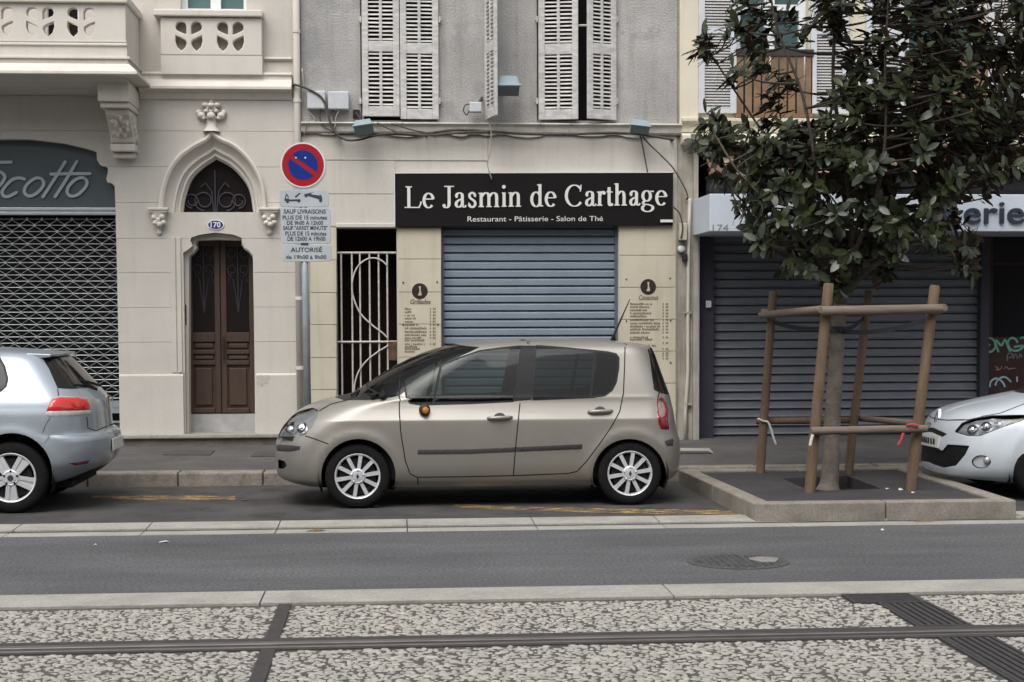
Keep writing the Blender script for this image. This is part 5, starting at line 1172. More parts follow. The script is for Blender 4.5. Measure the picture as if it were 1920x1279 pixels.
def seat(root, X, Y, z, s=1.0, rows=1, w=.46):
    mb = MB().box(X - .02, X + .5, Y - w / 2, Y + w / 2, z, z + .16); o = mb.build('seat', M_SEAT, root, bevel=.05, segs=3)
    MB().hexa([(X + .42, Y - w / 2, z + .12), (X + .56, Y - w / 2, z + .12), (X + .56, Y + w / 2, z + .12), (X + .42, Y + w / 2, z + .12), (X + .6, Y - w / 2 + .04, z + .72), (X + .7, Y - w / 2 + .04, z + .72), (X + .7, Y + w / 2 - .04, z + .72), (X + .6, Y + w / 2 - .04, z + .72)]).build('backrest', M_SEAT, o, bevel=.045, segs=3)
    MB().box(X + .62, X + .71, Y - .12, Y + .12, z + .75, z + .93).build('headrest', M_SEAT, o, bevel=.035, segs=3)

# ---------------------------------------------------------------- beige hatchback in the middle
CY = Yg(951) + .845
rowsM = [  # z, front x, rear x, half width, front corner, rear corner
 (.185, .16, 3.70, .74, .55, .40), (.25, .03, 3.775, .79, .58, .40), (.32, .008, 3.80, .815, .60, .40), (.42, 0, 3.81, .832, .60, .40), (.55, .012, 3.80, .843, .60, .38), (.66, .05, 3.768, .846, .60, .36),
 (.745, .11, 3.752, .845, .60, .35), (.784, .145, 3.746, .843, .60, .35), (.796, .155, 3.744, .840, .60, .35), (.81, .17, 3.742, .833, .60, .35), (.85, .225, 3.738, .813, .60, .34), (.905, .34, 3.725, .790, .60, .34), (.955, .50, 3.715, .774, .62, .33),
 (.985, .66, 3.708, .768, .66, .33), (1.01, .745, 3.70, .758, .66, .33), (1.14, .937, 3.655, .716, .62, .33), (1.29, 1.19, 3.605, .66, .58, .32), (1.40, 1.45, 3.565, .612, .52, .3), (1.445, 1.62, 3.53, .575, .48, .3), (1.472, 1.76, 3.36, .51, .46, .3), (1.497, 2.03, 3.12, .37, .4, .3), (1.511, 2.36, 2.8, .17, .2, .2), (1.516, 2.5, 2.62, .03, .05, .05)]
XFm = at(517, 850, CY)[0]
wxf, wzf = at(670.5, 895, CY - .83); wxr, wzr = at(1181.5, 891, CY - .83); wzf = wzr = .292
M_BEI = paint('beige_metallic', (.272, .255, .228), .45, .46, (.25, .22, .18))
car = Car(rowsM, XFm, CY, 2.5, 2.9, [(wxf - XFm, wzf), (wxr - XFm, wzr)])
cm = thing('parked_car', (XFm + 1.9, CY, 0), 'beige metallic five door hatchback parked in front of the restaurant', 'car', 'cars parked along the kerb')
B = lambda pts: car.trace(pts); Ln = lambda pts, w=1.0: car.line(pts, w)
circ = lambda cx, cy, r, a0=0, a1=360: [(cx + r * math.cos(R(a)), cy + r * math.sin(R(a))) for a in range(a0, a1, 10)]
FG = [(759.5, 724), (762, 746), (769, 756), (789, 759), (880, 756.5), (963, 752.5), (978, 649), (938, 653), (900, 658), (861, 671), (824, 685.5), (789, 704)]
RG = [(1004, 648.5), (1054, 652), (1111, 657.5), (1140, 660.5), (1155, 664), (1160, 671), (1159.5, 691), (1155, 717), (1147.5, 731.5), (1134.5, 741.5), (1111, 745), (997, 749.5)]
WS = [(0, car.vz(1.0)), (.56, car.vz(.992)), (.80, car.vz(1.0)), (.83, car.vz(1.15)), (.84, car.vz(1.3)), (.86, car.vz(1.4)), (.8, car.vz(1.442)), (.4, car.vz(1.455)), (0, car.vz(1.46))]
COWL = [(0, car.vz(.965)), (.45, car.vz(.962)), (.74, car.vz(.972)), (.80, car.vz(1.0)), (.56, car.vz(.992)), (0, car.vz(1.0))]
vgl0, vgl1 = car.vz(.985), car.vz(1.425)
RW = [car.inv(1214, 655), car.inv(1219, 676), car.inv(1226, 731)] + [(2.75, vgl0), (3, vgl0), (3, vgl1), (2.75, vgl1)]
tail = [(1231.6, 751), (1237, 744.5), (1243, 746), (1248, 755), (1252, 772), (1254, 806), (1239, 805), (1234.5, 795), (1231.6, 772)]
head = [(532, 789), (558, 770.5), (586, 764.5), (596, 769), (595, 781), (584, 801), (571, 817), (540, 818.5), (521.5, 818), (520, 808)]
gaps = [[(749, 712), (748.7, 772), (751.6, 812), (760, 864), (769, 889), (783, 895), (870, 894), (962.5, 892), (1065, 888), (1082, 884), (1100, 865), (1126, 830), (1146, 801), (1162, 772), (1169, 737), (1171, 690), (1172, 650)],
        [(962.5, 892), (967, 836), (975, 756)], [(572, 817.5), (590, 823), (616, 833)], [(598, 771), (620, 758), (660, 748)], [(994, 634), (994, 646)], [(1172, 649), (1171, 644)], [(1236, 733), (1233, 750)], [(783, 895), (784, 909)]]
mold = [(777.5, 847), (786, 843), (900, 840), (1090, 833), (1098.5, 836), (1082, 842), (880, 852.5), (789, 853)]
moldm = [(783, 848), (880, 847), (1092, 837.5)]
fdoor = [(749, 713), (748.7, 772), (751.6, 812), (760, 864), (769, 889), (783, 895), (870, 894), (962.5, 892), (967, 836), (975, 756), (980, 646), (938, 649), (900, 654), (860, 666), (822, 681), (785, 699)]
rdoor = [(962.5, 892), (1065, 888), (1082, 884), (1100, 865), (1126, 830), (1146, 801), (1162, 772), (1169, 737), (1172, 655), (1140, 655), (1111, 652), (1054, 647), (1003, 645), (980, 646), (975, 756), (967, 836)]
regs = [(None, B(circ(672, 893, 70)), None), (None, B(circ(1180, 892, 69)), None)] + \
 [('panel_gap', Ln(g, 1.1), M_GAP, 'side') for g in gaps] + \
 [('window_divider', Ln([(827, 683), (812, 758)], 2.6), M_BLK, 'side'), ('pillar_trim', B([(979, 648), (1003, 648), (996, 750), (964, 752.5)]), M_BLK, 'side'), ('window_divider', Ln([(1116, 658), (1107, 745.5)], 2.8), M_BLK, 'side'),
  ('window_seal', Ln(FG + [FG[0]], 1.8), M_BLK, 'side'), ('window_seal', Ln(RG + [RG[0]], 1.8), M_BLK, 'side'),
  ('front_door_glass', B(FG), M_GLASS, 'side'), ('rear_door_glass', B(RG), M_GLASSD, 'side'),
  ('side_moulding', Ln(moldm, 4.6), M_TRIM, 'side', .014), ('headlight', B(head), M_LENS, 'side'), ('clear_lens', B([(1233.5, 757), (1238, 750), (1244, 756), (1247, 768), (1247, 779), (1240, 783), (1235, 777)]), mat('clear_lens', (.3, .2, .19), .12, .3, 30, coat=1), 'side'), ('tail_light', B(tail), mat('red_lens', (.17, .008, .012), .12, .2, 20, coat=1), 'side', .008),
  ('bumper_strip', B([(519, 833.5), (545, 835), (563.5, 837), (562, 844), (543, 847), (520, 846)]), M_TRIM, 'side', .012),
  ('fog_recess', B([(521.7, 861.6), (533, 864.5), (537.6, 873), (532, 879), (522, 878)]), M_BLK, 'side', -.03), ('bumper_strip', B([(1246, 827), (1262, 822), (1262, 836), (1250, 837)]), M_TRIM, 'side', .01),
  ('rear_window', RW, M_BLK and mat('rear_glass', (.015, .013, .013), .06, 0), 'mid'), ('cowl', COWL, M_BLK, 'mid'), ('windscreen', WS, M_GLASSD, 'mid'),
  ('front_door', B(fdoor), M_BEI, 'side'), ('rear_door', B(rdoor), M_BEI, 'side'),
  ('grille', [(0, car.vz(.6)), (.55, car.vz(.6)), (.55, car.vz(.7)), (0, car.vz(.72))], M_BLK, 'mid'),
  ('body_shell', [(-.1, -1), (3.1, -1), (3.1, 40), (-.1, 40)], M_BEI, 'mid')]
made = car.shell(regs, cm)
# lamp insides
def inner(car_, pts, d, name, m, par, sy=1):
    vs = []; P = [car_.inv(*p) for p in pts]; q = car_.body(np.array([a for a, b in P]), np.array([b for a, b in P])); n = car_.norm(np.array([a for a, b in P]), np.array([b for a, b in P])); q = q - n * d
    c = q.mean(0) - n.mean(0) * .03; mb = MB(); k = len(q); mb.add([tuple(p) for p in q] + [tuple(c)], [(i, (i + 1) % k, k) for i in range(k)]); return mb.build(name, m, par)
hl = made[('headlight', 0)]
M_REFL = mat('reflector', (.55, .56, .57), .35, .1, 20, metal=.7)
inner(car, head, .02, 'reflector', M_REFL, hl)
for (x, y, r) in ((563, 800, .055), (542, 803, .045)):
    u_, v_ = car.inv(x, y); p = car.body(np.array(u_), np.array(v_)); n = car.norm(np.array(u_), np.array(v_)); c = p - n * .035; MB().ball(tuple(c), r, r, r, 16, 10).build('lamp_bowl', M_CHROME if r > .05 else M_REFL, hl, smooth=True)
inner(car, [(530, 803), (540, 791), (550, 789), (549, 803), (537, 810)], .012, 'lamp_mask', M_BLK, hl)
tl = made[('tail_light', 0)]
# handles, mirror stub, wiper, aerial
def handle(car_, x, y, w, h, par):
    s_ = CY / FPX; a = np.array(car_.body(*map(np.array, car_.inv(x - w / 2, y + 1)))); b = np.array(car_.body(*map(np.array, car_.inv(x + w / 2, y - 1)))); o_ = np.array([0, -.03, 0])
    m_ = (a + b) / 2; MB().tube([tuple(a + o_ * .3), tuple(a * .85 + b * .15 + o_), tuple(m_ + o_ * 1.1), tuple(a * .15 + b * .85 + o_), tuple(b + o_ * .3)], [.012, .017, .018, .017, .012], 10).build('door_handle', M_BEI, par, smooth=True)
    MB().ball(tuple(m_ + np.array([0, .004, .004])), .052, .012, .04, 16, 8).build('handle_recess', mat('recess', (.07, .065, .06), .5, 0), par, smooth=True)
handle(car, 937, 783, 46, 8, made[('front_door', 0)]); handle(car, 1125, 771, 46, 8, made[('rear_door', 0)])
p = car.body(*map(np.array, car.inv(796, 768)))
mm = MB().ball(tuple(p + np.array([0, -.03, .0])), .052, .05, .055, 14, 10).build('mirror_stub', mat('stub_dark', (.05, .03, .02), .6, .2, 30), cm, smooth=True, )
MB().ball(tuple(p + np.array([.008, -.075, -.004])), .03, .015, .032, 12, 8).build('broken_mirror_insert', mat('amber_insert', (.42, .17, .03), .4, .25, 40), mm, smooth=True)
def wl(pts, d): return [tuple(car.body(np.array(u_), np.array(car.vz(z_))) + np.array([-.01, 0, d])) for u_, z_ in pts]
MB().tube(wl([(.66, .985), (.6, 1.02), (.4, 1.06), (.2, 1.09)], .012), .011, 6).build('wiper', M_BLK, cm); MB().tube(wl([(.3, .99), (.2, 1.02), (.05, 1.05)], .012), .011, 6).build('wiper', M_BLK, cm)
mb = MB()
for k in range(9):
    u_ = .70 + .012 * k; q = car.body(np.array(u_), np.array(car.vz(.98))); mb.ball((q[0] + random.uniform(-.05, .05), q[1] + random.uniform(-.05, .03), q[2] + random.uniform(.0, .05)), .022, .02, .03, 6, 4)
mb.build('wiper_pivot', M_BLK, cm)
a = at(1152, 634, CY - .1); b = at(1184, 561, CY - .1)
MB().tube([(a[0], CY, 1.485), (a[0] + .01, CY, a[1] + .03), (b[0], CY, b[1])], [.03, .012, .004], 8).build('aerial', M_BLK, cm, smooth=True)
wheel(cm, wxf, CY - .825, .292, .295, .208, 'ten'); wheel(cm, wxr, CY - .825, .292, .295, .208, 'ten')
for wx in (wxf, wxr): far_wheel(cm, wx, CY + .82, .292, .295)
under(cm, car, .35, 3.6)
MB().box(XFm + .72, XFm + .78, CY - .58, CY + .58, .25, .93).build('firewall', M_LINER, cm)
MB().hexa([(XFm + .78, CY - .66, .8), (XFm + 1.35, CY - .66, .8), (XFm + 1.35, CY + .66, .8), (XFm + .78, CY + .66, .8), (XFm + .85, CY - .62, .94), (XFm + 1.25, CY - .66, .97), (XFm + 1.25, CY + .66, .97), (XFm + .85, CY + .62, .94)]).build('dashboard', M_SEAT, cm, bevel=.04)
MB().box(XFm + 3.2, XFm + 3.55, CY - .6, CY + .6, .3, .95).build('parcel_shelf', M_LINER, cm)
for sy in (-1, 1):
    MB().box(XFm + 1.0, XFm + 3.2, CY + sy * .7 - .02, CY + sy * .7 + .02, .25, .88).build('door_card', M_SEAT, cm); seat(cm, XFm + 1.62, CY + sy * .34, .42)
seat(cm, XFm + 2.5, CY - .38, .46); seat(cm, XFm + 2.5, CY + .38, .46); 
q = [(XFm + 1.42 + .05 * math.sin(R(a)), CY - .36 + .18 * math.cos(R(a)), .95 + .17 * math.sin(R(a))) for a in range(0, 361, 20)]; MB().tube(q, .014, 6, False).build('steering_wheel', M_BLK, cm, smooth=True)

# ---------------------------------------------------------------- silver hatchback at the left edge (rear end in view)
CYg = CY - .02
xr0 = at(219, 830, CYg)[0]; Lg = 4.2; XG = xr0 - Lg
E = lambda d: Lg - d
rowsG = [(.2, .1, E(.42), .70, .5, .5), (.27, .0, E(.22), .78, .5, .5), (.36, 0, E(.09), .83, .5, .5), (.44, 0, E(.02), .862, .5, .5), (.55, .02, E(0), .876, .5, .5), (.62, .05, E(.0), .88, .5, .5), (.665, .07, E(.02), .88, .5, .5), (.70, .08, E(.075), .88, .5, .5), (.78, .14, E(.085), .878, .5, .48), (.86, .22, E(.09), .872, .5, .46), (.93, .35, E(.105), .855, .5, .44), (.975, .6, E(.125), .842, .5, .42), (1.02, .9, E(.155), .822, .5, .4),
         (1.10, 1.1, E(.215), .78, .5, .4), (1.2, 1.35, E(.30), .725, .5, .38), (1.3, 1.6, E(.385), .668, .5, .36), (1.36, 1.75, E(.44), .63, .5, .36), (1.40, 1.9, E(.5), .585, .5, .36), (1.43, 2.1, E(.72), .5, .5, .36), (1.455, 2.3, E(1.1), .34, .4, .36), (1.465, 2.5, E(1.4), .12, .2, .2), (1.467, 2.6, E(1.55), .02, .1, .1)]
wgx, wgz = at(20, 885, CYg - .86); wgz = .318
M_SIL = paint('silver_metallic', (.34, .38, .42), .5, .44, (.33, .33, .33))
carg = Car(rowsG, XG, CYg, 2.5, 2.7, [(wgx - XG, wgz), (wgx - XG - 2.58, wgz)], .014, .40)
cg = thing('parked_car', (XG + 2.1, CYg, 0), 'silver hatchback with red tail light at the left edge of the picture', 'car', 'cars parked along the kerb')
B = lambda pts: carg.trace(pts); Ln = lambda pts, w=1.0: carg.line(pts, w)
tg = [(86, 778), (90, 761), (98, 747), (112, 742.5), (146, 743.5), (166, 748), (171.5, 758), (171, 777.5), (135, 781), (93, 781)]
tg_r = [(87, 771), (91, 760), (98.5, 749), (113, 744.5), (146, 745.5), (164.5, 749.5), (169.5, 759), (169, 769), (135, 770)]
vz = carg.vz
rgw = [carg.inv(76, 667), carg.inv(92, 692), carg.inv(108, 728), carg.inv(135, 729.5), carg.inv(165, 727), (3, vz(1.045)), (3, vz(1.37)), (2.55, vz(1.365))]
sgw = [(1.8, vz(1.0)), carg.inv(4, 732), carg.inv(11, 724), carg.inv(13.5, 710), carg.inv(8, 687), carg.inv(1, 672), (1.86, vz(1.375)), (1.25, vz(1.36)), (1.05, vz(1.0))]
regs = [(None, B(circ(22, 888, 76)), None), (None, [(1.0 + .17 * math.cos(R(a)) + .03, vz(.30 + .40 * math.sin(R(a)))) for a in range(-10, 200, 15)], None),
 ('tail_light', B(tg_r), mat('bright_red_lens', (.55, .025, .02), .12, .15, 25, coat=1), 'side', .012), ('tail_light_clear', B(tg), mat('smoke_lens', (.42, .38, .38), .12, .2, 30, coat=1), 'side', .006),
 ('reflector', B([(128, 869), (148, 867), (169, 862.5), (163, 870), (141, 873)]), mat('red_lens', (.3, .02, .025), .12), 'side', .004),
 ('panel_gap', Ln([(108, 729), (110, 743)]), M_GAP, 'side'), ('panel_gap', Ln([(163, 782), (165, 803), (180, 808), (201, 799)]), M_GAP, 'side'), ('panel_gap', Ln([(94, 783), (84, 800), (80, 812)], .7), M_GAP, 'side'),
 ('window_seal', Ln([(0, 734), (11, 724), (14, 710), (8, 687), (-6, 663)], 2), M_BLK, 'side'), ('side_window', sgw, glass('tinted_glass', (.06, .07, .07), .35), 'side'), ('rear_window', rgw, mat('rear_glass', (.015, .013, .013), .06), 'mid'),
 ('windscreen', [(0, vz(1.0)), (.8, vz(1.0)), (.85, vz(1.36)), (0, vz(1.39))], M_GLASSD, 'mid'),
 ('diffuser', [(2.3, vz(.2)), (3, vz(.2)), (3, vz(.36)), (2.75, vz(.36)), (2.45, vz(.28))], M_BLK, 'mid'),
 ('bumper', [(2.0, 0), (3, 0), (3, vz(.695)), (2.62, vz(.66)), (2.3, vz(.69)), (2.12, vz(.7)), (2.0, vz(.6))], M_SIL, 'mid'),
 ('body_shell', [(-.1, -1), (3.1, -1), (3.1, 40), (-.1, 40)], M_SIL, 'mid')]
made = carg.shell(regs, cg)
# roof spoiler, plate, tow eye, wiper, seats
sp = []
for y_ in np.linspace(-.56, .56, 9):
    sp.append((xr0 - .47 + .04 * (1 - (y_ / .56) ** 2), y_))
mb = MB(); n = len(sp); vs_ = [(x - .22, CYg + y * .98, 1.408 + .02 * (1 - (y / .56) ** 2)) for x, y in sp] + [(x, CYg + y, 1.398) for x, y in sp] + [(x - .01, CYg + y, 1.372) for x, y in sp] + [(x - .2, CYg + y * .98, 1.35) for x, y in sp]
mb.add(vs_, [(i, i + 1, n + i + 1, n + i) for i in range(n - 1)] + [(n + i, n + i + 1, 2 * n + i + 1, 2 * n + i) for i in range(n - 1)] + [(2 * n + i, 2 * n + i + 1, 3 * n + i + 1, 3 * n + i) for i in range(n - 1)] + [(0, n, 2 * n, 3 * n), (n - 1, 4 * n - 1, 3 * n - 1, 2 * n - 1)])
mb.build('roof_spoiler', M_SIL, cg, bevel=.008)
M_PLATE = mat('plate_white', (.6, .6, .58), .4, .05)
MB().box(xr0 + .002, xr0 + .012, CYg - .26, CYg + .26, .50, .61).build('number_plate', M_PLATE, cg, bevel=.004)
MB().tube([(xr0 - .14, CYg - .02, 1.09), (xr0 - .2, CYg - .2, 1.13), (xr0 - .25, CYg - .45, 1.16)], .012, 6).build('rear_wiper', M_BLK, cg)
MB().box(xr0 - .09, xr0 - .07, CYg - .06, CYg + .06, .9, 1.0).build('badge', M_CHROME, cg, bevel=.01)
wheel(cg, wgx, CYg - .862, wgz, .318, .222, 'five'); far_wheel(cg, wgx, CYg + .84, wgz, .318); wheel(cg, wgx - 2.58, CYg - .862, wgz, .318, .222, 'five'); far_wheel(cg, wgx - 2.58, CYg + .84, wgz, .318)
under(cg, carg, .5, 3.9); MB().box(XG + 3.4, XG + 3.8, CYg - .6, CYg + .6, .3, .98).build('parcel_shelf', M_LINER, cg)
for sy in (-1, 1): seat(cg, XG + 2.75, CYg + sy * .36, .42); seat(cg, XG + 1.7, CYg + sy * .36, .4); MB().box(XG + 1.1, XG + 3.5, CYg + sy * .72 - .02, CYg + sy * .72 + .02, .25, .92).build('door_card', M_SEAT, cg)

# ---------------------------------------------------------------- white hatchback at the right edge (front end in view)
CYm = CY - .05; XM = at(1741, 830, CYm)[0]; Lm = 4.3
rowsW = [(.17, .10, 4.1, .74, .62, .5), (.22, .02, 4.2, .8, .66, .5), (.3, 0, 4.25, .85, .68, .5), (.42, .0, 4.28, .885, .7, .5), (.53, .015, 4.28, .9, .72, .5), (.6, .03, 4.28, .903, .74, .5), (.66, .05, 4.27, .903, .76, .5), (.72, .085, 4.26, .9, .78, .5), (.76, .125, 4.25, .895, .8, .48), (.80, .2, 4.24, .885, .84, .46), (.84, .33, 4.23, .873, .86, .45), (.88, .5, 4.21, .858, .88, .44), (.92, .7, 4.19, .842, .88, .43), (.955, .88, 4.16, .828, .88, .42), (.985, 1.02, 4.12, .815, .88, .42), (1.05, 1.15, 4.05, .785, .8, .42),
         (1.15, 1.36, 3.95, .735, .75, .4), (1.28, 1.68, 3.8, .66, .7, .4), (1.38, 2.0, 3.65, .6, .6, .4), (1.43, 2.25, 3.4, .5, .5, .4), (1.46, 2.55, 3.1, .3, .3, .3), (1.466, 2.75, 2.9, .05, .1, .1)]
wmx = at(1966, 905, CYm - .88)[0]; wmz = .315
M_WHT = paint('white_paint', (.54, .585, .63), .0, .3, (.45, .46, .46))
carm = Car(rowsW, XM, CYm, 2.35, 2.7, [(wmx - XM, wmz), (wmx - XM + 2.64, wmz)], .012, .385)
cw_ = thing('parked_car', (XM + 2.1, CYm, 0), 'white hatchback nose with large headlight at the right edge behind the tree bed', 'car', 'cars parked along the kerb')
B = lambda pts: carm.trace(pts); Ln = lambda pts, w=1.0: carm.line(pts, w); vz = carm.vz
hm = [(1791, 809.5), (1804, 794), (1826, 785.5), (1860, 780), (1921, 778.5), (1921, 786), (1877, 801), (1837.5, 816.5), (1815, 816.5)]
intk = [(0, vz(.295)), carm.inv(1770, 877), carm.inv(1792.5, 873), carm.inv(1809.5, 853), carm.inv(1818, 836), carm.inv(1776, 833.5), carm.inv(1767, 845), (0, vz(.46))]
fog = [(1840 + 18 * math.cos(R(a)), 866 + 12.5 * math.sin(R(a))) for a in range(0, 360, 15)]
uA = carm.inv(1905, 873)
regs = [(None, B(circ(1966, 903, 66, 90, 331)) + [(1.35, vz(.3)), (1.35, 0), (1.1, 0)], None),
 ('headlight', B(hm), M_LENS, 'side'), ('headlight_rim', Ln(hm + [hm[0]], 1.3), M_TRIM, 'side'), ('fog_lamp_recess', B(fog), M_WHT, 'side', -.022), ('lower_grille', intk, M_BLK, 'mid', -.02),
 ('upper_grille', [(0, vz(.585)), carm.inv(1767, 819.5), carm.inv(1776, 813.8), (0, vz(.63))], M_BLK, 'mid'),
 ('panel_gap', [(0, vz(.735)), (0, vz(.745))] + [carm.inv(x, y - 1) for x, y in ((1753, 785.7), (1778, 788), (1815, 787.5), (1840, 782))] + [carm.inv(x, y + 1) for x, y in ((1840, 782), (1815, 787.5), (1778, 788), (1753, 785.7))], M_GAP, 'mid'),
 ('panel_gap', Ln([(1840, 781), (1875, 775), (1921, 757)], .8), M_GAP, 'side'),
 ('windscreen', [(0, vz(1.0)), (.72, vz(.99)), (.85, vz(1.1)), (.85, vz(1.36)), (0, vz(1.40))], M_GLASSD, 'mid'), ('cowl', [(0, vz(.96)), (.62, vz(.96)), (.76, vz(.985)), (.72, vz(.99)), (0, vz(1.0))], M_BLK, 'mid'),
 ('side_window', [(1.0, vz(1.0)), (1.85, vz(1.02)), (1.8, vz(1.33)), (1.2, vz(1.35))], M_GLASSD, 'side'),
 ('body_shell', [(-.1, -1), (3.1, -1), (3.1, 40), (-.1, 40)], M_WHT, 'mid')]
made = carm.shell(regs, cw_)
hl = made[('headlight', 0)]
inner(carm, hm[:4] + [(1900, 783)] + hm[6:], .03, 'reflector', M_REFL, hl)
for (x, y, r, m) in ((1818, 804, .06, M_CHROME), (1846, 796, .055, M_CHROME), (1872, 791, .04, M_REFL)):
    u_, v_ = carm.inv(x, y); p = carm.body(np.array(u_), np.array(v_)); n = carm.norm(np.array(u_), np.array(v_)); MB().ball(tuple(p - n * .06), r, r, r, 16, 10).build('lamp_bowl', m, hl, smooth=True)
u_, v_ = carm.inv(1850, 864); p = carm.body(np.array(u_), np.array(v_)); n = carm.norm(np.array(u_), np.array(v_)); MB().ball(tuple(p - n * .02), .035, .035, .04, 14, 8).build('fog_lamp', M_REFL, cw_, smooth=True)
# plate and emblem on the nose
pz0, pz1 = .455, .565
mb = MB(); ys_ = np.linspace(-.26, .26, 7); vs_ = []
for z_ in (pz0, pz1):
    for y_ in ys_:
        uu = min(np.linspace(0, .9, 200), key=lambda q: abs(carm.Y - carm.body(np.array(q), np.array(vz(z_)))[1] - abs(y_))); p = carm.body(np.array(uu), np.array(vz(z_))); vs_.append((p[0] - .025, CYm + y_, z_))
k = len(ys_); mb.add(vs_ + [(x + .02, y, z) for x, y, z in vs_], [(i, i + k, i + k + 1, i + 1) for i in range(k - 1)] + [(2 * k + i, 2 * k + i + 1, 3 * k + i + 1, 3 * k + i) for i in range(k - 1)] + [(i, i + 1, 2 * k + i + 1, 2 * k + i) for i in range(k - 1)] + [(k + i, 3 * k + i, 3 * k + i + 1, k + i + 1) for i in range(k - 1)] + [(0, 2 * k, 3 * k, k), (k - 1, 2 * k - 1, 4 * k - 1, 3 * k - 1)])
po = mb.build('number_plate', M_PLATE, cw_)
mb = MB()
for j, y_ in enumerate((.19, .13, .06, -.0, -.06, -.13, -.19)):
    x_ = np.interp(y_, [v[1] - CYm for v in vs_[:k]], [v[0] for v in vs_[:k]]) - .004; mb.box(x_, x_ + .003, CYm + y_ - .016, CYm + y_ + .016, pz0 + .025, pz1 - .025)
mb.build('plate_characters', M_BLK, po)
ex = carm.body(np.array(0.), np.array(vz(.72)))[0] - .012
mb = MB(); dm = [(0, .085), (.052, 0), (0, -.085), (-.052, 0)]; di = [(a * .5, b * .55) for a, b in dm]
mb.add([(ex + .25 * (b) , CYm + a, .725 + b) for a, b in dm] + [(ex + .25 * b, CYm + a, .725 + b) for a, b in di] + [(ex + .03 + .25 * b, CYm + a, .725 + b) for a, b in dm] + [(ex + .03 + .25 * b, CYm + a, .725 + b) for a, b in di],
       [(i, (i + 1) % 4, 4 + (i + 1) % 4, 4 + i) for i in range(4)] + [(i, 8 + i, 8 + (i + 1) % 4, (i + 1) % 4) for i in range(4)] + [(4 + i, 4 + (i + 1) % 4, 12 + (i + 1) % 4, 12 + i) for i in range(4)])
mb.build('emblem', M_CHROME, cw_)
wheel(cw_, wmx, CYm - .885, wmz, .315, .22, 'five'); far_wheel(cw_, wmx, CYm + .86, wmz, .315); wheel(cw_, wmx + 2.64, CYm - .885, wmz, .315, .22, 'five'); far_wheel(cw_, wmx + 2.64, CYm + .86, wmz, .315)
under(cw_, carm, .5, 4.0); MB().box(XM + .5, XM + .56, CYm - .6, CYm + .6, .25, .62).build('radiator', M_LINER, cw_); MB().box(XM + 1.15, XM + 1.7, CYm - .68, CYm + .68, .75, .96).build('dashboard', M_SEAT, cw_, bevel=.04)
for sy in (-1, 1): seat(cw_, XM + 2.1, CYm + sy * .36, .4); seat(cw_, XM + 3.0, CYm + sy * .36, .42); MB().box(XM + 1.2, XM + 3.8, CYm + sy * .74 - .02, CYm + sy * .74 + .02, .25, .92).build('door_card', M_SEAT, cw_)
# ================================================================ no-parking sign on its post
SGY = 16.95; u = SGY / FPX
M_POST = mat('post_grey', (.3, .34, .37), .5, .12, 6, metal=.3); M_PLT = mat('plate_grey', (.42, .45, .47), .45, .08, 6); M_INK = mat('plate_ink', (.045, .05, .07), .6, .15, 20)
M_SRED = mat('sign_red', (.33, .014, .02), .4, .08, 6); M_SBLUE = mat('sign_blue', (.008, .03, .2), .4, .08, 6); M_SWHITE = mat('sign_white', (.62, .62, .6), .45, .05, 6)
bx, bz = at(577, 760, SGY + .04); tx, tzz = at(567, 272, SGY + .04)
slope = (tx - bx) / (tzz - bz); z_w = walk_z(SGY); px0 = bx + slope * (z_w - bz)
ns = thing('parking_sign', (px0, SGY + .04, z_w), 'round no parking sign with three grey text plates on a grey post', 'traffic sign')
MB().tube([(px0, SGY + .04, z_w - .05), (tx, SGY + .04, tzz)], .037, 16).build('post', M_POST, ns, smooth=True)
c = at(568, 309.5, SGY)
d = MB().prism(ellipse(*c, 41.5 * u, 42 * u, 48), SGY - .002, SGY + .004).build('sign_disc', M_SWHITE, ns)
MB().prism(ellipse(c[0] + 1.5 * u, c[1] - 3 * u, 42.5 * u, 42.5 * u, 48), SGY + .0045, SGY + .028).build('disc_rim', M_PLT, d)
MB().prism(ellipse(*c, 38.5 * u, 39 * u, 48), SGY - .004, SGY - .0022).build('red_ring', M_SRED, d)
def half(sg):
    P = []
    for k in range(0, 181, 6):
        a = R(k - 36 + (0 if sg > 0 else 180)); P.append((27.3 * math.cos(a), 27.3 * math.sin(a)))
    n = Vector((math.cos(R(54)), math.sin(R(54)))) * 4.2 * sg
    Q = []
    for x, z in P:
        p = Vector((x, z)); dd = p.dot(n.normalized()); 
        if dd < 4.2: p = p + n.normalized() * (4.2 - dd)
        Q.append((c[0] + p.x * u, c[1] + p.y * u))
    return Q
MB().prism(half(1), SGY - .006, SGY - .0042).build('blue_field', M_SBLUE, d); MB().prism(half(-1), SGY - .006, SGY - .0042).build('blue_field', M_SBLUE, d)
mb = MB()
for x_, y_ in ((555, 296), (572.5, 296)):
    q = at(x_, y_, SGY); mb.prism(ellipse(*q, 1.6 * u, 1.6 * u, 10), SGY - .009, SGY - .006)
mb.build('rivet', M_SWHITE, d)
def plate(x0, y0, x1, y1, name):
    a, b, z0, z1 = rect(x0, y0, x1, y1, SGY); r_ = .035; P = []
    for cx_, cz_, s0 in ((b - r_, z1 - r_, 0), (a + r_, z1 - r_, 90), (a + r_, z0 + r_, 180), (b - r_, z0 + r_, 270)): P += [(cx_ + r_ * math.cos(R(s0 + k * 15)), cz_ + r_ * math.sin(R(s0 + k * 15))) for k in range(7)]
    o = MB().prism(P, SGY, SGY + .024).build(name, M_PLT, ns, bevel=.003); return o
def words(par, lines):
    for body, x0, x1, yb, cap in lines:
        a, z = at(x0, yb, SGY); stuff(text_mb(MB(), body, a, at(x1, yb, SGY)[0], z, SGY - .002, cap * u, bold=.018).build('text_line', M_INK, par))
p1 = plate(524.5, 356, 616.5, 388, 'tow_plate')
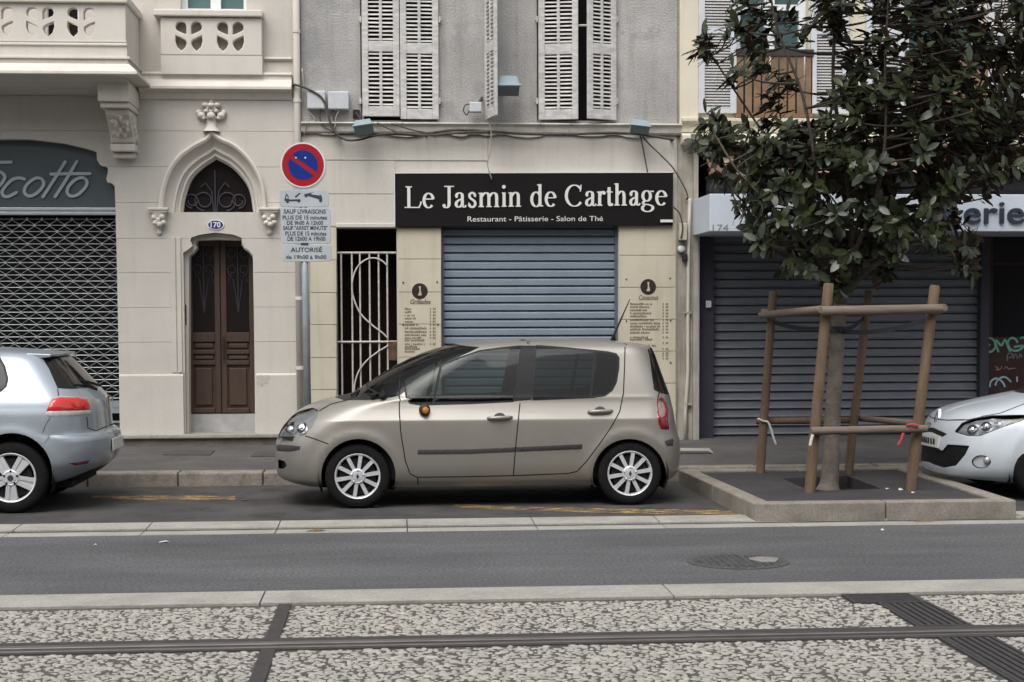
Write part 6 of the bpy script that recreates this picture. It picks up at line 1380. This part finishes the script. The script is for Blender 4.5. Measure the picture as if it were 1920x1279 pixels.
S = lambda pts: [at(520 + x / 5.117, 250 + y / 5.117, SGY) for x, y in pts]
mb = MB(); y_ = SGY - .002
for q in ([(68, 625), (110, 625), (115, 635), (215, 632), (225, 645), (215, 652), (70, 652)], [(165, 608), (205, 575), (218, 570), (222, 577), (180, 618)], [(255, 585), (330, 568), (395, 578), (425, 600), (432, 640), (415, 640), (310, 605), (262, 600)], [(72, 622), (80, 590), (90, 578), (105, 600), (110, 622), (103, 622), (90, 590), (82, 622)]): mb.prism(S(q), y_, SGY - .0003)
for (x_, z_, r_) in ((98, 656, 13), (205, 650, 14), (275, 600, 14), (415, 645, 15)): 
    q = S([(x_, z_)])[0]; mb.prism(ellipse(*q, r_ / 5.117 * u, r_ / 5.117 * u, 14), y_ - .0008, SGY - .0004)
mb.build('tow_pictogram', M_INK, p1)
MB().prism(S([(325, 575), (370, 572), (405, 585), (410, 597), (330, 588)]), SGY - .0035, SGY - .0021).build('car_window', M_PLT, p1)
p2 = plate(526.5, 390, 620, 457, 'delivery_plate')
words(p2, [('SAUF LIVRAISONS', 532, 611, 400.5, 7.6), ('PLUS DE 15 minutes', 530, 613, 411.5, 7.2), ('DE 9h00 A 12h00', 538, 606, 421.5, 7.2), ('SAUF "ARRET MINUTE"', 531, 614, 431, 7), ('PLUS DE 15 minutes', 535, 612, 441.5, 7.2), ('DE 12h00 A 19h00', 539, 610, 451.5, 7.6)])
p3 = plate(529.5, 459, 622.5, 490.5, 'permitted_plate'); words(p3, [('AUTORISÉ', 545, 604, 472.5, 8), ('de 19h00 à 9h00', 536, 612, 485.5, 6.8)])
q = rect(564, 455.5, 578, 459.5, SGY - .003); MB().box(q[0], q[1], SGY - .004, SGY + .03, q[2], q[3]).build('clamp', M_INK, ns)

# ================================================================ street tree in its timber guard
M_BARK = mat('magnolia_bark', (.15, .13, .11), .9, .3, 7, .5, 40, spots=(9, .58, (.12, .1, .085), .6)); M_TWIG = mat('twig', (.06, .048, .04), .9, .3, 12)
def leaf_mat(name, a, b, rough):
    m = mat(name, a, rough, .0, coat=.0, spec=.4); t = m.node_tree; n = t.nodes.new('ShaderNodeTexNoise'); n.inputs['Scale'].default_value = 5; g = t.nodes.new('ShaderNodeNewGeometry'); t.links.new(g.outputs['Position'], n.inputs['Vector'])
    r = t.nodes.new('ShaderNodeValToRGB'); r.color_ramp.elements[0].color = (*a, 1); r.color_ramp.elements[1].color = (*b, 1); r.color_ramp.elements[0].position = .38; r.color_ramp.elements[1].position = .62
    t.links.new(n.outputs['Fac'], r.inputs[0]); t.links.new(r.outputs[0], t.nodes['Principled BSDF'].inputs['Base Color']); return m
M_LEAF = leaf_mat('magnolia_leaf', (.012, .018, .008), (.038, .048, .019), .3); M_LEAFB = leaf_mat('magnolia_leaf_underside', (.05, .04, .025), (.12, .08, .045), .75)
TY = 15.35
def tp(x, y, dy=0.0): q = at(x, y, TY + dy); return Vector((q[0], TY + dy, q[1]))
tr = thing('street_tree', tuple(tp(1556, 915)), 'magnolia with dark glossy leaves growing in the tree bed', 'tree')
limbs = [([(1553, 921), (1557, 880), (1560, 800), (1566, 700), (1570, 640), (1574, 570)], [0] * 6, .098, .068), ([(1574, 580), (1556, 525), (1500, 470), (1440, 430), (1400, 410)], [0, -.05, -.2, -.3, -.35], .04, .012), ([(1574, 575), (1592, 500), (1596, 400), (1580, 280), (1562, 150), (1570, 0), (1580, -150)], [0, 0, .05, .05, 0, 0, 0], .05, .014),
 ([(1576, 570), (1612, 520), (1680, 468), (1755, 405), (1830, 325), (1890, 235)], [0, -.05, -.3, -.5, -.5, -.5], .05, .012), ([(1575, 560), (1565, 450), (1500, 335), (1425, 240), (1335, 105)], [0, .15, .4, .5, .4], .036, .01), ([(1578, 555), (1612, 490), (1665, 395), (1705, 275), (1742, 150), (1775, 10), (1790, -120)], [0, .1, .3, .4, .4, .4, .4], .045, .012),
 ([(1572, 560), (1545, 450), (1530, 320), (1505, 180), (1455, 45), (1440, -60)], [0, -.25, -.5, -.6, -.6, -.5], .036, .01), ([(1578, 555), (1600, 480), (1640, 380), (1660, 260), (1660, 110), (1670, -60)], [0, -.2, -.5, -.7, -.7, -.6], .038, .01), ([(1578, 550), (1640, 440), (1740, 330), (1820, 200), (1870, 60)], [0, .3, .6, .8, .8], .036, .01), ([(1574, 560), (1540, 500), (1460, 400), (1390, 330), (1345, 260)], [0, -.3, -.7, -.8, -.7], .03, .01), ([(1590, 520), (1660, 470), (1740, 450), (1800, 480)], [0, .1, -.2, -.2], .026, .008)]
mb = MB(); mbl = MB(); nodes = []
for k, (pts, dys, r0, r1) in enumerate(limbs):
    P = spline([tuple(tp(x, y, d)) for (x, y), d in zip(pts, dys)], 6); n = len(P); rr = [r0 + (r1 - r0) * (i / (n - 1)) ** .7 for i in range(n)]
    if k == 0: rr = [r * (1 + .35 * max(0, 1 - i / 5) ** 2) * (1 + .04 * math.sin(i * 1.7)) for i, r in enumerate(rr)]; P[0] = (P[0][0], P[0][1], -.01)
    (mb if k == 0 else mbl).tube(P, rr if k == 0 else [r * .8 for r in rr], 12 if k == 0 else 8)
    if k: nodes += [(Vector(p), r) for p, r in zip(P[4:], rr[4:])]
mb.build('trunk', M_BARK, tr, smooth=True); mbl.build('limbs', mat('limb_bark', (.085, .07, .058), .9, .3, 9, .4, 40), tr, smooth=True)
discs = [(1560, 465, 70, 5), (1480, 430, 75, 6), (1640, 440, 75, 6), (1735, 430, 75, 7), (1425, 400, 50, 4), (1800, 478, 30, 2), (1375, 320, 42, 3), (1465, 335, 80, 8), (1580, 360, 95, 12), (1690, 340, 95, 12), (1790, 310, 85, 11), (1870, 275, 75, 9), (1640, 240, 100, 14), (1740, 225, 105, 15), (1830, 185, 95, 12), (1905, 150, 65, 6), (1500, 275, 50, 4), (1440, 265, 45, 4), (1352, 250, 32, 3), (1700, 125, 90, 9), (1615, 155, 60, 5), (1800, 90, 60, 5), (1890, 60, 75, 7), (1470, 175, 50, 3), (1405, 130, 45, 3), (1312, 93, 26, 3), (1440, 55, 45, 4), (1415, 15, 40, 4), (1530, 45, 45, 4), (1600, 30, 70, 7), (1700, 15, 70, 5), (1760, -60, 100, 10), (1480, -70, 90, 8), (1630, -110, 120, 14), (1870, -60, 100, 9), (1950, 230, 60, 5), (1960, 80, 70, 6), (1560, 300, 70, 6), (1380, 60, 25, 2), (1335, 262, 22, 2)]
rnd = random.Random(11); LEAVES = []; tw = MB(); cen = tp(1620, 250)
tmplX = [0, .12, .33, .6, .84, 1.0]; tmplW = [0.02, .1, .19, .21, .135, .0]
tv = []; tf = []; tm = []
for layer in (0, 1):
    o = len(tv); dz = -.012 * layer
    for x in tmplX: tv.append((x, 0, -.16 * x * x + dz))
    for sgn in (1, -1):
        for x, w_ in zip(tmplX[1:-1], tmplW[1:-1]): tv.append((x, sgn * w_, -.16 * x * x + .045 * (1 - x) + dz + .012 * math.sin(9 * x)))
    n6 = 6
    for q, sgn in ((6, 1), (10, -1)):
        F = [(0, q, 1)] + [(1 + i, q + i, q + i + 1, 2 + i) for i in range(3)] + [(4, q + 3, 5)]
        for f in F:
            f = tuple(o + i for i in f); up = (sgn < 0) == (layer == 0)
            tf.append(f if up else f[::-1]); tm.append(layer)
TV = np.array(tv)
for (x, y, r_, cnt) in discs:
    for _ in range(int(cnt * (2.0 if y < 210 and x < 1560 else 3.4))):
        a = rnd.uniform(0, 6.283); q = math.sqrt(rnd.random()); dy = rnd.uniform(-1, 1) * (.35 + 1.0 * min(1, r_ / 100)) * math.sqrt(max(.1, 1 - .6 * q * q))
        p = tp(x + r_ * q * math.cos(a), y + r_ * q * math.sin(a), dy)
        out = (p - cen); out.z += .4; out = (out.normalized() + Vector((rnd.uniform(-.5, .5), rnd.uniform(-.6, .3), rnd.uniform(.0, .9)))).normalized()
        nb = min(nodes, key=lambda t: (t[0] - p).length + (.6 if t[0].z > p.z else 0)); b0 = nb[0]; L_ = (p - b0).length
        mid = b0 * .5 + p * .5 + Vector((rnd.uniform(-.06, .06), rnd.uniform(-.06, .06), -.05 * L_)); e = p + out * .1
        tw.tube(spline([tuple(b0), tuple(mid), tuple(p), tuple(e)], 3), [max(.006, min(.013, nb[1] * .6))] * 4 + [.0075] * 3 + [.006] * 3, 5, False)
        nl = rnd.randint(9, 16); ref = out.orthogonal().normalized(); ref2 = out.cross(ref)
        for i in range(nl):
            az = i * 2.4 + rnd.uniform(-.3, .3); op = rnd.uniform(.45, 1.5); rad = ref * math.cos(az) + ref2 * math.sin(az)
            d_ = (out * math.cos(op) + rad * math.sin(op)); d_.z -= rnd.uniform(0, .6); d_.normalize()
            up = (out - d_ * out.dot(d_)); up = (up.normalized() if up.length > .05 else Vector((0, 0, 1))) + Vector((rnd.uniform(-.4, .4), rnd.uniform(-.4, .4), rnd.uniform(0, .5))); sdv = up.cross(d_).normalized(); up = d_.cross(sdv)
            ln = rnd.uniform(.10, .18); base_ = p + out * rnd.uniform(-.05, .1)
            LEAVES.append((base_, d_, sdv, up, ln))
tw.build('branches', M_TWIG, tr, smooth=True)
LEAVES.sort(key=lambda l: l[0].y + (5 if proj([l[0]])[1][0] < 0 or proj([l[0]])[0][0] > 1920 else 0))
lme = bpy.data.meshes.new('leaf'); lme.from_pydata(tv, [], tf); lme.materials.append(M_LEAF); lme.materials.append(M_LEAFB); lme.polygons.foreach_set('material_index', tm); lme.polygons.foreach_set('use_smooth', [True] * len(tf))
for (p, d_, sdv, up, ln) in LEAVES[:300]:
    o = put('leaf', lme, tr); m3 = Matrix((d_, sdv, up)).transposed().to_4x4(); o.matrix_basis = Matrix.Translation(p) @ m3 @ Matrix.Scale(ln, 4)
rest = LEAVES[300:]; A_ = np.array([[*l[1], *l[2], *l[3]] for l in rest]).reshape(-1, 3, 3); ln = np.array([l[4] for l in rest]); base_ = np.array([tuple(l[0]) for l in rest])
VV = (TV[None, :, :] @ A_) * ln[:, None, None] + base_[:, None]; nv = len(TV)
faces = [tuple(i + k * nv for i in f) for k in range(len(rest)) for f in tf]
me = bpy.data.meshes.new('crown'); me.from_pydata(VV.reshape(-1, 3).tolist(), [], faces); me.materials.append(M_LEAF); me.materials.append(M_LEAFB); me.polygons.foreach_set('material_index', tm * len(rest)); me.polygons.foreach_set('use_smooth', [True] * len(faces))
stuff(put('crown', me, tr))

# timber guard: four leaning stakes, half-round rails, straps
M_STAKE = mat('stake_wood', (.14, .098, .066), .85, .3, 4, .3, 40, stretch=(5, 5, .7), spots=(5, .56, (.13, .095, .07), .7)); M_LOG = mat('log_wood', (.165, .132, .107), .85, .25, 6, .3, 40, stretch=(.6, 5, 5))
tg_ = thing('tree_guard', (4.25, TY, tz), 'timber tree guard of four leaning stakes and round rails around the magnolia', 'tree guard')
SB = {}
def stake(nm, xb, yb, xt, yt, r_=.05):
    X0, Y0 = atg(xb, yb, tz); t_ = at(xt, yt, Y0); b = Vector((X0, Y0, tz)); t = Vector((t_[0], Y0, t_[1])); SB[nm] = (b, t)
    P = [b - Vector((0, 0, .1))] + [b + (t - b) * k / 6 for k in range(1, 6)] + [t - (t - b).normalized() * .015, t]
    MB().tube([tuple(p) for p in P], [r_ * 1.02, r_, r_ * 1.01, r_ * .98, r_ * .97, r_ * .97, r_ * .95, r_ * .78], 12).build('stake', M_STAKE, tg_, sharp=50)
stake('A', 1425, 887, 1450, 546, .044); stake('B', 1517, 923, 1554, 531, .05); stake('C', 1590, 889, 1629, 544, .044); stake('D', 1706, 919, 1753, 535, .05)
on = lambda nm, y: SB[nm][0] + (SB[nm][1] - SB[nm][0]) * ((at(1600, y, SB[nm][0].y)[1] - SB[nm][0].z) / (SB[nm][1].z - SB[nm][0].z))
def rail(a, ya, b, yb, r_, off, ext=.08, m=M_LOG):
    p, q = on(a, ya) + Vector(off), on(b, yb) + Vector(off); d_ = (q - p).normalized(); MB().tube([tuple(p - d_ * ext), tuple(p - d_ * (ext - .012)), tuple((p + q) / 2), tuple(q + d_ * (ext - .012)), tuple(q + d_ * ext)], [r_ * .85, r_, r_ * 1.03, r_, r_ * .85], 12).build('rail', m, tg_, sharp=50)
rail('B', 583, 'D', 580, .043, (0, -.085, 0), .07); rail('A', 586, 'C', 586, .04, (0, .08, 0), .09); rail('A', 590, 'B', 581, .036, (-.08, 0, 0), .1); rail('C', 580, 'D', 578, .036, (.08, 0, 0), .08)
rail('B', 806, 'D', 804, .036, (0, -.085, 0), .06); rail('A', 789, 'C', 789, .034, (0, .075, 0), .06, M_STAKE); rail('C', 785, 'D', 797, .03, (.08, 0, 0), .05)
M_STRAP = mat('strap_black', (.03, .03, .033), .7, .15, 20)
tk = tp(1570, 618)
def strap(nm, y, yt):
    p = on(nm, y); q = tp(1572, yt); d_ = (q - p); n_ = Vector((0, 0, .022)); mb = MB(); k = 10; vs_ = []
    for i in range(k + 1):
        c_ = p + d_ * i / k + Vector((0, 0, -.05 * math.sin(math.pi * i / k))); vs_ += [c_ - n_, c_ + n_, c_ + n_ + Vector((0, .006, 0)), c_ - n_ + Vector((0, .006, 0))]
    mb.add(vs_, [(4 * i + j, 4 * i + (j + 1) % 4, 4 * i + 4 + (j + 1) % 4, 4 * i + 4 + j) for i in range(k) for j in range(4)]); mb.build('strap', M_STRAP, tg_)
strap('A', 602, 612); strap('D', 598, 622); strap('C', 592, 616); strap('B', 596, 620)
MB().lathe([(.078, -.03), (.084, -.028), (.084, .028), (.078, .03)], tuple(tk), n=20).build('strap', M_STRAP, tg_)
M_TAPE = mat('white_tape', (.6, .58, .54), .6, .1, 20); M_TAPER = mat('red_tape', (.4, .06, .07), .6, .1, 20)
def tie(pts, Y, m, r_, label, nm='rope_tie'):
    tag(MB().tube([(at(x, y, Y)[0], Y, at(x, y, Y)[1]) for x, y in spline(pts, 4)], r_, 6).build(nm, m, smooth=True), label, 'rope')
yA, yB, yD = SB['A'][0].y, SB['B'][0].y, SB['D'][0].y
tie([(1421, 785), (1432, 790), (1440, 792), (1446, 806), (1450, 820), (1455, 834)], yA - .055, M_TAPE, .012, 'white rope tied to the back left stake, its end hanging')
tie([(1524, 815), (1521, 826), (1519, 836)], yB - .13, M_TAPE, .014, 'short white tape hanging from the front left stake below the rail')
tie([(1694, 812), (1690, 824), (1684, 836)], yD - .13, M_TAPER, .014, 'short red tape hanging from the low rail by the front right stake')
tie([(1700, 797), (1712, 796), (1722, 798)], yD - .135, M_TAPER, .012, 'red tape wound on the low rail beside the white car')
# ================================================================ litter
M_PAPER = mat('paper', (.65, .64, .62), .7, .05); M_DRY = mat('dry_leaf', (.2, .11, .05), .8, .3, 30)
def scrap(x, y, w, h, z, label, m=M_PAPER, nm='paper_scrap', cat='litter'):
    X0, Y0 = atg(x, y, z); a, b = w / 2 * Y0 / FPX, .04 * h; rn = random.Random(int(x))
    P = [(X0 - a, Y0 - b * rn.uniform(.4, 1), z + .003), (X0 + a * .4, Y0 - b, z + .004 + .01 * rn.random()), (X0 + a, Y0 + b * .3, z + .003), (X0 + a * .2, Y0 + b, z + .006 + .01 * rn.random()), (X0 - a * .8, Y0 + b * .6, z + .004)]
    mb = MB(); mb.add(P + [(p[0], p[1], p[2] - .002) for p in P], [(0, 1, 2, 3, 4), (9, 8, 7, 6, 5)] + [(i, i + 5, (i + 1) % 5 + 5, (i + 1) % 5) for i in range(5)]); tag(mb.build(nm, m), label, cat, 'litter on the street')
scrap(308, 1017, 20, .9, 0, 'white paper scrap on the asphalt lane at the left'); scrap(178, 1023, 6, .6, 0, 'tiny white scrap on the lane left of the longer paper'); scrap(1655, 994, 7, .6, 0, 'tiny white scrap on the lane in front of the tree bed')
scrap(330, 905, 10, 1.4, .002, 'white crumpled scrap at the foot of the kerb between the left cars'); scrap(365, 907.5, 40, .7, .002, 'long flat white scrap beside the crumpled one at the kerb'); scrap(413, 904, 7, .7, .002, 'small pale scrap at the kerb near the beige car')
scrap(1689, 919, 8, 1.2, tz, 'white scrap in the tree bed right of the front stake'); scrap(1712, 924, 7, .8, tz, 'small white scrap in the tree bed near the front kerb'); scrap(1664, 917, 8, .7, tz, 'pale scrap in the tree bed at the pit edge')
scrap(593, 995.5, 38, .8, .004, 'brown dry leaf lying on the drainage channel below the beige car', M_DRY, 'dry_leaf'); scrap(458, 938, 14, .7, .004, 'small dry leaf on the bay near the beige car front', M_DRY, 'dry_leaf'); scrap(1735, 977.5, 44, .6, .006, 'rusty flat scrap under the front kerb of the tree bed', M_DRY, 'dry_leaf')
scrap(706, 950, 8, .5, .004, 'pale crumb on the asphalt behind the front wheel of the beige car')
# ================================================================ houses on the viewer's side of the street (unseen; added to close the canyon for its light and reflections)
M_OPW = [mat('opposite_render_%d' % k, c, .9, .1, 1.2) for k, c in enumerate(((.42, .38, .31), (.48, .42, .36), (.38, .35, .31)))]
M_OPG = mat('opposite_pane', (.03, .035, .04), .1, 0); M_OPS = mat('opposite_shutter', (.2, .23, .22), .7, .1)
YO = -9.0
for k, (x0, x1, h, lab) in enumerate(((-26, -9.02, 13, 'added ochre house across the street, unseen behind the viewer to the left'), (-9, 8.98, 14.5, 'added beige house across the street, unseen straight behind the viewer'), (9, 27, 12.5, 'added grey house across the street, unseen behind the viewer to the right'))):
    H = thing('unseen_opposite_house', ((x0 + x1) / 2, YO, 0), lab, 'house'); holes = []; n = 5; st = (x1 - x0) / n
    for i in range(n):
        xc = x0 + (i + .5) * st
        for z0, hh in ((.3, 2.5), (4.2, 2.3), (7.4, 2.2), (10.3, 1.6)):
            if z0 + hh < h - .5: holes.append(rpoly(xc - .6, xc + .6, z0, z0 + hh))
    for mb in sheets([rpoly(x0, x1, 0, h)], holes, YO - .4, .4): mb.build('wall', M_OPW[k], H)
    for q in holes:
        a, b, c_, d_ = q[0][0], q[1][0], q[0][1], q[2][1]
        f = MB().box(a, b, YO - .35, YO - .3, c_, d_).build('window', M_OPG, H)
        for sx in (a - .62, b + .02):
            if c_ > 3: MB().box(sx, sx + .6, YO + .002, YO + .05, c_, d_).build('shutter', M_OPS, f)
    MB().box(x0 - .001, x1 + .001, YO + .0015, YO + .35, h - .3, h).build('cornice', M_OPW[k], H); MB().box(x0, x1, YO - 8, YO - .41, 0, h).build('house_body', M_DARK, H)
